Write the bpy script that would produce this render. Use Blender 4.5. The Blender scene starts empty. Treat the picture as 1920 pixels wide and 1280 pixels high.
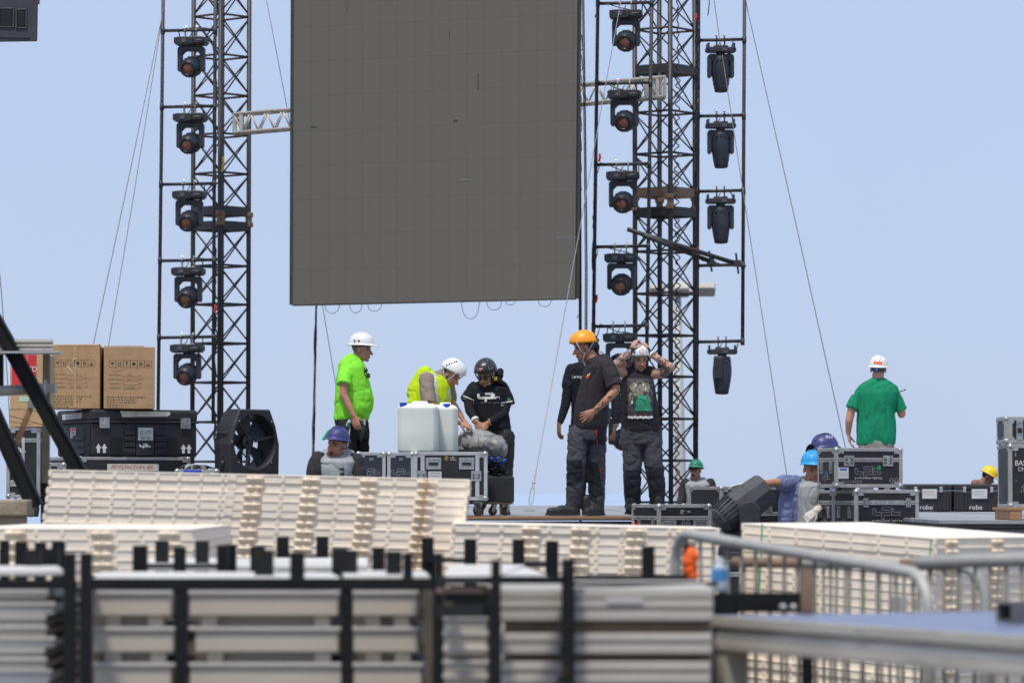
import bpy, bmesh, math, random
from mathutils import Vector, Matrix, Euler, noise
from mathutils.bvhtree import BVHTree
import numpy as np

random.seed(7)
R = math.radians
scene = bpy.context.scene
COL = scene.collection

# ------------------------------------------------------------------ camera
FPX, CX, CY, CAMZ, HORIZON = 7200.0, 960.0, 640.0, 1.225, 924.0
PITCH = math.atan((HORIZON - CY) / FPX)
cam_d = bpy.data.cameras.new('camera')
cam = bpy.data.objects.new('camera', cam_d)
COL.objects.link(cam)
cam.location = (0, 0, CAMZ)
cam.rotation_euler = (R(90) + PITCH, 0, 0)
cam_d.lens = 135
cam_d.sensor_width = 36
cam_d.clip_start = 0.5
cam_d.clip_end = 60000
cam_d.dof.use_dof = True
cam_d.dof.focus_distance = 38.5
cam_d.dof.aperture_fstop = 4.5
cam_d.dof.aperture_blades = 9
scene.camera = cam

# ------------------------------------------------------------------ sky, sun, exposure
SUN_EL, SUN_AZ = R(66), R(205)
world = bpy.data.worlds.new('World')
scene.world = world
world.use_nodes = True
nt = world.node_tree
nt.nodes.clear()
wo = nt.nodes.new('ShaderNodeOutputWorld')
bg = nt.nodes.new('ShaderNodeBackground')
sky = nt.nodes.new('ShaderNodeTexSky')
sky.sky_type = 'NISHITA'
sky.sun_disc = False
sky.sun_elevation = SUN_EL
sky.sun_rotation = SUN_AZ
sky.air_density = 1.0
sky.dust_density = 0.6
sky.ozone_density = 3.0
tint = nt.nodes.new('ShaderNodeMixRGB')
tint.blend_type = 'MULTIPLY'
tint.inputs[0].default_value = 1.0
tint.inputs[2].default_value = (0.86, 0.93, 1.12, 1)
nt.links.new(sky.outputs[0], tint.inputs[1])
haze_mix = nt.nodes.new('ShaderNodeMixRGB')      # thin bright summer overcast over the clear sky
haze_mix.inputs[0].default_value = 0.82
haze_mix.inputs[2].default_value = (6.15, 7.4, 10.1, 1)
hz_c = nt.nodes.new('ShaderNodeTexCoord')
hz_n = nt.nodes.new('ShaderNodeTexNoise')           # faint unevenness of the high haze
hz_n.inputs['Scale'].default_value = 9.0
hz_n.inputs['Detail'].default_value = 5.0
hz_r = nt.nodes.new('ShaderNodeMapRange')
hz_r.inputs[1].default_value, hz_r.inputs[2].default_value = 0.3, 0.7
hz_r.inputs[3].default_value, hz_r.inputs[4].default_value = 0.77, 0.87
nt.links.new(hz_c.outputs['Generated'], hz_n.inputs['Vector'])
nt.links.new(hz_n.outputs[0], hz_r.inputs[0])
nt.links.new(hz_r.outputs[0], haze_mix.inputs[0])
nt.links.new(tint.outputs[0], haze_mix.inputs[1])
nt.links.new(haze_mix.outputs[0], bg.inputs[0])
nt.links.new(bg.outputs[0], wo.inputs[0])
bg.inputs[1].default_value = 0.09
sun_d = bpy.data.lights.new('sun', 'SUN')
sun = bpy.data.objects.new('sun', sun_d)
COL.objects.link(sun)
sun_d.energy = 3.1
sun_d.angle = R(7.0)
sun_d.color = (1.0, 0.93, 0.82)
sv = Vector((math.sin(SUN_AZ) * math.cos(SUN_EL), math.cos(SUN_AZ) * math.cos(SUN_EL), math.sin(SUN_EL)))
sun.rotation_euler = (-sv).to_track_quat('-Z', 'Y').to_euler()
scene.view_settings.view_transform = 'Standard'
scene.view_settings.look = 'None'
scene.view_settings.exposure = 0.0
scene.view_settings.gamma = 1.0

# ------------------------------------------------------------------ helpers
CP, SP = math.cos(PITCH), math.sin(PITCH)


def P(px, py, Y):
    """the world point at distance Y that the photograph shows at (px, py)"""
    u, v = (px - CX) / FPX, (CY - py) / FPX
    t = Y / (CP - SP * v)
    return Vector((u * t, Y, CAMZ + (SP + CP * v) * t))


def S(Y):
    return FPX / Y


def XZ(px, Y, z):
    return Vector(((px - CX) / FPX * Y * (1.0 / 1.0), Y, z))


def tag(o, label=None, cat=None, group=None, kind=None):
    if label:
        o['label'] = label
        n_ = len(label.split())
        if not 4 <= n_ <= 16: print('LABELLEN', n_, label)
    if cat: o['category'] = cat
    if group: o['group'] = group
    if kind: o['kind'] = kind
    return o


def thing(name, label, cat, loc=(0, 0, 0), rz=0.0, group=None, ry=0.0):
    o = bpy.data.objects.new(name, None)
    COL.objects.link(o)
    o.location = loc
    o.rotation_euler = (0, ry, rz)
    o.empty_display_size = 0.1
    return tag(o, label, cat, group)


def root_matrix(o):
    while o.parent is not None:
        o = o.parent
    return Matrix.LocRotScale(o.location, o.rotation_euler, None)


def copy_tree(o, parent=None):
    c = o.copy()
    COL.objects.link(c)
    c.parent = parent
    for ch in list(o.children):
        copy_tree(ch, c)
    return c


def basis(d, hint=Vector((0, 0, 1))):
    d = d.normalized()
    if abs(d.dot(hint)) > 0.98:
        hint = Vector((1, 0, 0)) if abs(d.x) < 0.9 else Vector((0, 1, 0))
    s = d.cross(hint).normalized()
    return d, s, s.cross(d).normalized()


class MB:
    """collects shapes; build() links them as one mesh object"""
    def __init__(self):
        self.bm = bmesh.new()

    def ring_loft(self, rings, cap=True):
        bm = self.bm
        vs = [[bm.verts.new(p) for p in r] for r in rings]
        n = len(rings[0])
        for a, b in zip(vs, vs[1:]):
            for i in range(n):
                j = (i + 1) % n
                bm.faces.new((a[i], a[j], b[j], b[i]))
        if cap:
            bm.faces.new(list(reversed(vs[0])))
            bm.faces.new(vs[-1])
        return self

    def box(self, c, s, m=None):
        c = Vector(c)
        x, y, z = s[0] / 2, s[1] / 2, s[2] / 2
        pts = [Vector(p) for p in ((-x, -y, -z), (x, -y, -z), (x, y, -z), (-x, y, -z),
                                   (-x, -y, z), (x, -y, z), (x, y, z), (-x, y, z))]
        if m is not None:
            pts = [m @ p for p in pts]
        v = [self.bm.verts.new(c + p) for p in pts]
        for f in ((3, 2, 1, 0), (4, 5, 6, 7), (0, 1, 5, 4), (1, 2, 6, 5), (2, 3, 7, 6), (3, 0, 4, 7)):
            self.bm.faces.new([v[i] for i in f])
        return self

    def hexa(self, pts):
        v = [self.bm.verts.new(p) for p in pts]
        for f in ((3, 2, 1, 0), (4, 5, 6, 7), (0, 1, 5, 4), (1, 2, 6, 5), (2, 3, 7, 6), (3, 0, 4, 7)):
            self.bm.faces.new([v[i] for i in f])
        return self

    def bar(self, p, q, w, h, up=Vector((0, 0, 1))):
        p, q = Vector(p), Vector(q)
        d, s, u = basis(q - p, up)
        a, b = s * w / 2, u * h / 2
        return self.hexa([p - a - b, p + a - b, q + a - b, q - a - b, p - a + b, p + a + b, q + a + b, q - a + b])

    def tube(self, pts, r, n=8, r2=None):
        pts = [Vector(p) for p in pts]
        if len(pts) < 2: return self
        rings = []
        prev = None
        for i, p in enumerate(pts):
            t = (pts[min(i + 1, len(pts) - 1)] - pts[max(i - 1, 0)])
            if t.length < 1e-9: t = Vector((0, 0, 1))
            t.normalize()
            if prev is None:
                s = basis(t)[1]
                u = t.cross(s)
            else:
                s = prev - t * prev.dot(t)
                s = s.normalized() if s.length > 1e-6 else basis(t)[1]
                u = t.cross(s)
            prev = s
            rr = r if r2 is None else r + (r2 - r) * i / (len(pts) - 1)
            rings.append([p + (s * math.cos(k * 2 * math.pi / n) + u * math.sin(k * 2 * math.pi / n)) * rr for k in range(n)])
        return self.ring_loft(rings)

    def ball(self, c, rad, m=None, n=14, k=9):
        c = Vector(c)
        rx, ry, rz = (rad, rad, rad) if isinstance(rad, (int, float)) else rad
        bm = self.bm
        rows = []
        for i in range(1, k):
            a = math.pi * i / k
            row = []
            for j in range(n):
                b = 2 * math.pi * j / n
                p = Vector((rx * math.sin(a) * math.cos(b), ry * math.sin(a) * math.sin(b), rz * math.cos(a)))
                row.append(bm.verts.new(c + (m @ p if m is not None else p)))
            rows.append(row)
        t = Vector((0, 0, rz)); 
        top = bm.verts.new(c + (m @ t if m is not None else t))
        bot = bm.verts.new(c - (m @ t if m is not None else t))
        for j in range(n):
            q = (j + 1) % n
            bm.faces.new((top, rows[0][j], rows[0][q]))
            bm.faces.new((bot, rows[-1][q], rows[-1][j]))
            for a, b in zip(rows, rows[1:]):
                bm.faces.new((a[j], b[j], b[q], a[q]))
        return self

    def cap(self, p, q, r1, r2, n=12):
        """tapered capsule"""
        p, q = Vector(p), Vector(q)
        d = q - p
        L = d.length
        if L < 1e-6:
            return self.ball(p, r1)
        d, s, u = basis(d)
        rings = []
        for a in (80, 55, 30, 0):
            rings.append((p - d * r1 * math.sin(R(a)), r1 * math.cos(R(a))))
        for a in (0, 30, 55, 80):
            rings.append((q + d * r2 * math.sin(R(a)), r2 * math.cos(R(a))))
        return self.ring_loft([[c + (s * math.cos(k * 2 * math.pi / n) + u * math.sin(k * 2 * math.pi / n)) * rr for k in range(n)] for c, rr in rings])

    def chain(self, pts, n=12):
        for (p, r1), (q, r2) in zip(pts, pts[1:]):
            self.cap(p, q, r1, r2, n)
        return self

    def lathe(self, prof, c=(0, 0, 0), axis=Vector((0, 0, 1)), n=24, cap=True):
        """prof: list of (distance along axis, radius)"""
        c = Vector(c)
        d, s, u = basis(Vector(axis))
        return self.ring_loft([[c + d * h + (s * math.cos(k * 2 * math.pi / n) + u * math.sin(k * 2 * math.pi / n)) * max(r, 1e-4) for k in range(n)] for h, r in prof], cap)

    def prism(self, poly, y0, y1, f=None):
        """polygon in (x, z) extruded from y0 to y1"""
        f = f or (lambda x, y, z: Vector((x, y, z)))
        a = [self.bm.verts.new(f(x, y0, z)) for x, z in poly]
        b = [self.bm.verts.new(f(x, y1, z)) for x, z in poly]
        n = len(poly)
        self.bm.faces.new(a)
        self.bm.faces.new(list(reversed(b)))
        for i in range(n):
            j = (i + 1) % n
            self.bm.faces.new((a[j], a[i], b[i], b[j]))
        return self

    def build(self, name, mat, parent=None, local=False, smooth=False, bevel=0.0):
        me = bpy.data.meshes.new(name)
        bmesh.ops.recalc_face_normals(self.bm, faces=self.bm.faces[:])
        if parent is not None and not local:
            self.bm.transform(root_matrix(parent).inverted())
        self.bm.to_mesh(me)
        self.bm.free()
        me.materials.append(mat)
        o = bpy.data.objects.new(name, me)
        COL.objects.link(o)
        if parent is not None:
            o.parent = parent
        if smooth:
            if smooth is True:
                for p in me.polygons:
                    p.use_smooth = len(p.vertices) <= 4
            if smooth == 'auto':
                me.shade_smooth()
                m = o.modifiers.new('w', 'EDGE_SPLIT')
                m.split_angle = R(38)
        if bevel:
            m = o.modifiers.new('b', 'BEVEL')
            m.width = bevel
            m.segments = 2
            m.limit_method = 'ANGLE'
            m.angle_limit = R(40)
        return o


def fuse(mb, name, mat, parent, voxel=0.006, it=3, disp=None, paint=None, default=(1, 1, 1)):
    """one continuous skin round the shapes in mb (world coordinates)"""
    bm = mb.bm
    bmesh.ops.recalc_face_normals(bm, faces=bm.faces[:])
    me = bpy.data.meshes.new('t')
    bm.to_mesh(me)
    bm.free()
    o = bpy.data.objects.new(name, me)
    COL.objects.link(o)
    m = o.modifiers.new('r', 'REMESH')
    m.mode = 'VOXEL'
    m.voxel_size = voxel
    if it:
        s = o.modifiers.new('s', 'SMOOTH')
        s.factor = 0.5
        s.iterations = it
    dg = bpy.context.evaluated_depsgraph_get()
    new = bpy.data.meshes.new_from_object(o.evaluated_get(dg))
    o.modifiers.clear()
    o.data = new
    bpy.data.meshes.remove(me)
    new.name = name
    new.materials.clear()
    new.materials.append(mat)
    new.shade_smooth()
    inv = root_matrix(parent).inverted()
    if disp or paint:
        nor = [v.normal.copy() for v in new.vertices]
        if paint:
            att = new.attributes.new('paint', 'FLOAT_COLOR', 'POINT')
            buf = np.ones((len(new.vertices), 4), dtype=np.float32)
            for i, v in enumerate(new.vertices):
                c = paint(v.co)
                buf[i, :3] = c if c is not None else default
            att.data.foreach_set('color', buf.ravel())
        if disp:
            for v, nn in zip(new.vertices, nor):
                v.co += nn * disp(v.co, nn)
    o['_bv'] = 0
    bvs[o.name] = BVHTree.FromPolygons([v.co.copy() for v in new.vertices], [list(p.vertices) for p in new.polygons])
    del o['_bv']
    new.transform(inv)
    o.parent = parent
    return o


bvs = {}

# ------------------------------------------------------------------ materials
MATS = {}


def mat(name, col, rough=0.5, metal=0.0, var=0.12, scale=6.0, bump=0.0, bscale=60.0, spots=None, spot_amt=0.5, spot_scale=9.0,
        stretch=(1, 1, 1), paint=False, spec=0.5, trans=0.0, sss=0.0, coat=0.0, spot_lo=0.55):
    if name in MATS: return MATS[name]
    m = bpy.data.materials.new(name)
    m.use_nodes = True
    t = m.node_tree
    b = t.nodes['Principled BSDF']
    L = t.links.new
    tc = t.nodes.new('ShaderNodeTexCoord')
    mp = t.nodes.new('ShaderNodeMapping')
    mp.inputs['Scale'].default_value = stretch
    L(tc.outputs['Object'], mp.inputs[0])
    n1 = t.nodes.new('ShaderNodeTexNoise')
    n1.inputs['Scale'].default_value = scale
    n1.inputs['Detail'].default_value = 6
    n1.inputs['Roughness'].default_value = 0.65
    L(mp.outputs[0], n1.inputs['Vector'])
    mr = t.nodes.new('ShaderNodeMapRange')
    mr.inputs[1].default_value = 0.3
    mr.inputs[2].default_value = 0.7
    mr.inputs[3].default_value = 1 - var
    mr.inputs[4].default_value = 1 + var
    L(n1.outputs[0], mr.inputs[0])
    mul = t.nodes.new('ShaderNodeVectorMath')
    mul.operation = 'SCALE'
    if paint:
        at = t.nodes.new('ShaderNodeAttribute')
        at.attribute_name = 'paint'
        L(at.outputs['Color'], mul.inputs[0])
    else:
        rgb = t.nodes.new('ShaderNodeRGB')
        rgb.outputs[0].default_value = (*col, 1)
        L(rgb.outputs[0], mul.inputs[0])
    L(mr.outputs[0], mul.inputs['Scale'])
    out = mul.outputs[0]
    if spots:
        n2 = t.nodes.new('ShaderNodeTexNoise')
        n2.inputs['Scale'].default_value = spot_scale
        n2.inputs['Detail'].default_value = 8
        n2.inputs['Roughness'].default_value = 0.7
        L(mp.outputs[0], n2.inputs['Vector'])
        r2 = t.nodes.new('ShaderNodeMapRange')
        r2.inputs[1].default_value = spot_lo
        r2.inputs[2].default_value = spot_lo + 0.14
        r2.inputs[3].default_value = 0
        r2.inputs[4].default_value = spot_amt
        L(n2.outputs[0], r2.inputs[0])
        mx = t.nodes.new('ShaderNodeMixRGB')
        mx.inputs[2].default_value = (*spots, 1)
        L(r2.outputs[0], mx.inputs[0])
        L(out, mx.inputs[1])
        out = mx.outputs[0]
    L(out, b.inputs['Base Color'])
    rr = t.nodes.new('ShaderNodeMapRange')
    rr.inputs[1].default_value = 0.3
    rr.inputs[2].default_value = 0.7
    rr.inputs[3].default_value = max(0.03, rough - 0.1)
    rr.inputs[4].default_value = min(1, rough + 0.1)
    L(n1.outputs[0], rr.inputs[0])
    L(rr.outputs[0], b.inputs['Roughness'])
    b.inputs['Metallic'].default_value = metal
    b.inputs['Specular IOR Level'].default_value = spec
    if trans:
        b.inputs['Transmission Weight'].default_value = trans
    if sss:
        b.inputs['Subsurface Weight'].default_value = sss
        b.inputs['Subsurface Radius'].default_value = (0.02, 0.008, 0.004) if paint else (0.05, 0.05, 0.05)
        b.inputs['Subsurface Scale'].default_value = 1.0
    if coat:
        b.inputs['Coat Weight'].default_value = coat
    if bump:
        n3 = t.nodes.new('ShaderNodeTexNoise')
        n3.inputs['Scale'].default_value = bscale
        n3.inputs['Detail'].default_value = 5
        L(mp.outputs[0], n3.inputs['Vector'])
        bp = t.nodes.new('ShaderNodeBump')
        bp.inputs['Strength'].default_value = bump
        bp.inputs['Distance'].default_value = 0.01
        L(n3.outputs[0], bp.inputs['Height'])
        L(bp.outputs[0], b.inputs['Normal'])
    MATS[name] = m
    return m


M_BLACK = mat('black_steel', (0.010, 0.010, 0.0105), 0.6, 0.0, 0.3, 5, 0.15, 40, (0.12, 0.05, 0.025), 0.75, 4.5, spot_lo=0.62, spec=.25)
M_TUBE = mat('dark_tube', (0.038, 0.036, 0.037), 0.5, 0.0, 0.3, 3, spots=(0.12, 0.075, 0.05), spot_amt=0.6, spot_scale=2.2, spot_lo=0.58)
M_RUST = mat('rusty_plate', (0.26, 0.17, 0.115), 0.7, 0.0, 0.3, 9, 0.2, 60, (0.05, 0.03, 0.02), 0.8, 8)
M_TRUSSW = mat('truss_aluminium', (0.62, 0.57, 0.50), 0.45, 0.35, 0.15, 5, spots=(0.3, 0.23, 0.17), spot_amt=0.6, spot_scale=7)
M_ALU = mat('aluminium', (0.60, 0.60, 0.59), 0.42, 0.55, 0.12, 4, spots=(0.32, 0.29, 0.25), spot_amt=0.5, spot_scale=5, stretch=(0.5, 1, 3))
M_ALUB = mat('worn_aluminium', (0.50, 0.465, 0.41), 0.6, 0.08, 0.16, 3.2, 0.08, 40, (0.24, 0.20, 0.16), 0.55, 4.5, stretch=(0.6, 1, 4))
M_BARS = mat('shaded_brown_bar', (0.17, 0.155, 0.13), 0.6, 0.1, 0.25, 9)  # brownish galvanised bars, their shade put into a darker colour
M_GALV = mat('galvanised_tube', (0.43, 0.42, 0.385), 0.5, 0.15, 0.16, 7, spots=(0.22, 0.15, 0.11), spot_amt=0.7, spot_scale=5, spot_lo=0.6)
M_CHROME = mat('bright_steel', (0.50, 0.50, 0.48), 0.35, 0.75, 0.3, 30)
M_TRIM = mat('case_trim', (0.40, 0.395, 0.375), 0.5, 0.3, 0.2, 6, spots=(.22, .2, .18), spot_amt=.5, spot_scale=9)
M_CASTBLK = mat('fixture_black', (0.028, 0.03, 0.036), 0.5, 0.0, 0.25, 12, 0.1, 120)
M_PLBLK = mat('moulded_black', (0.02, 0.02, 0.023), 0.55, 0, 0.3, 7, 0.25, 160, (0.11, 0.085, 0.06), 0.4, 5, spot_lo=0.6)
M_LAM = mat('black_laminate', (0.018, 0.018, 0.020), 0.45, 0, 0.4, 5, 0.05, 160, (0.13, 0.125, 0.12), 0.5, 13, spot_lo=0.62)
M_LAMB = mat('blue_black_laminate', (0.026, 0.031, 0.045), 0.45, 0, 0.25, 6, 0.05, 160, (0.12, 0.12, 0.12), 0.3, 26, spot_lo=0.64)
M_WPAINT = mat('white_print', (0.72, 0.71, 0.69), 0.6, 0, 0.2, 40)
M_GPAINT = mat('grey_print', (0.24, 0.24, 0.25), 0.6, 0, 0.2, 40)
M_INK = mat('black_ink', (0.035, 0.027, 0.022), 0.7, 0, 0.3, 40)
M_INK2 = mat('faded_ink', (0.16, 0.105, 0.06), 0.7, 0, 0.3, 40)
M_IVORYR = mat('ivory_rib', (0.88, 0.78, 0.64), 0.55, 0, 0.10, 8, 0.1, 30, (0.58, 0.38, 0.18), 0.55, 10, spot_lo=0.56)
M_PAPER = mat('paper_label', (0.56, 0.56, 0.545), 0.7, 0, 0.12, 14, spots=(0.4, 0.38, 0.34), spot_amt=0.4, spot_scale=12)
M_TAPE = mat('masking_tape', (0.66, 0.64, 0.52), 0.6, 0, 0.2, 14, spots=(0.3, 0.4, 0.3), spot_amt=0.35, spot_scale=11)
M_CARD = mat('cardboard', (0.47, 0.29, 0.15), 0.85, 0, 0.14, 3, 0.25, 9, (0.30, 0.165, 0.075), 0.55, 3.4, stretch=(1, 1, 2.5), spot_lo=.52)
M_CARDL = mat('cardboard_pale', (0.55, 0.36, 0.18), 0.85, 0, 0.10, 3, 0.1, 30, (0.3, 0.17, 0.08), 0.45, 3.5)
M_REDP = mat('red_print', (0.62, 0.035, 0.045), 0.6, 0, 0.1, 8)
M_IVORY = mat('ivory_plastic', (0.90, 0.80, 0.665), 0.5, 0, 0.06, 5, 0.08, 30, (0.66, 0.50, 0.30), 0.45, 5.5, sss=0.0, spot_lo=0.56)
M_IVORYD = mat('ivory_stained', (0.85, 0.73, 0.565), 0.55, 0, 0.12, 8, 0.1, 30, (0.48, 0.27, 0.10), 0.85, 11, spot_lo=0.52)
M_WOOD = mat('raw_wood', (0.36, 0.19, 0.09), 0.75, 0, 0.25, 5, 0.2, 30, stretch=(0.6, 3, 6))
M_CONC = mat('concrete', (0.33, 0.26, 0.18), 0.9, 0, 0.2, 8, 0.4, 40, (0.5, 0.47, 0.42), 0.7, 3)
M_SCREEN_EDGE = mat('screen_frame', (0.05, 0.048, 0.043), 0.6)
M_CABLE = mat('rubber_cable', (0.014, 0.014, 0.016), 0.5, 0, 0.2, 8)
M_CABLEG = mat('grey_cable', (0.2, 0.2, 0.2), 0.5, 0, 0.2, 8)
M_CABLEW = mat('white_cable', (0.6, 0.6, 0.6), 0.5, 0, 0.2, 8)
M_WIRE = mat('steel_wire', (0.16, 0.16, 0.17), 0.45, 0.5, 0.2, 4)
M_BLUEP = mat('blue_plastic', (0.015, 0.07, 0.5), 0.4, 0, 0.1, 8)
M_REDPL = mat('red_plastic', (0.7, 0.015, 0.02), 0.4, 0, 0.1, 8)
M_ORANGEP = mat('orange_fabric', (0.95, 0.13, 0.01), 0.7, 0, 0.15, 9, 0.3, 20)
M_YELTAPE = mat('yellow_tape', (0.75, 0.5, 0.03), 0.5, 0, 0.2, 8)
M_RUBBER = mat('tyre_rubber', (0.02, 0.018, 0.017), 0.7, 0, 0.3, 20)
M_BROWNW = mat('caster_wheel', (0.10, 0.062, 0.04), 0.6, 0, 0.3, 20)


def text_mesh(s, size=1.0, spacing=1.0):
    cu = bpy.data.curves.new('t', 'FONT')
    cu.body = s
    cu.size = size
    cu.align_x = 'CENTER'
    cu.align_y = 'CENTER'
    cu.space_character = spacing
    cu.resolution_u = 3
    o = bpy.data.objects.new('t', cu)
    COL.objects.link(o)
    dg = bpy.context.evaluated_depsgraph_get()
    me = bpy.data.meshes.new_from_object(o.evaluated_get(dg))
    bpy.data.objects.remove(o)
    bpy.data.curves.remove(cu)
    vs = [(v.co.x, v.co.y) for v in me.vertices]
    fs = [list(p.vertices) for p in me.polygons]
    bpy.data.meshes.remove(me)
    return vs, fs


class Flat:
    """flat marks in a 2-D frame, later mapped on to a surface"""
    def __init__(self):
        self.v, self.f = [], []

    def poly(self, pts):
        b = len(self.v)
        self.v += list(pts)
        self.f.append(list(range(b, b + len(pts))))
        return self

    def rect(self, x0, y0, x1, y1, nx=1, ny=1):
        for i in range(nx):
            for j in range(ny):
                a, b = x0 + (x1 - x0) * i / nx, x0 + (x1 - x0) * (i + 1) / nx
                c, d = y0 + (y1 - y0) * j / ny, y0 + (y1 - y0) * (j + 1) / ny
                self.poly([(a, c), (b, c), (b, d), (a, d)])
        return self

    def disc(self, x, y, r, n=20, ry=None):
        ry = ry or r
        return self.poly([(x + r * math.cos(2 * math.pi * k / n), y + ry * math.sin(2 * math.pi * k / n)) for k in range(n)])

    def text(self, s, x, y, size, sx=1.0, spacing=1.0):
        vs, fs = text_mesh(s, size, spacing)
        b = len(self.v)
        self.v += [(x + a * sx, y + c) for a, c in vs]
        self.f += [[i + b for i in f] for f in fs]
        return self

    def line(self, pts, w, closed=False):
        """mitred stroke"""
        n = len(pts)
        L, Rr = [], []
        V2 = [Vector((p[0], p[1])) for p in pts]
        for i in range(n):
            if closed:
                a, b = V2[i - 1], V2[(i + 1) % n]
            else:
                a, b = V2[max(i - 1, 0)], V2[min(i + 1, n - 1)]
            p = V2[i]
            d1 = (p - a).normalized() if (p - a).length > 1e-9 else (b - p).normalized()
            d2 = (b - p).normalized() if (b - p).length > 1e-9 else d1
            m = d1 + d2
            m = m.normalized() if m.length > 1e-6 else d1
            nn = Vector((-m.y, m.x))
            k = w / 2 / max(0.4, nn.dot(Vector((-d1.y, d1.x))))
            L.append(p + nn * k)
            Rr.append(p - nn * k)
        rng = range(n if closed else n - 1)
        for i in rng:
            j = (i + 1) % n
            self.poly([tuple(Rr[i]), tuple(Rr[j]), tuple(L[j]), tuple(L[i])])
        return self

    def logo(self, x, y, s, w, outline=None):
        """the three linked letters: L, P with a tail, L"""
        k = s / 3.1
        def T(q): return [(x + (a - 1.55) * k, y + b * k * 0.95) for a, b in q]
        strokes = [[(0.0, 0.62), (0.0, 0.12), (0.14, 0.0), (0.92, 0.0)],
                   [(1.06, -0.62), (1.06, 0.0), (1.95, 0.0), (1.95, 0.62), (0.95, 0.62)],
                   [(2.2, 0.62), (2.2, 0.12), (2.34, 0.0), (3.1, 0.0)]]
        for q in strokes:
            q = T(q)
            if outline:
                for sgn in (1, -1):
                    o = Flat(); o.line(q, w)
                self.line(self._off(q, w / 2), outline)
                self.line(self._off(q, -w / 2), outline)
                self.line([self._off(q, w / 2)[0], self._off(q, -w / 2)[0]], outline)
                self.line([self._off(q, w / 2)[-1], self._off(q, -w / 2)[-1]], outline)
            else:
                self.line(q, w)
        return self

    def _off(self, pts, d):
        n = len(pts)
        out = []
        V2 = [Vector(p) for p in pts]
        for i in range(n):
            a, b, p = V2[max(i - 1, 0)], V2[min(i + 1, n - 1)], V2[i]
            d1 = (p - a).normalized() if i > 0 else (b - p).normalized()
            d2 = (b - p).normalized() if i < n - 1 else d1
            m = (d1 + d2).normalized()
            nn = Vector((-m.y, m.x))
            out.append(tuple(p + nn * d / max(0.4, nn.dot(Vector((-d1.y, d1.x))))))
        return out

    def build(self, name, mt, parent, f, local=True, flip=False):
        """f maps (a, b) to a 3-D point"""
        me = bpy.data.meshes.new(name)
        pts = [f(a, b) for a, b in self.v]
        if not local:
            inv = root_matrix(parent).inverted()
            pts = [inv @ p for p in pts]
        me.from_pydata(pts, [], self.f)
        me.materials.append(mt)
        o = bpy.data.objects.new(name, me)
        COL.objects.link(o)
        o.parent = parent
        return o


def onto(obj, Y0, off=0.004):
    """maps photograph positions on to the surface of obj, from the front"""
    bv = bvs[obj.name]
    eye = Vector((0, 0, CAMZ))
    def f(px, py):
        a = P(px, py, Y0)
        d = (a - eye).normalized()
        hit = bv.ray_cast(a - d * 3, d)
        if hit[0] is None:
            near = bv.find_nearest(a)
            return near[0] - d * off
        return hit[0] - d * off
    return f


def front(y, x0=0.0, z0=0.0):
    return lambda a, b: Vector((x0 + a, y, z0 + b))


def sag(p, q, drop, n=14):
    p, q = Vector(p), Vector(q)
    return [p.lerp(q, i / n) - Vector((0, 0, drop * 4 * (i / n) * (1 - i / n))) for i in range(n + 1)]


def folds(a, fx=10, fz=16, seed=0.0):
    def fn(co, n):
        q = Vector((co.x * fx + seed, co.y * fx, co.z * fz))
        w = noise.noise(q * .5) * 1.2
        r = 1 - 2 * abs(noise.noise(q + Vector((w, w, w))))
        r2 = 1 - 2 * abs(noise.noise(q * 2.1 + Vector((3, 1, w))))
        n3 = noise.noise(Vector((q.x * .9 + q.z * .35 + 7.1 + w * .4, q.y * .9, q.z * .55 - q.x * .4)))
        crease = max(0.0, 1 - 6.5 * abs(n3))
        return a * (r * .55 + .25 * r2 - .95 * crease)
    return fn
# ================================================================== the setting
def sheet(name, z, pts, m, kind='structure'):
    me = bpy.data.meshes.new(name)
    me.from_pydata([Vector((x, y, z)) for x, y in pts], [], [list(range(len(pts)))])
    me.materials.append(m)
    o = bpy.data.objects.new(name, me)
    COL.objects.link(o)
    o['kind'] = kind
    return o


M_GROUND = mat('ground_asphalt', (0.13, 0.12, 0.11), 0.9, 0, 0.25, 0.8, 0.4, 30)
g = MB()
for (y0, z0), (y1, z1) in zip(((-60, 0), (150, 0), (175, -3.5)), ((150, 0), (175, -3.5), (40000, -60))):
    v = [g.bm.verts.new(p) for p in ((-20000, y0, z0), (20000, y0, z0), (20000, y1, z1), (-20000, y1, z1))]
    g.bm.faces.new(v)
tag(g.build('ground', M_GROUND), kind='structure')
msea = mat('sea_water', (0.36, 0.46, 0.60), 0.7, 0, 0.25, 0.02, 0.7, 0.05, stretch=(0.25, 1, 1), spec=0.5)
sheet('sea', -2.2, [(-20000, 168), (20000, 168), (20000, 39000), (-20000, 39000)], msea)

# stage deck: many panels side by side, plywood lip and dark skirt in front
DECK = 1.0
X0, X1, Y0, Y1 = -4.55, 9.2, 37.6, 55.6
st = thing('stage_deck', 'low grey stage floor of many panels with a plywood lip and dark skirt', 'stage', ((X0 + X1) / 2, Y0, 0))
M_DECK = mat('deck_panel', (0.30, 0.31, 0.32), 0.6, 0, 0.3, 1.3, 0.1, 40, (0.13, 0.12, 0.11), 0.6, 1.6)
ny = 9
nx = 7
for i in range(nx):
    for j in range(ny):
        xa, xb = X0 + (X1 - X0) * i / nx + .004, X0 + (X1 - X0) * (i + 1) / nx - .004
        ya, yb = Y0 + (Y1 - Y0) * j / ny + .004, Y0 + (Y1 - Y0) * (j + 1) / ny - .004
        MB().box(((xa + xb) / 2, (ya + yb) / 2, DECK - .02 - 0.003 * ((i * 5 + j * 3) % 3)), (xb - xa, yb - ya, .04)).build('deck_panel', M_DECK, st)
MB().box(((X0 + X1) / 2, Y0 - .012, DECK - .013), (X1 - X0, .02, .026)).build('plywood_lip', M_WOOD, st)
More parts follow.
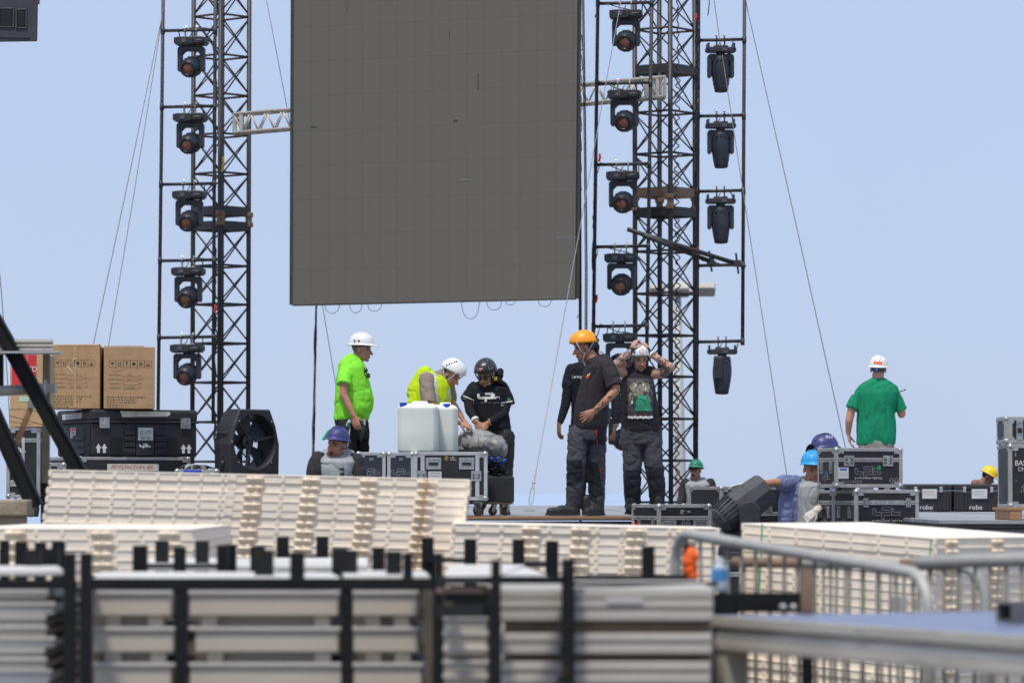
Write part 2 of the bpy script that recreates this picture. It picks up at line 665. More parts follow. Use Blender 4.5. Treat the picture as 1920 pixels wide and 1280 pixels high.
MB().box(((X0 + X1) / 2, Y0 + .03, DECK - .10), (X1 - X0, .05, .10)).build('edge_beam', mat('navy_beam', (0.02, 0.026, 0.06), 0.6), st)
MB().box(((X0 + X1) / 2, Y0 + .06, .42), (X1 - X0, .03, .84)).build('skirt', mat('skirt_board', (0.10, 0.085, 0.065), 0.9, 0, 0.2, 2), st)
for i in range(5):
    for j in range(3):
        MB().tube([(X0 + .3 + (X1 - X0 - .6) * i / 4, Y0 + .6 + 8.2 * j, 0), (X0 + .3 + (X1 - X0 - .6) * i / 4, Y0 + .6 + 8.2 * j, DECK - .05)], .03).build('leg', M_GALV, st)
# alu rail along the rear edge
MB().box(((X0 + X1) / 2, Y1 - .05, DECK + .02), (X1 - X0, .06, .05)).build('rear_rail', M_ALU, st)

# plywood sheets laid on the lower platform at the right
pf = thing('plywood_pile', 'low pile of weathered boards under the pallet at the right edge', 'boards', (5.3, 33, 0))
M_PLY = mat('weathered_board', (0.30, 0.31, 0.33), 0.75, 0, 0.3, 1.5, 0.2, 30, (0.16, 0.14, 0.12), 0.6, 2.2)
zt = DECK + .004
for k in range(4):
    a = .06 * random.uniform(-1, 1)
    MB().box((5.55 + a, 34.66 + (a if k else 0), zt - .018 - .036 * k), (4.0, 5.8, .03)).build('board', M_PLY if k % 2 == 0 else M_LAM, pf)
MB().box((5.55, 34.6, (zt - .15) / 2), (3.9, 5.4, zt - .15)).build('base', M_BLACK, pf)
tp = MB()
tp.box((5.15, 36.6, zt + .002), (.9, .2, .006))
tag(tp.build('blue_sheet', mat('blue_tarp', (0.05, 0.2, 0.5), 0.6)), 'thin blue plastic sheet lying flat on the boards before the black cases', 'plastic sheet')

# ================================================================== towers
def tower(name, label, px, D, side, rot, rings, bands, ztop, zbot, n_missing=()):
    c = Vector(((px - CX) / FPX * D, D, 0))
    t = thing(name, label, 'truss tower', c)
    h = side / math.sqrt(2)
    cor = [c + Vector((h * math.cos(rot + k * math.pi / 2), h * math.sin(rot + k * math.pi / 2), 0)) for k in range(4)]
    for q in cor:
        MB().tube([q + Vector((0, 0, zbot)), q + Vector((0, 0, ztop))], .038, 12).build('chord', M_TUBE, t, smooth=True)
    zs = sorted(rings)
    for z in zs:
        m = MB()
        if any(abs(z - b) < .05 for b in bands):
            continue
        for k in range(4):
            m.tube([cor[k] + Vector((0, 0, z)), cor[(k + 1) % 4] + Vector((0, 0, z))], .018, 8)
        m.build('ring', M_TUBE, t, smooth=True)
    for i, b in enumerate(bands):
        m = MB()
        for k in range(4):
            p, q = cor[k] + Vector((0, 0, b)), cor[(k + 1) % 4] + Vector((0, 0, b))
            d = (q - p).normalized()
            o = Vector((d.y, -d.x, 0)) * .03
            m.bar(p + o + d * .03, q + o - d * .03, .012, .14)
        m.build('joint_plate', M_RUST if i in (1,) and px > 900 else M_TUBE, t)
    if len(bands) > 1:
        zm = (bands[0] + bands[1]) / 2
        for q in cor:
            m = MB().lathe([(-.13, .05), (-.12, .075), (-.06, .075), (-.05, .055), (.03, .055), (.04, .075), (.1, .075), (.11, .05)], q + Vector((0, 0, zm)), n=10)
            m.build('coupler', M_RUST, t)
    for a, b in zip(zs, zs[1:]):
        if any(abs((a + b) / 2 - (bands[0] + bands[1]) / 2) < .1 for _ in (0,)):
            continue
        m = MB()
        for k in range(4):
            p, q = cor[k], cor[(k + 1) % 4]
            m.tube([p + Vector((0, 0, a + .03)), q + Vector((0, 0, b - .03))], .0125, 6)
            m.tube([q + Vector((0, 0, a + .03)), p + Vector((0, 0, b - .03))], .0125, 6)
        m.build('cross_brace', M_TUBE, t, smooth=True)
    return t, cor


def zpx(py, D):
    return P(960, py, D).z


DL, DR = 62.0, 60.0
zl = [zpx(y, DL) for y in (-120, -43, 32, 107, 180, 254, 326.5, 396, 425, 499, 571, 644, 717, 791, 865, 940)] + [.35]
tower('truss_tower', 'dark lattice truss tower left of the big grey screen', 413, DL, .635, R(-90 + 2.5), zl, [zpx(397, DL), zpx(425, DL)], zl[0], 0)
zr = [zpx(y, DR) for y in (-100, -21, 57, 133, 212, 290, 362, 399, 472, 551, 629, 706, 785, 863, 941)] + [.35]
tower('truss_tower', 'dark lattice truss tower with rusty joint plates right of the screen', 1247.5, DR, .675, R(-90 + 8), zr, [zpx(399, DR), zpx(362, DR), zpx(133, DR)], zr[0], 0)


def ladder(label, pl, pr, D, rungs, bot_l, bot_r, rt=.021):
    """pl, pr: (x at the top of the photo, x at y=600)"""
    def at(p, y): return p[0] + (p[1] - p[0]) * y / 600.0
    t = thing('pipe_ladder', label, 'pipe frame', P(pl[1], 900, D))
    for p, b in ((pl, bot_l), (pr, bot_r)):
        MB().tube([P(at(p, -120), -120, D), P(at(p, 300), 300, D), P(at(p, b), b, D)], .028, 12).build('upright', M_TUBE, t, smooth=True)
    for y in rungs:
        a, b = P(at(pl, y), y + 1, D), P(at(pr, y), y - 1, D)
        MB().tube([a, b], .026, 10).build('rung', M_TUBE, t, smooth=True)
    for p in (pl, pr):
        for y in rungs:
            MB().tube([P(at(p, y), y - 6, D), P(at(p, y), y + 7, D)], .034, 10).build('joint_sleeve', M_TUBE, t, smooth=True)
    return t


DLL, DRL, DRR = 60.6, 58.6, 59.2
rl = [57, 200, 345, 488, 632]
ladder('pipe ladder carrying five moving lights beside the left tower', (306, 298.5), (403.5, 400.5), DLL, rl, 940, 792)
rr = [6, 156, 308, 462, 611]
ladder('pipe ladder carrying moving lights between the screen and the right tower', (1121, 1113), (1222, 1213.5), DRL, rr, 760, 760)
r3 = [75, 217, 358, 497, 640]
ladder('pipe ladder carrying four downward lights on the far right', (1310, 1307), (1396, 1392.5), DRR, r3, 945, 643)

# ---------------------------------------------------------------- moving heads
M_LENS = mat('lens_glass', (0.24, 0.10, 0.065), 0.25, 0, 0.6, 14, spots=(.05, .04, .045), spot_amt=.75, spot_scale=12, spec=0.5)
M_LENSR = mat('lens_ring', (0.02, 0.022, 0.026), 0.35, 0, 0.2, 9)
M_HEADB = mat('head_blue_black', (0.022, 0.028, 0.042), 0.45, 0, 0.25, 14, 0.05, 90)
M_DISP = mat('display_glass', (0.10, 0.10, 0.12), 0.3, 0, 0.6, 30)
M_CLAMP = mat('clamp_alloy', (0.55, 0.54, 0.5), 0.4, 0.4, 0.2, 20)


def clamp(m, x, z0):
    """hook clamp round a pipe at z=0, foot at z0"""
    r = .038
    pts = [(x, r * math.cos(a), r * math.sin(a)) for a in [R(d) for d in range(200, -100, -20)]]
    m.tube(pts, .012, 6)
    m.bar((x, -.03, -.03), (x, -.008, z0 + .02), .034, .02, Vector((1, 0, 0)))
    m.bar((x, .03, -.04), (x, .01, z0 + .03), .03, .015, Vector((1, 0, 0)))
    m.box((x, 0, z0 + .008), (.06, .07, .016))
    m.tube([(x, .04, .035), (x, .055, .07)], .009, 6)
    m.tube([(x - .02, .055, .07), (x + .02, .055, .07)], .006, 6)


def fixture(name, label, group, loc, aim, wide=True, rz=0.0, clampcol=None, yaw_yoke=0.0):
    t = thing(name, label, 'stage light', loc, rz, group)
    bw, bh, zb = (.50, .13, -.115) if wide else (.42, .11, -.10)
    for x in (-.10, .08) if wide else (-.06, .06):
        m = MB(); clamp(m, x, zb)
        m.build('hook_clamp', M_CLAMP if wide else M_CASTBLK, t, local=True)
    b = MB()
    if wide:
        b.prism([(-bw / 2, zb - .02), (-bw / 2 + .02, zb - bh), (bw / 2 - .02, zb - bh + .005), (bw / 2, zb - .03), (bw / 2 - .04, zb), (-bw / 2 + .05, zb)], -.15, .15)
        b.box((-bw / 2 + .012, 0, zb - .06), (.03, .33, .1))
        b.box((bw / 2 - .012, 0, zb - .055), (.03, .33, .085))
        b.box((.02, -.155, zb - .065), (.06, .02, .11))
        base = b.build('base', M_CASTBLK, t, local=True, bevel=.008)
        MB().box((-.095, -.154, zb - .06), (.075, .012, .06)).build('display', M_DISP, base, local=True)
        MB().ball((.14, -.15, zb - .07), (.09, .03, .03)).tube([(.05, -.16, zb - .09), (.22, -.16, zb - .1)], .016).build('handle', M_CASTBLK, base, local=True, smooth=True)
    else:
        b.box((0, 0, zb - .06), (bw, .26, .075))
        for x in (-1, 1):
            b.box((x * (bw / 2 - .012), 0, zb - .01), (.035, .28, .10))
            b.box((x * (bw / 2 + .008), 0, zb - .06), (.03, .2, .06))
        b.box((0, 0, zb - .02), (.22, .2, .05))
        base = b.build('base', M_CASTBLK, t, local=True, bevel=.008)
        MB().box((0.05, -.133, zb - .06), (.08, .01, .04)).build('display', M_DISP, base, local=True)
    # yoke
    zy = zb - bh - .015
    yw, arm, yl, th = (.43, .068, .40, .15) if wide else (.41, .062, .37, .14)
    o = yw / 2
    poly = [(-o, zy - .03), (-o + .03, zy), (o - .03, zy), (o, zy - .03), (o, zy - yl + .02), (o - .02, zy - yl), (o - arm + .02, zy - yl), (o - arm, zy - yl + .02),
            (o - arm, zy - .13), (o - arm - .055, zy - .075), (-o + arm + .055, zy - .075), (-o + arm, zy - .13), (-o + arm, zy - yl + .02), (-o + arm - .02, zy - yl), (-o + .02, zy - yl), (-o, zy - yl + .02)]
    rot = Matrix.Rotation(yaw_yoke, 4, 'Z')
    f = lambda x, y, z: rot @ Vector((x, y, z))
    k = MB()
    k.prism(poly, -th / 2, th / 2, f)
    k.build('yoke', M_CASTBLK, t, local=True, bevel=.012)
    MB().lathe([(-.03, .07), (.02, .07)], (0, 0, zy + .005), n=16).build('pivot', M_CASTBLK, t, local=True)
    # head
    hc = Vector((0, 0, zy - yl + .075)) if wide else Vector((0, 0, zy - .20))
    ax = Vector(aim).normalized()
    h = MB()
    if wide:
        prof = [(-.20, .03), (-.19, .085), (-.165, .125), (-.12, .152), (-.05, .166), (.03, .166), (.05, .160), (.09, .155), (.15, .140), (.165, .128), (.165, .098), (.15, .095)]
    else:
        prof = [(-.165, .10), (-.155, .125), (-.13, .135), (-.10, .138), (.0, .148), (.08, .148), (.18, .136), (.30, .116), (.375, .104), (.385, .095), (.385, .08), (.365, .078)]
    h.lathe(prof, hc, ax, 22)
    for s in (-1, 1):
        h.tube([hc + rot @ Vector((s * .12, 0, 0)), hc + rot @ Vector((s * (o - .01), 0, 0))], .045, 12)
    d, s1, u1 = basis(ax)
    # vent ribs at the back
    for q in range(14):
        a = 2 * math.pi * q / 14
        w = s1 * math.cos(a) + u1 * math.sin(a)
        if wide:
            h.bar(hc + w * .150 - d * .12, hc + w * .168 + d * .0, .02, .012, w)
        else:
            h.bar(hc + w * .146 - d * .02, hc + w * .120 + d * .28, .010, .006, w)
    hd = h.build('head', M_HEADB, t, local=True, smooth='auto')
    if wide:
        MB().lathe([(.170, .0), (.168, .04), (.160, .075), (.150, .094), (.12, .096)], hc, ax, 22).build('lens', M_LENS, hd, local=True, smooth=True)
        MB().lathe([(.15, .12), (.172, .118), (.176, .105), (.168, .086), (.150, .084)], hc, ax, 22, cap=False).build('lens_ring', M_LENSR, hd, local=True, smooth=True)
    else:
        MB().lathe([(.36, 0), (.366, .05), (.370, .079)], hc, ax, 18).build('lens', M_LENS, hd, local=True, smooth=True)
        for s in (-.07, 0, .07):
            MB().box(hc + Vector((s, -.128 - (.008 if s == 0 else 0), .10)), (.04, .02, .03)).build('vent', M_LENSR, hd, local=True)
    # its lead, looped back to the pipe
    e_ = random.choice((-1, 1))
    a_, b_ = Vector((e_ * random.uniform(.1, .2), .12, zb - .08)), Vector((e_ * random.uniform(.14, .26), .03, .0))
    c_ = a_ + Vector((e_ * random.uniform(.02, .12), .06, -random.uniform(.02, .18)))
    MB().tube([a_.lerp(c_, k / 6).lerp(c_.lerp(b_, k / 6), k / 6) for k in range(7)], .009, 6).build('power_lead', M_CABLE, t, local=True, smooth=True)
    # safety cable
    MB().tube(sag((-.16, .1, zb - .03), (.0, .03, -.03), .05, 10), .007, 5).build('safety_cable', M_CABLE, t, local=True)
    return t


ORD = ['topmost', 'second', 'third', 'fourth', 'lowest', 'sixth']
random.seed(3)
for i, y in enumerate(rl):
    x = 361 - 8.5 * (y / 632.0) - 1
    fixture('moving_head_light', f'black moving head light with orange lens on the left ladder, {ORD[i]} of the five', 'moving lights on the left ladder',
            P(x, y, DLL), (-.20, -1, -.30 - .02 * i), True, R(-6 + random.uniform(-2, 2)))
names = ['topmost', 'second, before the white truss', 'third', 'fourth', 'fifth, partly behind the helmets']
for i, y in enumerate(rr):
    x = 1174 - 12 * (y / 611.0)
    fixture('moving_head_light', f'black moving head light on the ladder by the screen, {names[i]}', 'moving lights on the middle ladder',
            P(x, y, DRL), (-.12 + .05 * (i % 2), -1, -.28) if i < 4 else (.3, -1, -.1), True, R(-5 + random.uniform(-2, 2)))
fixture('moving_head_light', 'black moving head light behind the two men in dark shirts', 'moving lights on the middle ladder', P(1168, 752, DRL), (.4, -1, -.2), True, R(-20))
names = ['topmost', 'second', 'third', 'lowest, turned sideways']
for i, y in enumerate([r3[0], r3[1], r3[2], r3[4]]):
    fixture('moving_head_light', f'black moving head light pointing straight down at far right, {names[i]}', 'moving lights pointing down', P(1351 + (3 if i == 3 else 0), y, DRR),
            (.02, -.05, -1) if i < 3 else (-.02, -.10, -1), False, R(3 - 2 * i), yaw_yoke=0 if i < 3 else R(70))

# power cables on the ladders
def wander(pts, amp, step=.12, seed=0):
    out = []
    rnd = random.Random(seed)
    for p, q in zip(pts, pts[1:]):
        n = max(2, int((Vector(q) - Vector(p)).length / step))
        for i in range(n):
            out.append(Vector(p).lerp(Vector(q), i / n) + Vector((rnd.uniform(-amp, amp), rnd.uniform(-amp, amp) - .03, rnd.uniform(-amp, amp))))
    out.append(Vector(pts[-1]))
    return out


def cable(label, pts, r=.012, amp=.02, seed=0, m=None, n=1, group=None, step=.12):
    mb = MB()
    for k in range(n):
        mb.tube(wander(pts, amp, step, seed * 7 + k), r, 5)
    return tag(mb.build('power_cable', m or M_CABLE, smooth=True), label, 'cable', group)


cable('black cables strapped down the left upright of the middle ladder', [P(1121, -60, DRL - .06), P(1117, 300, DRL - .06), P(1112, 470, DRL - .06), P(1114, 600, DRL - .06), P(1110, 700, DRL - .06)], .012, .016, 3, n=5)
cable('black cables running down inside the left tower', [P(407, -60, DL - .7), P(401, 400, DL - .7), P(405, 640, DL - .7), P(402, 760, DL - .7), P(404, 850, DL - .7)], .012, .03, 4, n=3)
cable('thin black cables along the right chord of the right tower', [P(1307, -60, DRR - .1), P(1306, 300, DRR - .1), P(1303, 500, DRR - .1), P(1306, 800, DRR - .1)], .011, .03, 5, n=3)
for i, y in enumerate(rl):
    cable(f'thin black lead draped along the {ORD[i]} rung of the left ladder', [P(330, y + 1, DLL - .04), P(365, y - 3, DLL - .04), P(400, y - 1, DLL - .04), P(403, y + 90, DLL - .05)], .008, .018, 20 + i, group='leads on the left ladder')
for i, y in enumerate(rr):
    cable(f'thin black lead draped along rung {["one", "two", "three", "four", "five"][i]} from the top beside the screen', [P(1116, y + 30, DRL - .04), P(1124, y - 2, DRL - .04), P(1160, y + 10, DRL - .08), P(1185, y + 14, DRL - .08)], .008, .02, 40 + i, group='leads on the middle ladder')
cable('short black lead hanging loose above the topmost downward light', [P(1331, -40, DRR), P(1330, 10, DRR), P(1327, 30, DRR)], .008, .004, 60)

# coiled cable on the right tower
co = []
for i in range(420):
    t = i / 420
    y = -10 + 910 * t
    k = 1 if (y > 120) else .35
    co.append(P(1270 + 1.5 * math.sin(y / 70), y, DR - .7) + Vector((.035 * k * math.sin(i * .78), .035 * k * math.cos(i * .78), 0)))
tag(MB().tube(co, .010, 5).build('coiled_cable', M_CABLE, smooth=True), 'black spiral cable hanging down the right tower', 'cable')
# loose scaffold tubes tied to the tower
for (a, b, lab) in (((1177, 430), (1390, 497), 'longer dark scaffold tube tied slanting across the right tower'), ((1206, 441), (1340, 493), 'shorter dark scaffold tube tied slanting across the right tower')):
    t = thing('scaffold_tube', lab, 'pipe', P(b[0], b[1], DRR - .3))
    MB().tube([P(*a, DRR - .9), P(*b, DRR - .12)], .035, 10).build('tube', M_TUBE, t, smooth=True)
    m = MB()
    q = P(b[0] - 8, b[1] - 3, DRR - .16)
    m.box(q, (.11, .11, .10)); m.tube([q + Vector((-.02, -.03, .16)), q + Vector((.02, -.03, -.16))], .018, 6)
    m.tube([q + Vector((-.14, -.03, .02)), q + Vector((.14, -.03, -.04))], .016, 6)
    m.build('clamp', M_TUBE, t)
# red and yellow markers
for (x, y, m, lab, D) in ((1306, 33, M_REDPL, 'small red tag high on the right tower chord', DRR - .12), (1306, 468, M_REDPL, 'red tag halfway up the right tower chord', DRR - .12),
                          (1306, 190, M_YELTAPE, 'tiny yellow tag on the right tower chord', DRR - .12), (1118, 560, M_REDPL, 'small red tag on the middle ladder', DRL - .1),
                          (1124, 296, M_REDPL, 'red tag near the third rung beside the screen', DRL - .1), (418, 308, M_YELTAPE, 'yellow tape strip on the left tower', DL - .52), (403, 578, M_REDPL, 'small red tag on the left ladder', DLL - .08)):
    h = .12 if m is M_YELTAPE and x < 600 else .06
    tag(MB().tube([P(x, y, D) + Vector((0, 0, h)), P(x, y, D) + Vector((.01, -.01, h * .3)), P(x, y, D) - Vector((.01, 0, h))], .018, 8).build('marker_tag', m), lab, 'tag')

# ---------------------------------------------------------------- LED screen
ms = bpy.data.materials.new('led_screen_face')
ms.use_nodes = True
t = ms.node_tree
b = t.nodes['Principled BSDF']
tc = t.nodes.new('ShaderNodeTexCoord')
mp = t.nodes.new('ShaderNodeMapping')
mp.inputs['Rotation'].default_value = (R(90), 0, 0)
t.links.new(tc.outputs['Object'], mp.inputs[0])
br = t.nodes.new('ShaderNodeTexBrick')
br.offset = 0
br.inputs['Scale'].default_value = 1.0
br.inputs['Brick Width'].default_value = 0.265
br.inputs['Row Height'].default_value = 0.53
br.inputs['Mortar Size'].default_value = 0.0035
br.inputs['Color1'].default_value = (0.140, 0.132, 0.114, 1)
br.inputs['Color2'].default_value = (0.143, 0.135, 0.117, 1)
br.inputs['Mortar'].default_value = (0.116, 0.110, 0.097, 1)
t.links.new(mp.outputs[0], br.inputs['Vector'])
wv = t.nodes.new('ShaderNodeTexWave')
wv.bands_direction = 'Z'
wv.inputs['Scale'].default_value = 5.5
wv.inputs['Distortion'].default_value = 2.5
wv.inputs['Detail'].default_value = 3
t.links.new(tc.outputs['Object'], wv.inputs[0])
mr = t.nodes.new('ShaderNodeMapRange')
mr.inputs[3].default_value = 0.99
mr.inputs[4].default_value = 1.01
t.links.new(wv.outputs[0], mr.inputs[0])
ml = t.nodes.new('ShaderNodeVectorMath')
ml.operation = 'SCALE'
t.links.new(br.outputs[0], ml.inputs[0])
t.links.new(mr.outputs[0], ml.inputs['Scale'])
t.links.new(ml.outputs[0], b.inputs['Base Color'])
b.inputs['Roughness'].default_value = 0.75
b.inputs['Specular IOR Level'].default_value = 0.2
DSL, DSR = 58.6, 56.8
tl, tr = P(551.5, -70, DSL), P(1083.5, -70, DSR)
bl, brr = P(549, 571, DSL), P(1078, 559.5, DSR)
scr = thing('led_screen', 'huge dark grey video screen hanging between the two towers', 'screen', (bl + brr) / 2)
back = Vector((.006, .02, 0))
off = Vector((0.005, .10, 0))
MB().hexa([bl, brr, brr + off, bl + off, tl, tr, tr + off, tl + off]).build('screen_face', ms, scr)
fr = MB()
o2 = off * 1.6
fr.bar(bl + off * .5 + Vector((0, 0, -.012)), brr + off * .5 + Vector((0, 0, -.007)), .10, .012)
fr.bar(brr + Vector((.012, .06, 0)), tr + Vector((.012, .06, 0)), .02, .10, Vector((1, 0, 0)))
fr.bar(bl + Vector((-.005, .06, 0)), tl + Vector((-.005, .06, 0)), .009, .10, Vector((1, 0, 0)))
fr.build('edge_frame', M_SCREEN_EDGE, scr)
gr = MB()
gr.box((bl + brr) / 2 + Vector((0, .25, 2.5)), ((brr - bl).length * .97, .06, 4.4), Matrix.Rotation(math.atan2(brr.y - bl.y, brr.x - bl.x), 4, 'Z'))
gr.build('rear_frame', M_SCREEN_EDGE, scr)
# loose wires under the edge, scratches and dead strips on the face
for x, w, d in ((625, 28, 14), (670, 24, 14), (706, 27, 12), (886, 34, 28), (930, 28, 14), (960, 18, 6), (1023, 24, 10)):
    f = (x - 549) / 529.0
    a = bl.lerp(brr, f - w / 2 / 529.0) + Vector((0, .03, -.02))
    c = bl.lerp(brr, f + w / 2 / 529.0) + Vector((0, .03, -.02))
    MB().tube([a.lerp(c, k / 12) - Vector((0, 0, d * 1.12 / S(57.5) * math.sqrt(max(0, 1 - (k / 6 - 1) ** 2)))) for k in range(13)], .0045, 5).build('loose_wire', M_CABLE, scr, smooth=True)
mk = Flat(); mk2 = Flat()
def onscreen(px, py):
    f = (px - 549) / 529.0
    a, c = bl.lerp(brr, f), tl.lerp(tr, f)
    y0 = 571 - 11.5 * f
    return a.lerp(c, (y0 - py) / (y0 + 70)) + Vector((0, -.004, 0))
mk.rect(863, 337, 886, 338.4).rect(1043, 444.5, 1079, 445.8)
mk.build('scratch', M_GPAINT, scr, onscreen, local=False)
mk2.rect(582, 237.5, 594, 239.5).rect(896.5, 138, 897.6, 168).rect(851, 225, 860, 227).rect(650, 0, 650.6, 22).rect(843, 56, 843.6, 74)
mk2.build('dark_gap', M_SCREEN_EDGE, scr, onscreen, local=False)

# aluminium box truss behind the screen
bt = thing('box_truss', 'pale aluminium box truss running behind the screen from tower to tower', 'truss', P(840, 200, 60.2))
pa, pb = P(440, 233, 61.2), P(1246, 164, 59.3)
d = (pb - pa).normalized()
hh = .15
cs = [Vector((0, -hh, hh)), Vector((0, hh, hh)), Vector((0, -hh, -hh)), Vector((0, hh, -hh))]
for c in cs:
    MB().tube([pa + c, pb + c], .026, 10).build('chord', M_TRUSSW, bt, smooth=True)
n = 26
for (i, j) in ((0, 2), (1, 3), (0, 1), (2, 3)):
    m = MB()
    pts = []
    for k in range(n * 2 + 1):
        q = pa.lerp(pb, k / (2.0 * n))
        pts.append(q + (cs[i] if k % 2 == 0 else cs[j]))
    for u, w in zip(pts, pts[1:]):
        m.tube([u, w], .013, 6)
    m.build('lacing', M_TRUSSW, bt, smooth=True)
for p, s in ((pa, 1), (pb, -1)):
    m = MB()
    for k in (0, .12):
        q = p + d * s * k
        for a, b2 in ((0, 1), (1, 3), (3, 2), (2, 0)):
            m.bar(q + cs[a], q + cs[b2], .035, .05)
    if s < 0:
        m.box(p + d * s * .19, (.26, .28, .27))
    m.build('end_plate', M_TRUSSW, bt)

# poles and ropes beside the screen
pole = thing('hoist_pole', 'thin black pole standing tight against the right side of the screen', 'pole', P(1088, 960, 58.2))
MB().tube([P(1085, -80, 58.2), P(1087, 300, 58.2), P(1088, 618, 58.2)], .024, 8).build('tube', M_TUBE, pole, smooth=True)
MB().tube([P(1088, 618, 58.2), Vector((P(1088, 618, 58.2).x, 58.2, 0))], .02, 8).build('foot', M_TUBE, pole)
for k, (xt, xb, yb, r) in enumerate(((1091, 1097, 660, .009), (1093.5, 1100, 640, .012))):
    tag(MB().tube([P(xt, -70, 57.6), P((xt + xb) / 2 + 1.5, 280, 57.6), P(xb + .5, 500, 57.6), P(xb, yb, 57.6)], r, 6).build('hoist_rope', M_CABLE, smooth=True), ['thin black rope hanging just right of the screen', 'thicker black rope hanging right of the thin one by the screen'][k], 'rope')
mm = MB()
for k in range(14):
    y = 60 + 38 * k
    p = P(1083.5 - 4.5 * y / 560 , y, 57.0)
    mm.tube([p, p + Vector((.06, -.02, -.05)), p + Vector((.075, .0, -.25)), p + Vector((.02, .05, -.33))], .006, 5)
tag(mm.build('data_lead', M_CABLE, smooth=True), 'black looped leads along the right edge of the screen', 'cable')

# guy wires
def guy(label, pts, r=.0065, m=None):
    return tag(MB().tube(pts, r, 6).build('guy_wire', m or M_WIRE, smooth=True), label, 'wire')


guy('outer of the two thin steel guy wires left of the left tower', [P(311, -60, 60.4), P(306, 20, 60.3), P(240, 340, 57.3), P(174, 650, 54.5), P(140, 800, 53)])
guy('inner of the two thin steel guy wires left of the left tower', [P(312, -40, 60.4), P(300, 60, 60.0), P(250, 370, 58), P(203, 650, 56), P(178, 800, 55)])
guy('thin wire slanting behind the left part of the screen', [P(488, -60, 61), P(537, 195, 61), P(562, 330, 61), P(606, 580, 61), P(632, 735, 61), P(665, 945, 61)])
w = thing('guy_wire', 'steel guy wire with a turnbuckle fixed to the stage before the right tower', 'wire', P(992, 957, 44))
MB().tube([P(1172, -40, 58), P(1128, 200, 55.2), P(1085, 440, 52), P(1001, 905, 44.3)], .0062, 6).build('cable', mat('bright_wire', (.30, .30, .30), .45, .4), w, smooth=True)
m = MB()
q0, q1 = P(1000.5, 905, 44.3), P(992.5, 957, 44.1)
m.tube([q0, q0.lerp(q1, .2)], .012, 8); m.tube([q0.lerp(q1, .72), q1], .012, 8)
dd, s1, u1 = basis(q1 - q0)
for s in (-.022, .022):
    m.tube([q0.lerp(q1, .12) + s1 * s * .3, q0.lerp(q1, .25) + s1 * s, q0.lerp(q1, .65) + s1 * s, q0.lerp(q1, .78) + s1 * s * .3], .008, 6)
m.ball(q0, .022); m.box(q1, (.12, .12, .012))
m.build('turnbuckle', M_CHROME, w, smooth=False)
guy('thin wire running down from the far right ladder to the stage cases', [P(1333, -40, 60), P(1346, 50, 59.5), P(1398, 390, 57), P(1476, 895, 53), P(1484, 945, 52.6)])
guy('thin wire running from the far right ladder down past the man in the green shirt', [P(1391, -40, 59.2), P(1402, 20, 58.6), P(1488, 400, 53), P(1580, 815, 47), P(1600, 905, 46)])
guy('short thin wire at the far left edge above the dark beam', [P(-10, 420, 55), P(2, 540, 55), P(8, 620, 55), P(16, 745, 55), P(24, 900, 55)])
# dangling cable bundle under the screen
cb = MB()
for k in range(4):
    rnd = random.Random(k)
    pts = []
    for i in range(26):
        y = 560 + 320 * i / 25
        x = 593 - 6.5 * (i / 25) + 1.6 * math.sin(i * .55 + k * 1.6) * (.6 + .6 * (i / 25))
        pts.append(P(x, y, 58.9) + Vector((0, .02 * k, 0)))
    cb.tube(pts, .010, 6)
tag(cb.build('hanging_cable', M_CABLE, smooth=True), 'bundle of black and grey cables hanging from the bottom left of the screen', 'cable')
tag(MB().tube([P(592.5 - 6.5 * (i / 25) + 2.2 * math.cos(i * .5), 560 + 320 * i / 25, 58.85) for i in range(26)], .008, 6).build('hanging_cable', M_CABLEG, smooth=True), 'pale grey cable twisted round the hanging black bundle', 'cable')

# ---------------------------------------------------------------- far street lamp
DLP = 118.0
lp = thing('street_lamp', 'tall pale street lamp with three floodlights behind the right tower', 'street lamp', ((1274 - CX) / FPX * DLP, DLP, 0))
xb = (1277 - CX) / FPX * DLP
xt = (1271 - CX) / FPX * DLP
zt = P(1271, 548, DLP).z
M_LPOLE = mat('lamp_pole_grey', (0.42, 0.42, 0.41), 0.5, 0.1, 0.15, 2)
MB().lathe([(0, .24), (.4, .2), (zt, .10)], (xb, DLP, 0), Vector((xt - xb, 0, zt)), n=14).build('pole', M_LPOLE, lp, smooth=True)
M_FLOOD = mat('floodlight_glass', (0.52, 0.50, 0.44), 0.3, 0, 0.15, 3)
for (x0, x1, y0, y1) in ((1218, 1246, 538, 551), (1262, 1292, 532, 553), (1305, 1341, 535, 551)):
    c = (P(x0, y0, DLP) + P(x1, y1, DLP)) / 2
    w_, h_ = (x1 - x0) / S(DLP), (y1 - y0) / S(DLP)
    rt = Matrix.Rotation(R(-28), 4, 'X')
    fl = MB().box(c, (w_, .5, h_ * .9), rt).build('floodlight', M_LPOLE, lp, bevel=.04)
    MB().box(c + rt @ Vector((0, -.252, 0)), (w_ * .82, .03, h_ * .66), rt).build('glass', M_FLOOD, fl)
MB().tube([P(1218, 546, DLP + .4), P(1334, 546, DLP + .4)], .07, 8).build('crossarm', M_LPOLE, lp)

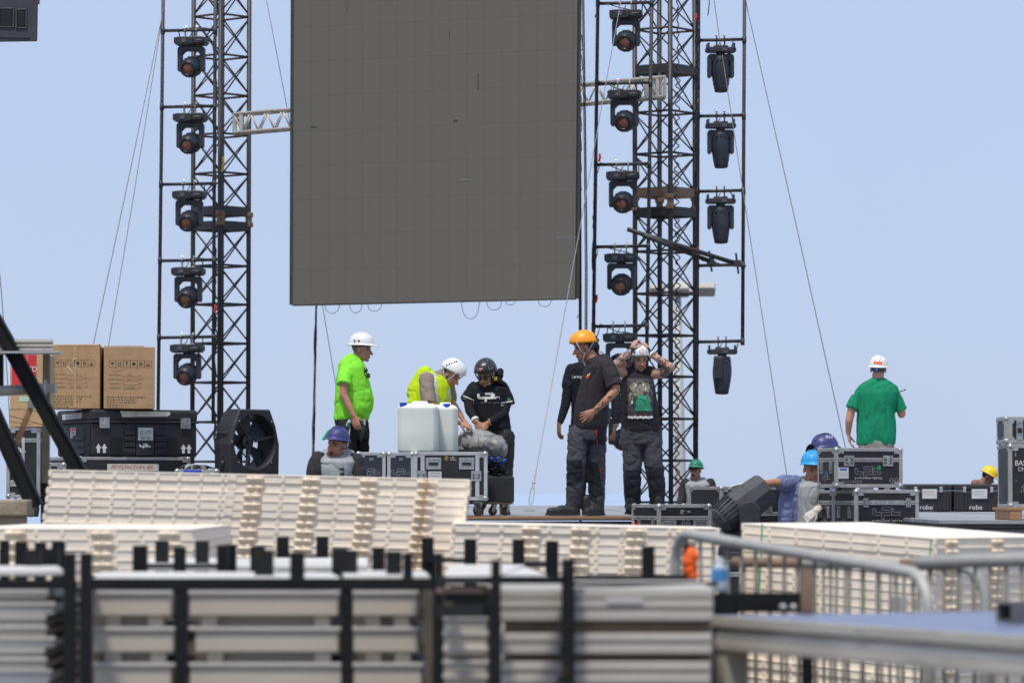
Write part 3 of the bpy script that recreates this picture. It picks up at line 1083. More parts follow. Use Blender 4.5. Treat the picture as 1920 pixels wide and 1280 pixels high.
# ---------------------------------------------------------------- line array box at the top left
DS = 47.0
M_SPK = mat('speaker_grey', (0.050, 0.047, 0.052), 0.55, 0, 0.15, 6, 0.1, 120)
sp = thing('loudspeaker', 'dark grey hanging loudspeaker box with two openings at the top left corner', 'loudspeaker', P(20, 60, DS))
a = [P(-150, 81, DS), P(70, 78, DS), P(70, 76, DS + 1.0), P(-150, 79, DS + 1.0), P(-150, -70, DS), P(72.5, -70, DS), P(72.5, -70, DS + 1.0), P(-150, -70, DS + 1.0)]
MB().hexa(a).build('cabinet', M_SPK, sp, bevel=.015)
MB().hexa([P(-150, 84, DS + .05), P(55, 76, DS + .05), P(40, 74, DS + .9), P(-150, 80, DS + .9), P(-150, 75, DS + .05), P(60, 73.5, DS + .05), P(45, 72, DS + .9), P(-150, 73, DS + .9)]).build('under_panel', M_SPK, sp)
for (x0, x1, y0, y1) in ((1, 23, 18, 49), (33, 47, 20, 51), (-40, -12, 18, 49)):
    m = MB()
    c = (P(x0, y0, DS) + P(x1, y1, DS)) / 2
    w_, h_ = (x1 - x0) / S(DS), (y1 - y0) / S(DS)
    m.box(c + Vector((0, -.004, 0)), (w_, .02, h_))
    m.build('port', mat('port_black', (0.006, 0.006, 0.008), 0.7), sp, bevel=.025)
    m = MB()
    for sx in (-1, 1):
        m.box(c + Vector((sx * (w_ / 2 + .015), -.006, 0)), (.02, .022, h_ + .05))
    for sz in (-1, 1):
        m.box(c + Vector((0, -.006, sz * (h_ / 2 + .012))), (w_ + .008, .022, .02))
    m.build('port_rim', M_SPK, sp, bevel=.004)
MB().bar(P(72, -20, DS - .01), P(72, 8, DS - .01), .04, .03).bar(P(-150, 66, DS - .005), P(55, 70, DS - .005), .012, .02).build('fly_plate', M_SPK, sp)
# ================================================================== flight cases
def latch(m, x, z, f, s=.1, w=None):
    """butterfly latch plate on a face; f maps (along, out, up) to a point"""
    w = w or s
    def bx(cx, cz, a, b, o0, o1):
        m.hexa([f(cx - a / 2, o0, cz - b / 2), f(cx + a / 2, o0, cz - b / 2), f(cx + a / 2, o1, cz - b / 2), f(cx - a / 2, o1, cz - b / 2),
                f(cx - a / 2, o0, cz + b / 2), f(cx + a / 2, o0, cz + b / 2), f(cx + a / 2, o1, cz + b / 2), f(cx - a / 2, o1, cz + b / 2)])
    bx(x, z, w, s, -.002, .003)
    for k in (-1, 1):
        bx(x + k * w * .44, z, w * .12, s, .003, .009)
        bx(x, z + k * s * .44, w * .76, s * .12, .003, .0085)
    bx(x, z + s * .02, w * .34, s * .5, .003, .014)
    bx(x, z - s * .1, w * .6, s * .12, .0035, .011)


def dish_handle(m, m2, x, z, f, w=.155, h=.11):
    def bx(mm, cx, cz, a, b, o0, o1):
        mm.hexa([f(cx - a / 2, o0, cz - b / 2), f(cx + a / 2, o0, cz - b / 2), f(cx + a / 2, o1, cz - b / 2), f(cx - a / 2, o1, cz - b / 2),
                 f(cx - a / 2, o0, cz + b / 2), f(cx + a / 2, o0, cz + b / 2), f(cx + a / 2, o1, cz + b / 2), f(cx - a / 2, o1, cz + b / 2)])
    for k in (-1, 1):
        bx(m, x + k * w * .43, z, w * .14, h, -.002, .008)
        bx(m, x, z + k * h * .42, w * .72, h * .16, -.002, .0075)
    bx(m, x, z, w * .74, h * .7, -.002, .0015)
    bx(m2, x, z - h * .02, w * .6, h * .26, .004, .016)


def caster(t, x, y, z, r=.05, rz=.4):
    d = Vector((math.cos(rz), math.sin(rz), 0))
    s = Vector((-d.y, d.x, 0))
    c = Vector((x, y, z + r))
    o = MB().lathe([(-.02, r * .75), (-.016, r), (.016, r), (.02, r * .75)], c, s, 18).build('caster', M_BROWNW, t, local=True, smooth='auto')
    m = MB()
    for k in (-1, 1):
        m.bar(c + s * .026 * k - d * .01, c + s * .026 * k + Vector((0, 0, r + .03)) + d * .02, .006, .035, d)
    m.box(c + Vector((0, 0, r + .032)) + d * .02, (.08, .08, .008))
    m.tube([c - s * .03, c + s * .03], .012, 8)
    m.build('fork', M_CHROME, o, local=True)


def flight_case(label, loc, rz, w, d, h, lam=None, lid=None, tw=.032, fl=(), sl=(), handles=(), shandles=(), casters=0, cat='flight case', name='flight_case', group=None, trim=None, corners=True, strips=()):
    t = thing(name, label, cat, loc, rz, group)
    lam = lam or M_LAM
    trim = trim or M_TRIM
    e = .004
    z0 = casters
    MB().box((w / 2, d / 2, z0 + h / 2), (w - e, d - e, h - e)).build('body', lam, t, local=True)
    m = MB()
    for y in (0, d):
        for z in (z0, z0 + h):
            sy, sz = (1 if y else -1), (1 if z > z0 else -1)
            m.box((w / 2, y - sy * (tw / 2 - .002), z - sz * (tw / 2 - .002)), (w - .006, tw, tw))
    for x in (0, w):
        for z in (z0, z0 + h):
            sx, sz = (1 if x else -1), (1 if z > z0 else -1)
            m.box((x - sx * (tw / 2 - .0022), d / 2, z - sz * (tw / 2 - .0022)), (tw + .001, d - .007, tw + .001))
        for y in (0, d):
            sx, sy = (1 if x else -1), (1 if y else -1)
            m.box((x - sx * (tw / 2 - .0026), y - sy * (tw / 2 - .0026), z0 + h / 2), (tw + .0016, tw + .0016, h - .008))
    m.build('edge_trim', trim, t, local=True, bevel=.003)
    if lid is not None:
        b = MB()
        b.box((w / 2, d / 2, z0 + lid), (w + .0035, d + .0035, .036))
        o = b.build('lid_band', trim, t, local=True)
        MB().box((w / 2, d / 2, z0 + lid - .002), (w + .0065, d + .0065, .004)).build('lid_gap', M_INK, o, local=True)
    if corners:
        for x in (0, w):
            for y in (0, d):
                for z in (z0, z0 + h):
                    sx, sy, sz = (-1 if x else 1), (-1 if y else 1), (-1 if z > z0 else 1)
                    c = MB().ball((x + sx * .017, y + sy * .017, z + sz * .017), .029, n=12, k=8)
                    c.box((x + sx * .045, y - sy * .0015, z + sz * .026), (.07, .005, .05))
                    c.box((x - sx * .0015, y + sy * .045, z + sz * .026), (.005, .07, .05))
                    c.build('corner', M_CHROME, t, local=True, smooth='auto')
    ff = lambda a, o, b: Vector((a, -o, z0 + b))
    fs = lambda a, o, b: Vector((-o, d - a, z0 + b))
    for x in strips:
        MB().box((x, -.0012, z0 + h / 2), (.04, .006, h - 2 * tw)).build('strip', trim, t, local=True)
    for L, f in ((fl, ff), (sl, fs)):
        for q in L:
            m = MB()
            latch(m, q[0], q[1], f, *(q[2:]))
            lo_ = m.build('latch', M_CHROME, t, local=True)
            sz_ = q[2]
            wd_ = q[3] if len(q) > 3 else sz_
            for sg_ in (-1, 1):
                g_ = MB()
                cx_, cz_ = q[0] + sg_ * wd_ * .27, q[1] - sz_ * .05
                a_, b_ = wd_ * .14, sz_ * .5
                g_.hexa([f(cx_ - a_ / 2, .002, cz_ - b_ / 2), f(cx_ + a_ / 2, .002, cz_ - b_ / 2), f(cx_ + a_ / 2, .0045, cz_ - b_ / 2), f(cx_ - a_ / 2, .0045, cz_ - b_ / 2),
                         f(cx_ - a_ / 2, .002, cz_ + b_ / 2), f(cx_ + a_ / 2, .002, cz_ + b_ / 2), f(cx_ + a_ / 2, .0045, cz_ + b_ / 2), f(cx_ - a_ / 2, .0045, cz_ + b_ / 2)])
                g_.build('latch_slot', M_INK, lo_, local=True)
    for L, f in ((handles, ff), (shandles, fs)):
        for q in L:
            m, m2 = MB(), MB()
            dish_handle(m, m2, q[0], q[1], f, *(q[2:]))
            o = m.build('handle', M_CHROME, t, local=True, bevel=.002)
            m2.build('grip', M_RUBBER, o, local=True)
    if casters:
        for x in (.09, w - .09):
            for y in (.09, d - .09):
                caster(t, x, y, 0, (casters - .05) / 2, random.uniform(0, 3))
    t['_h'] = h + casters
    return t, (lambda a, b: Vector((a, -.0035, z0 + b))), (lambda a, b: Vector((-.0035, d - a, z0 + b)))


def marks(t, name, m, f, fn):
    fl = Flat()
    fn(fl)
    return fl.build(name, m, t, f)


def arrows(fl, x, z, s=.06, outline=False, dx=.045, n=1):
    for k in range(n):
        c = x + k * dx
        if outline:
            fl.line([(c - s * .12, z), (c - s * .12, z + s * .6), (c - s * .32, z + s * .6), (c, z + s), (c + s * .32, z + s * .6), (c + s * .12, z + s * .6), (c + s * .12, z)], .005)
        else:
            fl.poly([(c - s * .2, z), (c + s * .2, z), (c + s * .2, z + s * .6), (c + s * .42, z + s * .6), (c, z + s * 1.25), (c - s * .42, z + s * .6), (c - s * .2, z + s * .6)])


XW = lambda px, Y: (px - CX) / FPX * Y
ZW = lambda py, Y: P(960, py, Y).z

# ---- stack at the right: two cases below, one on top
Dc = 34.6
s = S(Dc)
th = R(15)
zlow = .58
w1 = 122 / s / math.cos(th)
d1 = .565
hl = ZW(918, Dc) - zlow
t, ff, fs = flight_case('lower black flight case of the right stack, with a long chrome hasp', (XW(1603, Dc), Dc, zlow), th, w1, d1, hl, lid=hl - .115,
                        fl=((.10, hl - .115, .08, .045), (w1 - .10, hl - .115, .08, .045)), sl=((.14, hl - .20, .105, .06), (.42, hl - .20, .105, .06)))
MB().box((w1 / 2, -.006, hl - .115), (w1 * .52, .012, .042)).build('hasp', M_CHROME, t, local=True, bevel=.003)
marks(t, 'logo', M_GPAINT, ff, lambda f: f.logo(w1 / 2 - .0, hl - .215, .25, .026, .0048))
marks(t, 'lettering', M_WPAINT, ff, lambda f: f.text('professional lighting', w1 / 2, hl - .275, .026, 1.05, 1.25))
[marks(t, 'arrow_mark', M_GPAINT, ff, lambda f, q=q: arrows(f, w1 - .12 + .055 * q, hl - .32, .075, True)) for q in (0, 1)]
marks(t, 'logo', M_GPAINT, fs, lambda f: f.logo(.28, hl - .30, .16, .018, .005))
p2 = Matrix.Rotation(th, 4, 'Z') @ Vector((0, d1 + .02, 0))
d2 = .445
t, ff, fs = flight_case('black flight case half hidden behind the lower case in the right stack', Vector((XW(1603, Dc), Dc, zlow)) + p2, th, w1, d2, hl, lid=hl - .115, sl=((.11, hl - .2, .105, .06), (.33, hl - .2, .105, .06)))
marks(t, 'logo', M_GPAINT, fs, lambda f: f.logo(.22, hl - .30, .16, .018, .005))
# plain cases that carry them
flight_case('plain black flight case under the right stack, behind the ivory panels', (XW(1600, Dc), Dc, 0), th, w1 + .03, d1 + d2, zlow - .004)
zt = zlow + hl
hb = .355
db = .472
wb = 129 / s / math.cos(th)
t, ff, fs = flight_case('black flight case topping the right stack, with a green dot and blue striped label', (XW(1566, Dc), Dc + .0, zt + .022), th, wb, db, hb, lid=hb - .105,
                        fl=((.13, hb - .115, .095), (wb - .14, hb - .115, .095)), sl=((.11, hb - .175, .105, .06), (.36, hb - .175, .105, .06)))
f_ = MB()
for x in (.06, wb - .06):
    for y in (.08, db - .08):
        f_.lathe([(-.024, .022), (0.001, .028)], (x, y, 0), n=12)
f_.build('foot', M_RUBBER, t, local=True)
marks(t, 'logo', M_GPAINT, ff, lambda f: f.logo(.315, hb - .225, .235, .024, .0046))
marks(t, 'lettering', M_WPAINT, ff, lambda f: f.text('professional lighting', .315, hb - .268, .026, 1.0, 1.2))
marks(t, 'stencil', M_GPAINT, ff, lambda f: f.text('HAZE UNIQUE', .155, hb - .303, .036, .85))
[marks(t, 'arrow_mark', M_GPAINT, ff, lambda f, q=q: arrows(f, wb - .105 + .045 * q, hb - .335, .07, True)) for q in (0, 1)]
marks(t, 'label', M_PAPER, ff, lambda f: f.rect(.025, hb - .275, .125, hb - .175))
marks(t, 'label_stripe', M_BLUEP, lambda a, b: ff(a, b) + Vector((0, -.001, 0)), lambda f: f.rect(.04, hb - .20, .108, hb - .185))
marks(t, 'label_line', M_GPAINT, lambda a, b: ff(a, b) + Vector((0, -.001, 0)), lambda f: f.rect(.035, hb - .222, .118, hb - .2205).rect(.035, hb - .245, .118, hb - .2435))
marks(t, 'sticker', mat('green_sticker', (0.01, 0.27, 0.10), 0.5), ff, lambda f: f.disc(.415, hb - .178, .021))
marks(t, 'logo', M_GPAINT, fs, lambda f: f.logo(.235, hb - .27, .2, .022, .006))
marks(t, 'sticker', M_BLUEP, fs, lambda f: f.rect(.21, hb - .235, .26, hb - .205))

# ---- big case behind the floor light, and the wide one by the stage edge
D = 36.9
th2 = R(21)
hh = ZW(912, D)
t, ff, fs = flight_case('large black flight case the worker rests his glove on', (XW(1351, D), D, 0), th2, .715, .74, hh - .1, lid=hh - .36, casters=.1, fl=((.5, hh - .3, .08), (.2, hh - .3, .08)), sl=((.2, hh - .42, .1), (.6, hh - .42, .1)))
D = 36.3
hh = ZW(945.5, D)
t, ff, fs = flight_case('low black flight case with chrome handles in front of the tank top man', (XW(1233, D), D - .1, 0), R(22), .55, .611, hh - .1, lid=hh - .1 - .125, casters=.1,
                        fl=(), sl=((.18, hh - .26, .095, .055), (.5, hh - .26, .095, .055)), handles=((.11, hh - .1 - .20, .15, .10), (.44, hh - .1 - .20, .15, .10)))
marks(t, 'logo', M_WPAINT, ff, lambda f: f.text('LPL.', .32, hh - .168, .024).line([(.25 + .018 * math.cos(a * .4), hh - .168 + .018 * math.sin(a * .4)) for a in range(14)], .004))
marks(t, 'emblem', M_YELTAPE, lambda a, b: ff(a, b) + Vector((0, -.001, 0)), lambda f: f.poly([(.246, hh - .185), (.256, hh - .168), (.25, hh - .168), (.256, hh - .15), (.242, hh - .166), (.248, hh - .166)]))
[marks(t, 'arrow_mark', M_GPAINT, ff, lambda f, q=q: arrows(f, .26 + .05 * q, hh - .32, .07, True)) for q in (0, 1)]
MB().tube([(-.02, .52, hh - .16), (-.03, .5, hh - .2), (-.03, .44, hh - .22), (-.02, .4, hh - .18)], .01, 6).build('red_tie', M_REDPL, t, local=True)
MB().tube([(-.02, .2, hh - .19), (-.03, .18, hh - .24)], .011, 6).build('green_tag', mat('green_sticker', (0, 0, 0)), t, local=True)

# ---- black moulded cases far right
for i, (xa, xb, lab) in enumerate(((1696.5, 1785, 'black moulded case left of its twin, behind the right stack'), (1787, 1881, 'black moulded case right of its twin, below the yellow helmet'))):
    D = 47.0
    s = S(D)
    w_, h_ = (xb - xa) / s, ZW(907, D) - DECK
    t = thing('moulded_case', lab, 'transport case', (XW(xa, D), D, DECK), 0, 'pair of moulded cases far right')
    MB().box((w_ / 2, .3, h_ * .38), (w_ - .01, .6, h_ * .76)).build('body', M_PLBLK, t, local=True, bevel=.02)
    MB().box((w_ / 2, .3, h_ * .885), (w_, .61, h_ * .23)).build('lid', M_PLBLK, t, local=True, bevel=.02)
    m = MB()
    for k in (.08, .25, .72, .9):
        m.box((w_ * k, -.004, h_ * .4), (.03, .03, h_ * .7))
    m.build('rib', M_PLBLK, t, local=True, bevel=.006)
    for k in (.22, .76):
        MB().box((w_ * k, -.012, h_ * .80), (.04, .03, .07)).build('latch', M_CHROME, t, local=True, bevel=.006)
    fr_ = front(-.022)
    marks(t, 'label', M_PAPER, fr_, lambda f: f.rect(w_ * .36, h_ * .47, w_ * .67, h_ * .82))
    marks(t, 'label_line', M_REDPL if i == 0 else M_GPAINT, front(-.023), lambda f: f.rect(w_ * .39, h_ * .72, w_ * .62, h_ * .735).rect(w_ * .39, h_ * .62, w_ * .6, h_ * .63))
    marks(t, 'lettering', M_WPAINT, fr_, lambda f: f.text('robe', w_ * .44, h_ * .15, .085))
t = thing('plastic_box', 'small pale box beside the right black moulded case', 'box', (XW(1884, 48), 48, DECK))
MB().box((.06, .2, .11), (.10, .4, .21)).build('body', mat('pale_box', (.55, .6, .56), .5), t, local=True, bevel=.01)
MB().box((.06, .2, .218), (.11, .41, .02)).build('lid', mat('pale_box', (0, 0, 0)), t, local=True, bevel=.006)

# ---- right edge: pallet, tall case, small case on it
D = 31.9
s = S(D)
x0 = XW(1893, D)
pl = thing('pallet', 'wooden pallet carrying the tall black case at the right edge', 'pallet', (x0, D, DECK - .012))
for k in range(3):
    MB().box((.05 + .5 * k, .5, .055), (.1, 1.0, .075)).build('block', M_WOOD, pl, local=True, bevel=.004)
for k in range(6):
    MB().box((.55, .06 + .18 * k, .104), (1.14, .13, .022)).build('slat', M_WOOD, pl, local=True, bevel=.003)
for k in range(3):
    MB().box((.55, .06 + .44 * k, .008), (1.12, .1, .017)).build('runner', M_WOOD, pl, local=True, bevel=.003)
zb = DECK - .012 + .116
hh = ZW(833, D) - zb
t, ff, fs = flight_case('tall black flight case with white stencilled lettering at the right edge', (XW(1891.5, D), D + .02, zb), 0, .85, .7, hh)
marks(t, 'stencil', M_WPAINT, ff, lambda f: f.text('BASS P1', .145, hh - .155, .062, .9).text('CH.V1', .135, hh - .205, .048, .9))
marks(t, 'scuff', M_GPAINT, ff, lambda f: f.rect(.052, hh - .1, .062, hh - .065).rect(.05, hh - .30, .07, hh - .297).rect(.1, hh - .4, .105, hh - .37))
[marks(t, 'arrow_mark', M_GPAINT, ff, lambda f, q=q: arrows(f, .13 + .05 * q, hh - .40, .075, True)) for q in (0, 1)]
zs = zb + hh
hs = ZW(781, D) - zs - .012
t, ff, fs = flight_case('small black flight case with tall chrome handle lying on top at the right edge', (XW(1885, D), D + .05, zs + .012), 0, .8, .5, hs, strips=(.045,), handles=((.125, hs / 2, .055, .17),))
m = MB()
for x in (.06, .7): m.lathe([(-.012, .02), (.001, .025)], (x, .1, 0), n=10)
m.build('foot', M_RUBBER, t, local=True)

# ---- row of cases in the middle with the jerrycans
D = 38.1
s = S(D)
ztop = ZW(847.5, D)
hC = ztop - DECK - .155
for i, (xa, xb, lab) in enumerate(((669, 722.5, 'narrow blue black flight case, left one of the row under the jerrycans'), (726.5, 776, 'narrow blue black flight case, middle of the row under the jerrycans'))):
    w_ = (xb - xa) / s
    t, ff, fs = flight_case(lab, (XW(xa, D), D + .02 + .01 * i, DECK), 0, w_, .62, hC - .003 * i, lam=M_LAMB, trim=M_ALU, casters=.155, group='row of cases under the jerrycans')
    marks(t, 'logo', M_GPAINT, ff, lambda f: f.logo(w_ / 2, hC - .205, .165, .022, .0045))
    marks(t, 'plate', M_GPAINT, ff, lambda f: [f.rect(w_ * .44 + .0, hC - .058 - .008 * k, w_ * .58, hC - .053 - .008 * k) for k in range(4)])
w_ = 136 / s
px = lambda q: (q - 777) / s
pz = lambda q: (937 - q) / s
t, ff, fs = flight_case('black flight case on wheels with chrome dish handles and a round vent', (XW(777, D), D, DECK), 0, w_, .66, hC, trim=M_ALU, casters=.155,
                        strips=(px(792.5), px(895)), handles=((px(813), pz(868.5), .15, .115), (px(875), pz(868.5), .15, .115)), fl=((px(790), pz(891.5), .1), (px(893), pz(891.5), .1)))
marks(t, 'label', M_PAPER, ff, lambda f: f.rect(px(803), pz(913), px(828), pz(883)))
marks(t, 'label_line', M_GPAINT, lambda a, b: ff(a, b) + Vector((0, -.001, 0)), lambda f: [f.rect(px(806), pz(887 + 5 * k), px(824), pz(886 + 5 * k)) for k in range(4)])
MB().box((px(845), -.004, pz(897)), (28.5 / s, .008, 30 / s)).build('vent_plate', M_ALU, t, local=True, bevel=.002)
m = MB()
for k in (-1, 1):
    m.prism([(px(845 + k * 1.2), pz(897) - .055)] + [(px(845) + k * (.007 + .055 * math.cos(R(a))), pz(897) + .058 * math.sin(R(a))) for a in range(-90, 91, 15)] + [(px(845 + k * 1.2), pz(897) + .055)], -.011, -.003)
m.build('vent_grille', M_CASTBLK, t, local=True)
m = MB()
for k in range(6):
    m.box((px(845), -.0125, pz(897) - .045 + .018 * k), (.10, .003, .003))
m.build('vent_slat', M_ALU, t, local=True)
marks(t, 'logo', M_WPAINT, ff, lambda f: f.text('LPL', px(849), pz(858), .03).rect(px(844), pz(862), px(856), pz(861.3)))
marks(t, 'emblem', M_YELTAPE, ff, lambda f: f.line([(px(837.5) + .016 * math.cos(a * .42), pz(858.5) + .019 * math.sin(a * .42)) for a in range(15)], .004).poly([(px(836), pz(861)), (px(839), pz(857.5)), (px(837), pz(857.5)), (px(839), pz(855)), (px(835.5), pz(858.5)), (px(837.5), pz(858.5))]))
marks(t, 'stencil', M_WPAINT, ff, lambda f: f.text('A', px(862.5), pz(915), .04))

# dolly with the wrapped moving light
D = 38.9
s = S(D)
t = thing('dolly', 'low black box dolly on wheels right of the flight case', 'dolly', (XW(868, D), D, DECK))
wd = 96 / s
zb, zh = ZW(941, D) - DECK, ZW(893, D) - DECK
MB().box((wd / 2, .3, (zb + zh) / 2), (wd, .6, zh - zb)).build('box', M_PLBLK, t, local=True, bevel=.008)
MB().box((wd / 2, .3, zb - .012), (wd * .96, .56, .02)).build('base', M_WOOD, t, local=True)
for x in (.3, wd - .09):
    for y in (.1, .5):
        caster(t, x, y, 0, (zb - .05) / 2, 1.2 if x > .35 else .5)
cov = thing('covered_light', 'moving light wrapped in a grey translucent bag on the dolly', 'stage light', (XW(905, D), D + .25, DECK + zh))
Dg = D + .2
m = MB()
for (x, y, w_, a, b, c) in ((903, 833, 0, .20, .19, .135), (880, 828, .0, .12, .16, .12), (928, 836, .02, .115, .15, .11), (940, 842, .03, .065, .1, .085), (897, 820, .0, .10, .12, .08), (868, 842, 0, .07, .12, .06), (905, 850, 0, .17, .17, .06), (893, 813, 0, .045, .05, .05)):
    m.ball(P(x, y, Dg - w_), (a, b, c))
M_BAG = mat('grey_bag', (0.24, 0.24, 0.23), 0.5, 0, 0.2, 8, 0.25, 22, spots=(0.34, 0.34, 0.325), spot_amt=0.7, spot_scale=9, stretch=(1, 1, .5), spot_lo=.48)
def crumple(a, f=13.0):
    def fn(co, n):
        q = Vector((co.x * f, co.y * f, co.z * f * .6))
        return a * (1 - 2 * abs(noise.noise(q))) + a * .5 * (1 - 2 * abs(noise.noise(q * 2.3)))
    return fn
fuse(m, 'cover', M_BAG, cov, .008, 5, lambda co, n, f1=folds(.016, 11, 5, 2.0): f1(co, n))
m = MB()
m.lathe([(-.06, .03), (-.05, .10), (.0, .125), (.12, .125), (.14, .10)], P(906, 866, Dg - .02), Vector((0, -.35, 1)), 20)
m.build('head', M_CASTBLK, cov, smooth='auto')
m = MB()
m.lathe([(-.1, .03), (-.08, .095), (.0, .10), (.05, .07)], P(906, 851, Dg - .17), Vector((0, -.3, 1)), 20)
m.build('lens_hood', M_PLBLK, cov, smooth='auto')
m = MB()
rnd = random.Random(5)
for k in range(16):
    c = P(929 + rnd.uniform(-9, 9), 877 + rnd.uniform(-8, 8), Dg - .12 + rnd.uniform(-.05, .05))
    a0, rr_ = rnd.uniform(0, 6), rnd.uniform(.05, .085)
    tl_ = rnd.uniform(.2, 1.0)
    m.tube([c + Vector((rr_ * math.cos(a0 + q * .35), .04 * math.sin(q + a0), rr_ * tl_ * math.sin(a0 + q * .35))) for q in range(14)], .0085, 6)
m.ball(P(930, 880, Dg - .05), (.085, .08, .07))
tag(m.build('cable_coil', M_CABLE, smooth=True), 'heap of coiled black cables on the dolly beside the wrapped light', 'cable')
for k, (x, y, x2, y2) in enumerate(((930, 862, 935, 857), (940, 867, 948, 861), (919, 861, 922, 858), (935, 872, 941, 868))):
    if k == 3: continue
    tag(MB().tube([P(x - 6, y + 8, Dg - .15), P(x, y, Dg - .22)], .008, 6).tube([P(x, y, Dg - .22), P(x2, y2, Dg - .24)], .014, 8).build('plug', M_BLUEP, smooth=True), ['blue cable plug, middle of three by the grey bag', 'blue cable plug, rightmost of three by the grey bag', 'blue cable plug, leftmost of three by the grey bag'][k], 'plug')

# jerrycans
M_JUG = mat('jug_white', (0.80, 0.825, 0.76), 0.4, 0, 0.04, 3, spec=0.5, sss=0.5)
D = 38.35
s = S(D)
zj = DECK + .155 + hC
for i, (xa, xb, y0, cx_, lab) in enumerate(((745, 822, -.12, 756, 'translucent white jerrycan, nearer left one of two on the cases'), (806, 859, .14, 837.5, 'translucent white jerrycan, right one of two on the cases'))):
    w_, h_, d_ = (xb - xa) / s, (847 - 753.5 - i) / s, .34
    t = thing('jerrycan', lab, 'jerrycan', (XW(xa, D + y0), D + y0, zj), 0, 'jerrycans on the cases')
    rings = []
    def oct_(ix, z, c):
        a, b, y = ix, w_ - ix, ix
        e = d_ - ix
        pts = []
        for (qx, qy, a0) in ((a + c, y + c, 180), (b - c, y + c, 270), (b - c, e - c, 0), (a + c, e - c, 90)):
            for k in range(4):
                an = R(a0 + (14, 18, 72, 76)[k])
                pts.append(Vector((qx + c * math.cos(an), qy + c * math.sin(an), z)))
        return pts
    for z, ix, c in ((0, .014, .075), (.008, .004, .075), (.022, 0, .075), (h_ * .5, .002, .075), (h_ * .86, .001, .075), (h_ - .055, 0, .075), (h_ - .045, .003, .07), (h_ - .026, .022, .06), (h_ - .012, .05, .05)):
        rings.append(oct_(ix, z, c))
    m = MB()
    m.ring_loft(rings)
    body = m.build('body', M_JUG, t, local=True, smooth=True)
    body.data.materials.append(mat('jug_liquid', (0.76, 0.79, 0.715), 0.4, 0, 0.05, 3, spec=0.5, sss=0.4))
    for f_ in body.data.polygons:
        if f_.center.z < h_ * .84 and len(f_.vertices) == 4:
            f_.material_index = 1
    cxl = (cx_ - xa) / s
    MB().lathe([(h_ - .02, .028), (h_ - .004, .028)], (cxl, .09, 0), n=18).build('neck', M_JUG, t, local=True)
    cap_ = MB().lathe([(h_ - .04, .036), (h_ - .004, .036), (h_ - .001, .032)], (cxl, .045, 0), n=20)
    cap_.build('cap', M_BLUEP, t, local=True, smooth='auto')
    MB().tube([(w_ * .35, d_ / 2, h_ - .02), (w_ * .38, d_ / 2, h_ + .0), (w_ * .7, d_ / 2, h_ + .0), (w_ * .73, d_ / 2, h_ - .02)], .016, 8).build('handle', M_JUG, t, local=True, smooth=True)

# ================================================================== left group
# support case, moulded case, cardboard boxes
D = 38.5
s = S(D)
zb = ZW(855, D)
sup, ff, fs = flight_case('low black flight case under the big moulded case, with red lettering on tape', (XW(150, D), D - .06, DECK), R(28), 1.20, .95, zb - DECK - .006, lam=M_LAM)
marks(sup, 'tape_label', M_TAPE, ff, lambda f: f.rect(.30, zb - DECK - .145, .86, zb - DECK - .075))
marks(sup, 'lettering', M_REDPL, lambda a, b: ff(a, b) + Vector((0, -.001, 0)), lambda f: f.text('PETTS FACTORY 400', .57, zb - DECK - .11, .05))
thm = R(28)
mc = thing('moulded_case', 'big black moulded case with up arrows and a written label under the cardboard boxes', 'transport case', (XW(173, D), D, zb), thm)
wm, dm, hm = 189 / s / math.cos(thm), .97, (855 - 766) / s
MB().box((wm / 2, dm / 2, hm * .36), (wm, dm, hm * .72)).build('body', M_PLBLK, mc, local=True, bevel=.03)
MB().box((wm / 2, dm / 2, hm * .865), (wm + .012, dm + .012, hm * .26)).build('lid', M_PLBLK, mc, local=True, bevel=.03)
MB().box((wm / 2, dm / 2, hm * .73), (wm + .03, dm + .03, .025)).build('lid_lip', M_PLBLK, mc, local=True, bevel=.008)
k = lambda q: (q - 173) / s / math.cos(thm)
kz = lambda q: (855 - q) / s
M_POCK = mat('pocket_black', (0.006, 0.006, 0.007), .7)
for (a, b, c, d_) in ((206, 226, 818, 851), (307, 325, 820, 853)):
    MB().box(((k(a) + k(b)) / 2, -.001, (kz(c) + kz(d_)) / 2), (k(b) - k(a), .012, kz(c) - kz(d_))).build('hand_pocket', M_POCK, mc, local=True)
for (a, b) in ((230, 249), (284, 303)):
    m = MB()
    for q in range(4):
        m.box(((k(a) + k(b)) / 2, -.006, kz(845 - 11.5 * q)), (k(b) - k(a), .03, .046))
    m.build('ribbed_panel', M_PLBLK, mc, local=True, bevel=.006)
m = MB()
m.box(((k(250.5) + k(283)) / 2, -.005, kz(826)), (k(283) - k(250.5), .022, .29))
m.build('centre_panel', M_PLBLK, mc, local=True, bevel=.006)
for x in (193.5, 339):
    m = MB(); latch(m, k(x), kz(792), lambda a, o, b: Vector((a, -o - .014, b)), .105)
    m.build('latch', M_CHROME, mc, local=True)
fr_ = front(-.0185)
marks(mc, 'label', M_PAPER, fr_, lambda f: f.rect(k(253.5), kz(824.5), k(280.5), kz(800.5)))
fr2 = front(-.0195)
def hand(f):
    f.text('31.170', k(266), kz(809.5), .048, .9).text('Jaruto', k(268), kz(819.5), .050, .9)
    f.rect(k(254), kz(813.7), k(280), kz(813.3))
marks(mc, 'handwriting', M_INK, fr2, hand)
marks(mc, 'logo', M_WPAINT, fr_, lambda f: f.logo(k(266.5), kz(836), .115, .013))
for q in (k(184), k(184) + .063, k(336.5), k(336.5) + .06):
    marks(mc, 'arrow_mark', M_WPAINT, front(-.004), lambda f: arrows(f, q, kz(848.5), .075))
frl = front(-.0085)
marks(mc, 'tape_label', M_TAPE, frl, lambda f: f.poly([(k(222), kz(769.5)), (k(311), kz(770)), (k(312.5), kz(775)), (k(308), kz(779)), (k(226), kz(781))]))
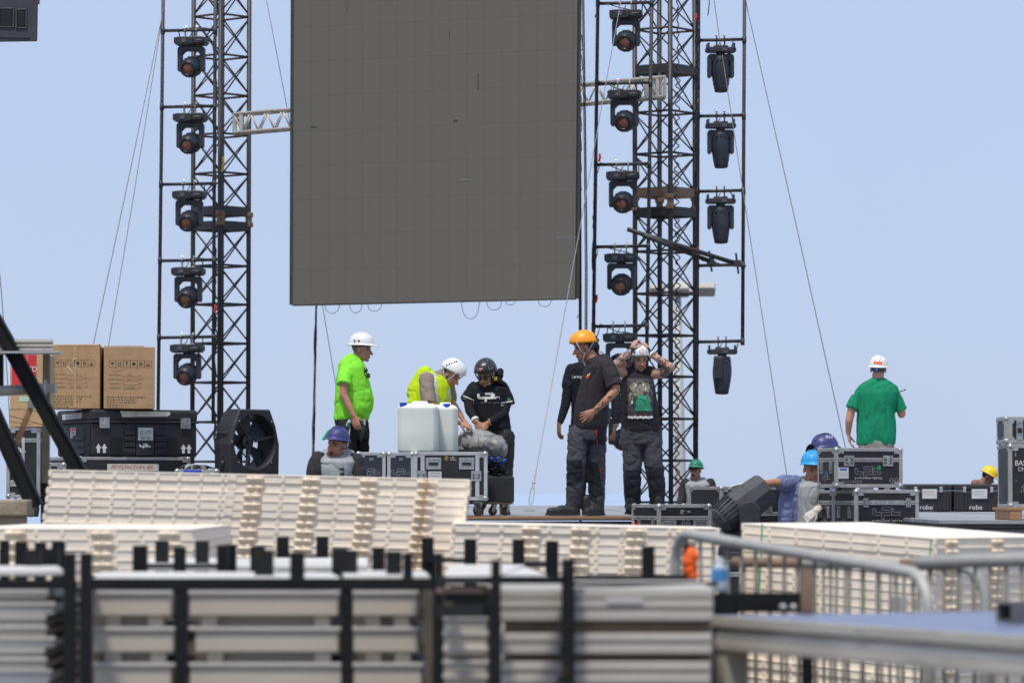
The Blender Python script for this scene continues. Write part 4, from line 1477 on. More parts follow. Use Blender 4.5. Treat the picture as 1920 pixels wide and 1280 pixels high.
fl_ = lambda a, b: Vector((-.0085, dm - a, b))
ks = lambda q: dm * (q - 107) / 66.0
marks(mc, 'tape_label', M_PAPER, fl_, lambda f: f.poly([(ks(118), kz(774)), (ks(156), kz(772)), (ks(155), kz(783)), (ks(119), kz(785))]))
marks(mc, 'label', M_PAPER, lambda a, b: Vector((-.004, dm - a, b)), lambda f: f.rect(ks(133), kz(820), ks(143.5), kz(800)))
marks(mc, 'label_mark', M_REDPL, lambda a, b: Vector((-.005, dm - a, b)), lambda f: f.rect(ks(135), kz(806), ks(142), kz(801)).rect(ks(136), kz(811), ks(141), kz(808)))
m = MB()
for q in range(3):
    m.box((-.004, dm * .35, kz(846 - 13 * q)), (.03, .3, .05))
m.build('ribbed_panel', M_PLBLK, mc, local=True, bevel=.006)
m = MB(); 
m.box((-.002, dm * .13, hm * .33), (.012, .16, .3))
m.build('hand_pocket', M_POCK, mc, local=True)


def icons(f, w, z0, sz, x0, gap=1.03):
    for i in range(6):
        a = x0 + i * sz * gap
        c = a + sz / 2
        f.line([(a, z0), (a + sz, z0), (a + sz, z0 + sz), (a, z0 + sz)], sz * .035, closed=True)
        zc = z0 + sz * .5
        if i == 0:
            f.poly([(c + sz * .28 * math.cos(R(q)), zc + sz * .02 + sz * .2 * math.sin(R(q))) for q in range(0, 181, 20)])
            f.line([(c, zc), (c, zc - sz * .25), (c + sz * .06, zc - sz * .25)], sz * .05)
        elif i == 1:
            for q in (-.13, .13):
                f.line([(c + q * sz, zc - sz * .25), (c + q * sz, zc + sz * .15)], sz * .08)
                f.poly([(c + q * sz - sz * .09, zc + sz * .1), (c + q * sz + sz * .09, zc + sz * .1), (c + q * sz, zc + sz * .3)])
            f.rect(c - sz * .25, zc - sz * .31, c + sz * .25, zc - sz * .28)
        elif i == 2:
            f.poly([(c - sz * .13, zc + sz * .3), (c + sz * .13, zc + sz * .3), (c + sz * .10, zc + sz * .02), (c, zc - sz * .05), (c - sz * .10, zc + sz * .02)])
            f.rect(c - sz * .025, zc - sz * .25, c + sz * .025, zc - sz * .03).rect(c - sz * .13, zc - sz * .28, c + sz * .13, zc - sz * .25)
        elif i == 3:
            f.disc(c, zc - sz * .03, sz * .2).poly([(c - sz * .27, zc - sz * .05), (c - sz * .12, zc + sz * .3), (c - sz * .05, zc - sz * .1)]).poly([(c + sz * .27, zc - sz * .05), (c + sz * .12, zc + sz * .3), (c + sz * .05, zc - sz * .1)])
        elif i == 4:
            for q in (90, 210, 330):
                p1 = (c + sz * .26 * math.cos(R(q)), zc + sz * .26 * math.sin(R(q)))
                p2_ = (c + sz * .22 * math.cos(R(q + 95)), zc + sz * .22 * math.sin(R(q + 95)))
                f.line([p1, p2_], sz * .12)
        else:
            f.text('5', c, zc + sz * .12, sz * .4).rect(c - sz * .3, zc - sz * .2, c + sz * .3, zc - sz * .13).rect(c - sz * .25, zc - sz * .32, c + sz * .25, zc - sz * .24)


def carton(label, px0, px1, pyt, pyb, D, z, rz, d, m=None, flaps=(0, 0), tape=None, group='cardboard boxes'):
    s = S(D)
    w_ = (px1 - px0) / s / math.cos(rz)
    h_ = (pyb - pyt) / s
    t = thing('cardboard_box', label, 'box', (XW(px0, D), D, z), rz, group)
    MB().box((w_ / 2, d / 2, h_ / 2), (w_, d, h_)).build('carton', m or M_CARD, t, local=True, bevel=.006)
    for (a, y0, y1, lift) in flaps:
        mm = MB()
        x0, x1 = a
        mm.hexa([Vector((x0, y0, h_ + .002)), Vector((x1, y0, h_ + .002)), Vector((x1, y1, h_ + lift)), Vector((x0, y1, h_ + lift * .8)),
                 Vector((x0, y0, h_ + .008)), Vector((x1, y0, h_ + .008)), Vector((x1, y1, h_ + lift + .006)), Vector((x0, y1, h_ + lift * .8 + .006))])
        mm.build('flap', m or M_CARD, t, local=True)
    return t, w_, h_


zc = ZW(766, 38.5) + .002
rows = [('NET WEIGHT:', 'KG', '23,8'), ('GROSS WEIGHT:', 'KG', '26,1'), ('QUANTITY:', 'PCS', ''), ('DIMENSION:', 'CM', '61x42x50')]
for i, (a, b, yt, rz, lab) in enumerate(((96, 187, 648.5, 0.0, 'brown cardboard box, left of the two standing on the black moulded case'), (194.5, 289, 650, R(7), 'brown cardboard box, right of the two standing on the black moulded case'))):
    D = 38.55
    t, w_, h_ = carton(lab, a, b, yt, 766, D, zc, rz, .42, flaps=(((.0, w_ if False else .47), .0, .2, .022), ((0.02, .46), .42, .22, .02)) if i == 0 else (((.0, .40), .0, .2, .016),))
    ink = Flat()
    icons(ink, w_, h_ - .205, w_ * .135, w_ * (.06 if i == 0 else .10))
    ink.build('symbol_print', M_INK, t, front(-.002))
    f2 = Flat()
    for q, (u, v, hw) in enumerate(rows):
        zr_ = h_ - .285 - .043 * q
        f2.text(u, w_ * (.19 if i == 0 else .22), zr_, .021, .95)
        f2.rect(w_ * .33 + (.02 if i else 0), zr_ - .012, w_ * .65 + (.02 if i else 0), zr_ - .0095)
        if hw: f2.text(hw, w_ * .5, zr_ + .002, .026)
        f2.text(v, w_ * .71, zr_, .02)
    for q, (c0, c1) in enumerate(((.05, .8), (.05, .62), (.05, .6), (.05, .45), (.05, .33))):
        x = c0
        rnd = random.Random(q + 10 * i)
        while x < c1:
            dx = rnd.uniform(.02, .06)
            f2.rect(w_ * x + .005, h_ - .51 - .027 * q, w_ * (x + dx), h_ - .498 - .027 * q)
            x += dx + .014
    f2.build('text_print', M_INK2, t, front(-.002))
    if i == 0:
        tp_ = Flat().rect(w_ * .45, h_ - .14, w_ * .53, h_).rect(w_ * .46, h_ - .62, w_ * .52, h_ - .2)
        tp_.build('packing_tape', mat('packing_tape', (.5, .31, .15), .3), t, front(-.0028))
        tear = Flat().poly([(w_ * .5, h_ - .12), (w_ * .46, h_ - .12), (w_ * .33, h_ - .22)]).poly([(w_ * .34, h_ - .19), (w_ * .31, h_ - .21), (w_ * .5, h_ - .30)])
        tear.build('torn_tape', mat('pale_tear', (.62, .48, .32), .6), t, front(-.0034))
    else:
        Flat().line([(w_ * .22, h_ - .25), (w_ * .3, h_ - .235), (w_ * .38, h_ - .225), (w_ * .3, h_ - .245), (w_ * .45, h_ - .215)], .006).build('pink_mark', mat('pink_mark', (.55, .2, .16), .8), t, front(-.002))
# paler box with a red panel, standing on the tall case at the left
D = 36.0
s = S(D)
zf = ZW(801, D)
t, w_, h_ = carton('pale cardboard box with a red printed panel, leftmost, behind the dark beam', 18.5, 84, 664, 800, D, zf + .003, R(-6), .45, m=M_CARDL, flaps=())
kk = lambda q: (q - 18.5) / s
kz_ = lambda q: (800 - q) / s
Flat().rect(kk(22), kz_(725), kk(69), kz_(664.5)).build('red_panel', M_REDP, t, front(-.002))
Flat().text('TD', kk(61), kz_(692), .072).rect(kk(51), kz_(690), kk(51.5), kz_(664.5)).build('lettering', M_WPAINT, t, front(-.003))
Flat().rect(kk(36), kz_(752), kk(55), kz_(743)).build('sticker', mat('mint_label', (.5, .66, .5), .6), t, front(-.003))
Flat().line([(kk(17), kz_(767)), (kk(40), kz_(766)), (kk(75), kz_(771))], .004).line([(kk(17), kz_(778)), (kk(80), kz_(795))], .005).line([(kk(18), kz_(789)), (kk(60), kz_(795))], .004).build('crease', M_INK2, t, front(-.002))
# tall flight case below it, on casters
zb = ZW(933, D)
hf = zf - zb
t, ff, fs = flight_case('tall black flight case with white lettering under the leftmost cardboard box', (XW(13, D), D, DECK), 0, 62 / s, .55, hf, casters=zb - DECK, lid=hf - .12, strips=())
MB().box((.155, -.003, hf * .5 + .1), (.028, .008, hf * .96)).build('strip', M_ALU, t, local=True)
marks(t, 'logo', M_WPAINT, ff, lambda f: f.logo(.09, hf - .225, .17, .018))
marks(t, 'label', M_PAPER, ff, lambda f: f.rect(.035, .11, .155, .165).rect(.04, .31, .14, .335))
marks(t, 'stencil', M_INK, lambda a, b: ff(a, b) + Vector((0, -.001, 0)), lambda f: f.text('2DK 4', .095, .137, .045))
marks(t, 'stencil', M_WPAINT, ff, lambda f: f.text('00', .09, .22, .04))
t2, ff, fs = flight_case('plain black flight case in the shadow right of the tall left case', (XW(80, 38), 38.05, DECK), 0, .22, .5, .42, casters=.1)

# leads heaped by the fan
for k, (m_, lab, r_) in enumerate(((M_CABLEW, 'white leads looped on the case beside the black fan', .007), (M_CABLE, 'black leads looped on the case beside the black fan', .009), (M_CABLEG, 'grey leads looped on the case beside the black fan', .007))):
    mb = MB()
    rnd = random.Random(30 + k)
    for q in range(6):
        c = P(366 + rnd.uniform(-16, 20), 876, 38.1) + Vector((0, .05 * k, 0))
        a0, ra = rnd.uniform(0, 6), rnd.uniform(.05, .10)
        mb.tube([c + Vector((ra * 1.1 * math.cos(a0 + j * .4), .05 * math.sin(j), .5 * ra * abs(math.sin(a0 + j * .4)) - .02)) for j in range(13)], r_, 6)
    tag(mb.build('power_lead', m_, smooth=True), lab, 'cable')
t, ff, fs = flight_case('low black flight case with blue tape carrying the loose leads', (XW(330, 38), 37.95, DECK), 0, .42, .5, ZW(880, 38) - DECK)
marks(t, 'blue_tape', M_BLUEP, ff, lambda f: f.rect(.0, ZW(880, 38) - DECK - .035, .26, ZW(880, 38) - DECK - .002))

# ---- big black drum fan
D = 38.3
zt_ = ZW(763, D)
HF = .68
zf = zt_ - HF
flight_case('black flight case carrying the big fan behind the ivory panels', (XW(396, D), D - .1, DECK), 0, .72, .7, zf - DECK - .004)
yaw = R(45)
fan = thing('fan', 'big black floor fan in a faceted housing', 'fan', (XW(462, D) - .03, D + .15, zf), yaw)
poly = [(-.325, 0), (.325, 0), (.33, .31), (.28, .50), (.205, .66), (-.205, .66), (-.28, .50), (-.33, .31)]
C0 = Vector((0, .335)); RI = .272
N = 48
def ray_poly(a):
    d = Vector((math.cos(a), math.sin(a)))
    best = 9
    for i in range(len(poly)):
        p, q = Vector(poly[i]) - C0, Vector(poly[(i + 1) % len(poly)]) - C0
        e = q - p
        den = d.x * e.y - d.y * e.x
        if abs(den) < 1e-9: continue
        tt = (p.x * e.y - p.y * e.x) / den
        uu = (p.x * d.y - p.y * d.x) / den
        if tt > 0 and -1e-6 <= uu <= 1 + 1e-6: best = min(best, tt)
    return C0 + d * best
angs = sorted([2 * math.pi * i / N for i in range(N)] + [math.atan2(p[1] - C0.y, p[0] - C0.x) % (2 * math.pi) for p in poly])
bm_ = MB()
def rg(kind, y, sc=1.0):
    out = []
    for a in angs:
        if kind == 'o':
            q = C0 + (ray_poly(a) - C0) * sc
        else:
            q = C0 + Vector((math.cos(a), math.sin(a))) * RI * sc
        out.append(Vector((q.x, y, q.y)))
    return out
rings = [rg('i', .10), rg('i', -.145), rg('i', -.165, 1.03), rg('o', -.165, .955), rg('o', -.145), rg('o', .0), rg('o', .11, .90), rg('i', .11, 1.0), rg('i', .10)]
bm_.ring_loft(rings, cap=False)
hs_ = bm_.build('housing', M_PLBLK, fan, local=True)
m = MB()
m.box((-.305, -.02, .40), (.03, .16, .07), Matrix.Rotation(R(-14), 4, 'Y'))
m.build('carry_handle', M_PLBLK, fan, local=True, bevel=.01)
m = MB(); m.lathe([(0, .03), (.012, .03), (.02, .022)], (-.328, -.05, .12), Vector((-1, 0, 0)), 14); m.lathe([(0, .018), (.012, .018)], (-.328, -.05, .2), Vector((-1, 0, 0)), 12)
m.build('knob', M_CASTBLK, fan, local=True)
m = MB()
m.lathe([(-.06, .06), (-.055, .072), (.06, .072)], (0, 0, .335), Vector((0, 1, 0)), 20)
m.lathe([(-.08, .02), (-.06, .02)], (0, 0, .335), Vector((0, 1, 0)), 12)
m.build('hub', M_CASTBLK, fan, local=True, smooth='auto')
for k in range(5):
    a = 2 * math.pi * k / 5 + .5
    rings = []
    for r_ in (.065, .12, .18, .225, .262):
        tw_ = R(38 - 90 * (r_ - .06))
        c = .04 + .36 * (r_ - .06)
        tang = Vector((-math.sin(a), 0, math.cos(a)))
        rad = Vector((math.cos(a + .5 * (r_ - .06)), 0, math.sin(a + .5 * (r_ - .06))))
        o = Vector((0, 0, .335)) + rad * r_
        cd = tang * math.cos(tw_) + Vector((0, 1, 0)) * math.sin(tw_)
        nd = cd.cross(rad).normalized() * .005
        rings.append([o + cd * c + nd, o - cd * c + nd, o - cd * c - nd, o + cd * c - nd])
    m = MB(); m.ring_loft(rings)
    m.build('blade', M_CASTBLK, fan, local=True)
m = MB()
for r_ in [.05 + .022 * q for q in range(11)]:
    m.tube([(r_ * math.cos(a * .2618), .10, .335 + r_ * math.sin(a * .2618)) for a in range(25)], .0022, 4)
for q in range(8):
    a = q * math.pi / 4
    m.tube([(.05 * math.cos(a), .098, .335 + .05 * math.sin(a)), (.28 * math.cos(a), .098, .335 + .28 * math.sin(a))], .003, 4)
m.build('rear_grille', M_CASTBLK, fan, local=True)
m = MB()
for k in range(3):
    a = 2 * math.pi * k / 3 + .2
    m.tube([(.06 * math.cos(a), -.1, .335 + .06 * math.sin(a)), (.275 * math.cos(a), -.12, .335 + .275 * math.sin(a))], .014, 6)
m.build('motor_arm', M_CASTBLK, fan, local=True)
m = MB()
for q in (45, 135, 225, 315, 0, 180):
    m.ball((.305 * math.cos(R(q)) , -.167, .335 + .29 * math.sin(R(q))), .008, n=8, k=5)
m.build('screw', M_CHROME, fan, local=True)

# ---- floor light in front of the right cases
D = 30.0
s = S(D)
zc_ = ZW(1046, D)
flight_case('black flight case with chrome edges under the dark floor light', (XW(1332, D), D - .2, 0), 0, .42, .5, zc_, lid=zc_ - .12)
fl_t = thing('floor_light', 'big dark moving head light tilted up, blurred, before the worker with gloves', 'stage light', P(1385, 1046, D))
zb = zc_
m = MB(); m.box((XW(1362, D), D + .02, zb + .075), (.26, .34, .15))
m.build('base', M_CASTBLK, fl_t, bevel=.02)
m = MB()
c = P(1397, 944, D)
yc = P(1402, 958, D)
m.prism([(yc.x + .082 * math.cos(R(q)), yc.z + .082 * math.sin(R(q))) for q in range(0, 181, 15)] + [(yc.x - .07, yc.z - .27), (yc.x - .02, yc.z - .36), (yc.x + .06, yc.z - .36), (yc.x + .075, yc.z - .25)], D - .235, D - .165)
m.prism([(yc.x - .20, yc.z - .37), (yc.x + .06, yc.z - .37), (yc.x + .06, yc.z - .31), (yc.x - .20, yc.z - .31)], D - .235, D + .16)
m.build('yoke', M_CASTBLK, fl_t, bevel=.012)
m = MB()
ax = (P(1434, 915, D + .10) - P(1350, 978, D)).normalized()
m.lathe([(-.25, .02), (-.245, .075), (-.22, .115), (-.16, .135), (-.06, .146), (.06, .150), (.08, .142), (.21, .134), (.235, .132), (.24, .122), (.225, .11), (.20, .10)], P(1392, 948, D - .05), ax, 10)
hd = m.build('head', mat('floor_light_grey', (0.05, 0.051, 0.06), 0.55, 0, .15, 6, .1, 90), fl_t, bevel=.006)
m = MB()
d_, s1, u1 = basis(ax)
for q in range(26):
    a = 2 * math.pi * q / 26
    w = s1 * math.cos(a) + u1 * math.sin(a)
    o = P(1392, 948, D - .05)
    m.bar(o + w * .125 - d_ * .2, o + w * .15 - d_ * .06, .012, .01, w)
m.build('cooling_fin', M_CASTBLK, hd)
m = MB(); m.lathe([(.19, 0), (.20, .06), (.205, .102)], P(1392, 948, D - .05), ax, 24)
m.build('lens', M_LENSR, hd, smooth=True)

# ---- blurred scaffold parts at the left edge
D = 25.0
def beam(label, a, b, wv, dpt, D):
    t = thing('steel_girder', label, 'steel beam', P(*b, D))
    p, q = P(*a, D), P(*b, D)
    d_, s_, u_ = basis(q - p, Vector((0, 1, 0)))
    n_ = s_ if s_.x > 0 else -s_
    MB().bar(p, q, dpt, wv * .82, n_).build('web', M_BLACK, t)
    for k in (-1, 1):
        MB().bar(p + n_ * k * (wv / 2 - .005), q + n_ * k * (wv / 2 - .005), dpt + .05, .012, n_).build('flange', M_BLACK, t)
    return t
beam('longer dark steel beam slanting across the left edge', (-60, 510), (150, 885), .092, .05, D)
beam('shorter dark steel beam slanting down at the far left edge', (-60, 670), (66, 950), .10, .05, D - .3)
t = thing('brace_bar', 'thin brown bar leaning from the dark beam towards the tall left case', 'bar', P(26, 850, D + .6))
MB().bar(P(61, 755, D + .6), P(22, 855, D + .6), .04, .035).build('bar', M_WOOD, t)
MB().lathe([(-.02, .03), (.02, .03)], P(60, 757, D + .58), Vector((0, 1, 0)), 10).build('bolt', M_CHROME, t)
t = thing('support_post', 'vertical weathered post under the aluminium beam at left', 'post', P(87, 905, D + .3))
MB().bar(P(87.5, 662, D + .3), P(86, 905, D + .3), .045, .05, Vector((0, 1, 0))).build('post', mat('weathered_post', (.24, .2, .15), .8, 0, .3, 6), t)
MB().bar(P(86, 905, D + .3), Vector((P(86, 905, D + .3).x, D + .3, 0)), .06, .06, Vector((0, 1, 0))).build('foot', M_BLACK, t)
m = MB(); m.box(P(92, 728, D + .26), (.09, .1, .06)); m.tube([P(84, 712, D + .2), P(84, 740, D + .2)], .014, 6); m.tube([P(100, 722, D + .24), P(102, 733, D + .24)], .014, 6)
m.build('clamp', M_GALV, t)
t = thing('scaffold_tube', 'horizontal grey scaffold tube at the far left edge', 'pipe', P(20, 732, D + .1))
MB().tube([P(-60, 736, D + .1), P(84, 728, D + .1)], .034, 12).build('tube', M_GALV, t, smooth=True)
MB().lathe([(0, .038), (.05, .038)], P(70, 729, D + .1), Vector((1, 0, 0)), 12).build('collar', M_GALV, t)
t = thing('aluminium_rail', 'pale ribbed aluminium beam end over the post at left', 'beam', P(50, 662, D + .2))
MB().hexa([P(-60, 660, D), P(99, 659, D), P(99, 659, D + .35), P(-60, 660, D + .35), P(-60, 636, D), P(99.5, 636, D), P(99.5, 636, D + .35), P(-60, 636, D + .35)]).build('profile', M_ALUB, t)
m = MB()
for y in (640, 647, 655):
    m.bar(P(-60, y, D - .012), P(100, y, D - .012), .024, .010)
m.build('rib', M_ALUB, t)
MB().bar(P(-60, 662, D), P(113, 661, D), .3, .012).build('lip', M_ALU, t)
t = thing('dark_upright', 'short dark upright at the very left edge above the tube', 'post', P(-2, 735, D + .4))
MB().bar(P(-1, 655, D + .4), P(-1, 735, D + .4), .05, .05, Vector((0, 1, 0))).build('post', M_BLACK, t)
MB().box(P(-1, 735, D + .4), (.09, .09, .02)).build('plate', M_BLACK, t)
t = thing('concrete_block', 'rough tan concrete block at the left edge', 'block', (XW(10, 24.5), 24.5, 0))
m = MB(); m.box((XW(2, 24.5) , 24.6, ZW(952, 24.5)), ((55 + 52) / S(24.5), .35, 32 / S(24.5)))
m.build('block', M_CONC, t, bevel=.015)
MB().box((XW(2, 24.5), 24.6, ZW(968, 24.5) / 2), (.28, .28, ZW(968, 24.5))).build('pier', M_CONC, t)
# ================================================================== ivory floor mats in stacks
NTH = ['top', 'second', 'third', 'fourth', 'fifth', 'sixth', 'seventh', 'eighth', 'ninth', 'tenth', 'eleventh', 'twelfth', 'thirteenth', 'fourteenth',
       'fifteenth', 'sixteenth', 'seventeenth', 'eighteenth', 'nineteenth', 'twentieth', 'twenty first']


def ivory_panel(w, d, h, x0, cells, lugs, side_cells=0, side_lugs=()):
    """front edge on y=0 from x0 to x0+w; recessed cells between ribs, lugs at the joints"""
    m = MB()
    rec = .0045
    m.box((x0 + w / 2, d / 2, h / 2), (w - 2 * rec, d - 2 * rec, h - .012))
    m.box((x0 + w / 2, d / 2, h - .005), (w, d, .009))
    m.box((x0 + w / 2, d / 2, .004), (w - .006, d - .006, .008))
    nf = len(m.bm.faces)
    for (a, tw) in cells:
        m.box((a, rec / 2 + .003, h / 2), (tw, rec + .006, h - .0175))
    for k in range(side_cells + 1):
        y = .012 + (d - .024) * k / max(1, side_cells)
        if side_cells:
            m.box((x0 + w - rec / 2 - .003, y, h / 2), (rec + .006, .02, h - .0178))
    m.nf = nf
    ls = []
    for a in lugs:
        l = MB(); ls.append(l)
        for k in (-1, 1):
            l.lathe([(.006, .020), (h * .5, .028), (h - .013, .022)], (a + k * .024, .004, 0), Vector((0, 0, 1)), 12)
        l.box((a, -.002, h * .45), (.10, .014, .012))
    for y in side_lugs:
        l = MB(); ls.append(l)
        for k in (-1, 1):
            l.lathe([(.006, .020), (h * .5, .028), (h - .013, .022)], (x0 + w - .004, y + k * .024, 0), Vector((0, 0, 1)), 12)
        l.box((x0 + w + .002, y, h * .45), (.014, .10, .012))
    return m, ls


def stack(what, loc, rz, ry, w, d, h, n, x0, cells, lugs, side_cells=0, side_lugs=(), jit=.006, lean=0.0, group='ivory floor mats', leanx=0.0):
    m, l = ivory_panel(w, d, h, x0, cells, lugs, side_cells, side_lugs)
    proto = None
    rot = Matrix.LocRotScale(None, Euler((0, ry, rz)), None)
    for k in range(n):
        off = Vector((random.uniform(-jit, jit) + leanx * k, random.uniform(-jit, jit) + lean * k, -h * (k + 1)))
        p = Vector(loc) + rot @ off
        lab = f'ivory plastic floor mat, {NTH[k]} of the {what}'
        if proto is None:
            proto = thing('plastic_mat', lab, 'floor mat', p, rz, group, ry)
            nf = m.nf
            po = m.build('panel', M_IVORY, proto, local=True, bevel=.003)
            po.data.materials.append(M_IVORYR)
            for f_ in po.data.polygons:
                if f_.index >= nf:
                    f_.material_index = 1
            for q in l:
                q.build('lug', M_IVORYD, proto, local=True, smooth='auto')
        else:
            c = copy_tree(proto)
            c.location = p
            c['label'] = lab
    return proto


HL = .0475
# tall left stack
D = 21.0
s = S(D)
cells = [(.006 + .118 * k, .02) for k in range(9)] + [(1.0, .05)] + [(a, .022) for a in (1.13, 1.28, 1.40, 1.585, 1.71, 1.89, 2.02, 2.12, 2.288)]
lugs = [(q - 92) / s for q in (478, 583, 692, 800)]
stack('tall leaning pile at left centre', P(93, 879.5, D), 0, R(1.35), 2.30, 1.2, HL, 14, 0, cells, lugs, lean=.0, leanx=-.0055)
t = thing('pallet', 'wooden pallet under the tall ivory pile at left centre', 'pallet', (XW(450, D), D + .6, 0))
zz = ZW(879.5, D) - HL * 14 - .075
MB().box((XW(470, D), D + .62, zz / 2), (2.1, 1.0, zz)).build('block', M_WOOD, t)
# low left stack
D = 17.6
s = S(D)
stack('low wide pile at far left', P(-70, 989, D), 0, R(.25), 1.06, 2.4, HL, 7, 0, [(.1 + .12 * k, .02) for k in range(8)], [(30 + 70) / s, (192 + 70) / s, (318 + 70) / s], group='ivory floor mats, low pile')
t = thing('pallet', 'wooden pallet under the low ivory pile at far left', 'pallet', (XW(200, D), D + .6, 0))
MB().box((XW(190, D), D + 1.1, .36), (1.1, 1.8, .70)).build('block', M_WOOD, t)
# middle stack
D = 20.0
s = S(D)
stack('pile between the tall ivory pile and the barrier', P(846, 979.5, D), 0, R(1.15), 1.40, 1.1, HL, 9, 0, [(.01 + .125 * k, .022) for k in range(12)], [(q - 846) / s for q in (995, 1088, 1190, 1285)], group='ivory floor mats, middle pile')
t = thing('pallet', 'wooden pallet under the ivory pile beside the barrier', 'pallet', (XW(1090, D), D + .6, 0))
MB().box((XW(1090, D), D + .58, .29), (1.2, .9, .58)).build('block', M_WOOD, t)
# right stack, seen on its corner
zc = ZW(1008, 19.6)
stack('big pile behind the barriers at right', (XW(1752, 19.6), 19.6, zc), R(-45), R(3.0), 1.315, 1.05, HL, 20, -1.315, [(-1.305 + .187 * k, .02) for k in range(8)] , [],
      side_cells=0, side_lugs=(.14, .52, .90), group='ivory floor mats, right pile', jit=.008)
for k, (x, y0, y1, DD, lab) in enumerate(((1429, 982, 1110, 20.28, 'green strap hanging down the left face of the right ivory pile'), (1746, 1012, 1060, 19.55, 'green strap near the corner of the right ivory pile'))):
    tag(MB().tube([P(x, y0, DD), P(x - 2, (y0 + y1) / 2, DD), P(x - (6 if k == 0 else 2), y1, DD)], .005, 6).build('strap', mat('green_strap', (.05, .42, .16), .6)), lab, 'strap')

# ================================================================== black steel racks
def rack(label, posts, rails=(), wpost=.05, group='black steel racks', ztop=1.04):
    t = thing('steel_rack', label, 'rack', (XW(posts[0][0], posts[0][1]), posts[0][1], 0), 0, group)
    for q in posts:
        px_, D = q[0], q[1]
        zb_ = .948 if (12.0 <= D < 13.3 and len(q) < 4) or px_ in (558, 765) else 0
        w = q[2] / S(D) if len(q) > 2 else wpost
        zt = ztop if len(q) < 4 else q[3]
        x = XW(px_, D)
        m = MB()
        hw, tk = w / 2, .004
        # open square tube: four walls
        m.box((x - hw + tk / 2, D, (zt + zb_) / 2), (tk, w, zt - zb_))
        m.box((x + hw - tk / 2, D, (zt + zb_) / 2), (tk, w, zt - zb_))
        m.box((x, D - hw + tk / 2, (zt + zb_) / 2), (w - 2 * tk, tk, zt - zb_))
        m.box((x, D + hw - tk / 2, (zt + zb_) / 2), (w - 2 * tk, tk, zt - zb_))
        m.build('post', M_BLACK, t)
    for (a, Da, b, Db, y0, y1, *mm) in rails:
        p, q = P(a, (y0 + y1) / 2, Da), P(b, (y0 + y1) / 2, Db)
        q.z = p.z if Da == Db else q.z
        MB().bar(p, q, .045, (y1 - y0) / S(Da)).build('rail', mm[0] if mm else M_BLACK, t)
    return t


FR = 11.9
rack('front left black rack cut by the left edge', [(133, FR, 21), (9, 13.0, 18), (64, 12.7, 30), (100, 12.9, 25)], [(-60, FR, 123, FR, 1086, 1104), (64, 12.7, 133, FR, 1088, 1100)])
rack('wide front black rack holding beige panels', [(163, FR, 22), (822, FR, 19), (342, FR, 23, .935), (651, FR, 21, .935), (496, 12.5, 34), (657, 12.5, 27), (739, 12.3, 29), (710, 13.2, 24)],
     [(174, FR, 813, FR, 1083.5, 1104.5), (163, 12.6, 739, 12.6, 1078, 1086), (163, FR, 163.5, 13.2, 1086, 1100), (822, FR, 790, 13.2, 1086, 1100), (174, FR, 813, FR, 1420, 1440)])
rack('black rack with a rusty rail right of the front rack', [(930, 10.7, 19), (1065, 10.9, 25)],
     [(832, 11.4, 920, 10.75, 1080, 1094), (832, 11.5, 920, 10.85, 1100, 1111, M_RUST), (832, 11.3, 920, 10.75, 1134, 1156), (940, 10.75, 1052, 10.9, 1079, 1094), (1078, 10.95, 1335, 11.6, 1090, 1098)], .045)
rack('second row black rack behind the front one, left half', [(264, 13.6), (338, 13.3, 22), (418, 13.7, 20), (434, 13.9, 20)], [(264, 13.7, 434, 13.9, 1056, 1064)])
rack('second row black rack, right half', [(484, 13.5), (558, 12.1, 26), (637, 13.0), (765, 12.0, 18)], [(484, 13.5, 637, 13.2, 1070, 1078)])
rack('rear black rack at far left in front of the low ivory pile', [(10, 15.0, 17), (41, 14.8, 21), (77, 14.5, 20), (111, 14.8, 23)], [(-40, 15, 111, 14.9, 1062, 1070)])
rack('rear black rack before the low ivory pile, further right', [(305, 15.0), (380, 14.9), (531, 16.4), (605, 16.4)], [(305, 15.05, 380, 15, 1054, 1061), (531, 16.4, 605, 16.4, 1042, 1049)])
rack('rear black rack before the right end of the tall ivory pile', [(802, 16.0), (882, 15.6), (972, 15.5), (1035, 14.9)], [(802, 16, 882, 15.7, 1046, 1053), (972, 15.6, 1035, 14.95, 1052, 1062)])
rack('rear black rack behind the barrier corner', [(1215, 13.4, 24), (1291, 13.8, 20)], [(1090, 13.2, 1291, 13.8, 1077, 1089)])
rk = rack('low black rack with a rusty post inside the barrier', [(1356, 11.9, 40, .915), (1512, 11.9, 22, 1.0)], [(1376, 11.9, 1501, 11.9, 1110, 1147)])
m = MB(); m.ball(P(1468, 1138, 11.86), (.014, .012, .012)).ball(P(1488, 1138, 11.86), (.012, .012, .012))
m.build('weld', M_CHROME, rk)
MB().bar(P(1512, 1064, 11.865), P(1512, 1148, 11.865), .034, .006, Vector((0, 1, 0))).build('rust_patch', M_RUST, rk)


# loose panels on top of the racks
M_TOP = mat('pale_panel', (0.64, 0.615, 0.57), 0.6, 0.0, 0.15, 2, spots=(.35, .34, .33), spot_amt=.45, spot_scale=3)
def sheet_thing(label, pts, z, th=.018, m=None):
    mm = MB()
    a = [Vector((XW(px_, D), D, z)) for px_, D in pts]
    mm.hexa([p - Vector((0, 0, th)) for p in a] + a)
    return tag(mm.build('loose_panel', m or M_TOP, None, bevel=.003), label, 'panel')
sheet_thing('pale flat panel lying on the wide front rack, left part', [(176, 12.17), (640, 12.17), (620, 13.1), (190, 13.1)], .958)
sheet_thing('pale flat panel lying on the wide front rack, right part', [(645, 12.17), (806, 12.17), (795, 12.9), (642, 12.9)], .966)
sheet_thing('pale flat panel behind the second row of posts', [(250, 14.35), (690, 14.35), (690, 16.1), (280, 16.1)], .955)
sheet_thing('pale flat panel between the two right front posts', [(834, 11.9), (918, 11.9), (985, 14.2), (842, 14.2)], .962)
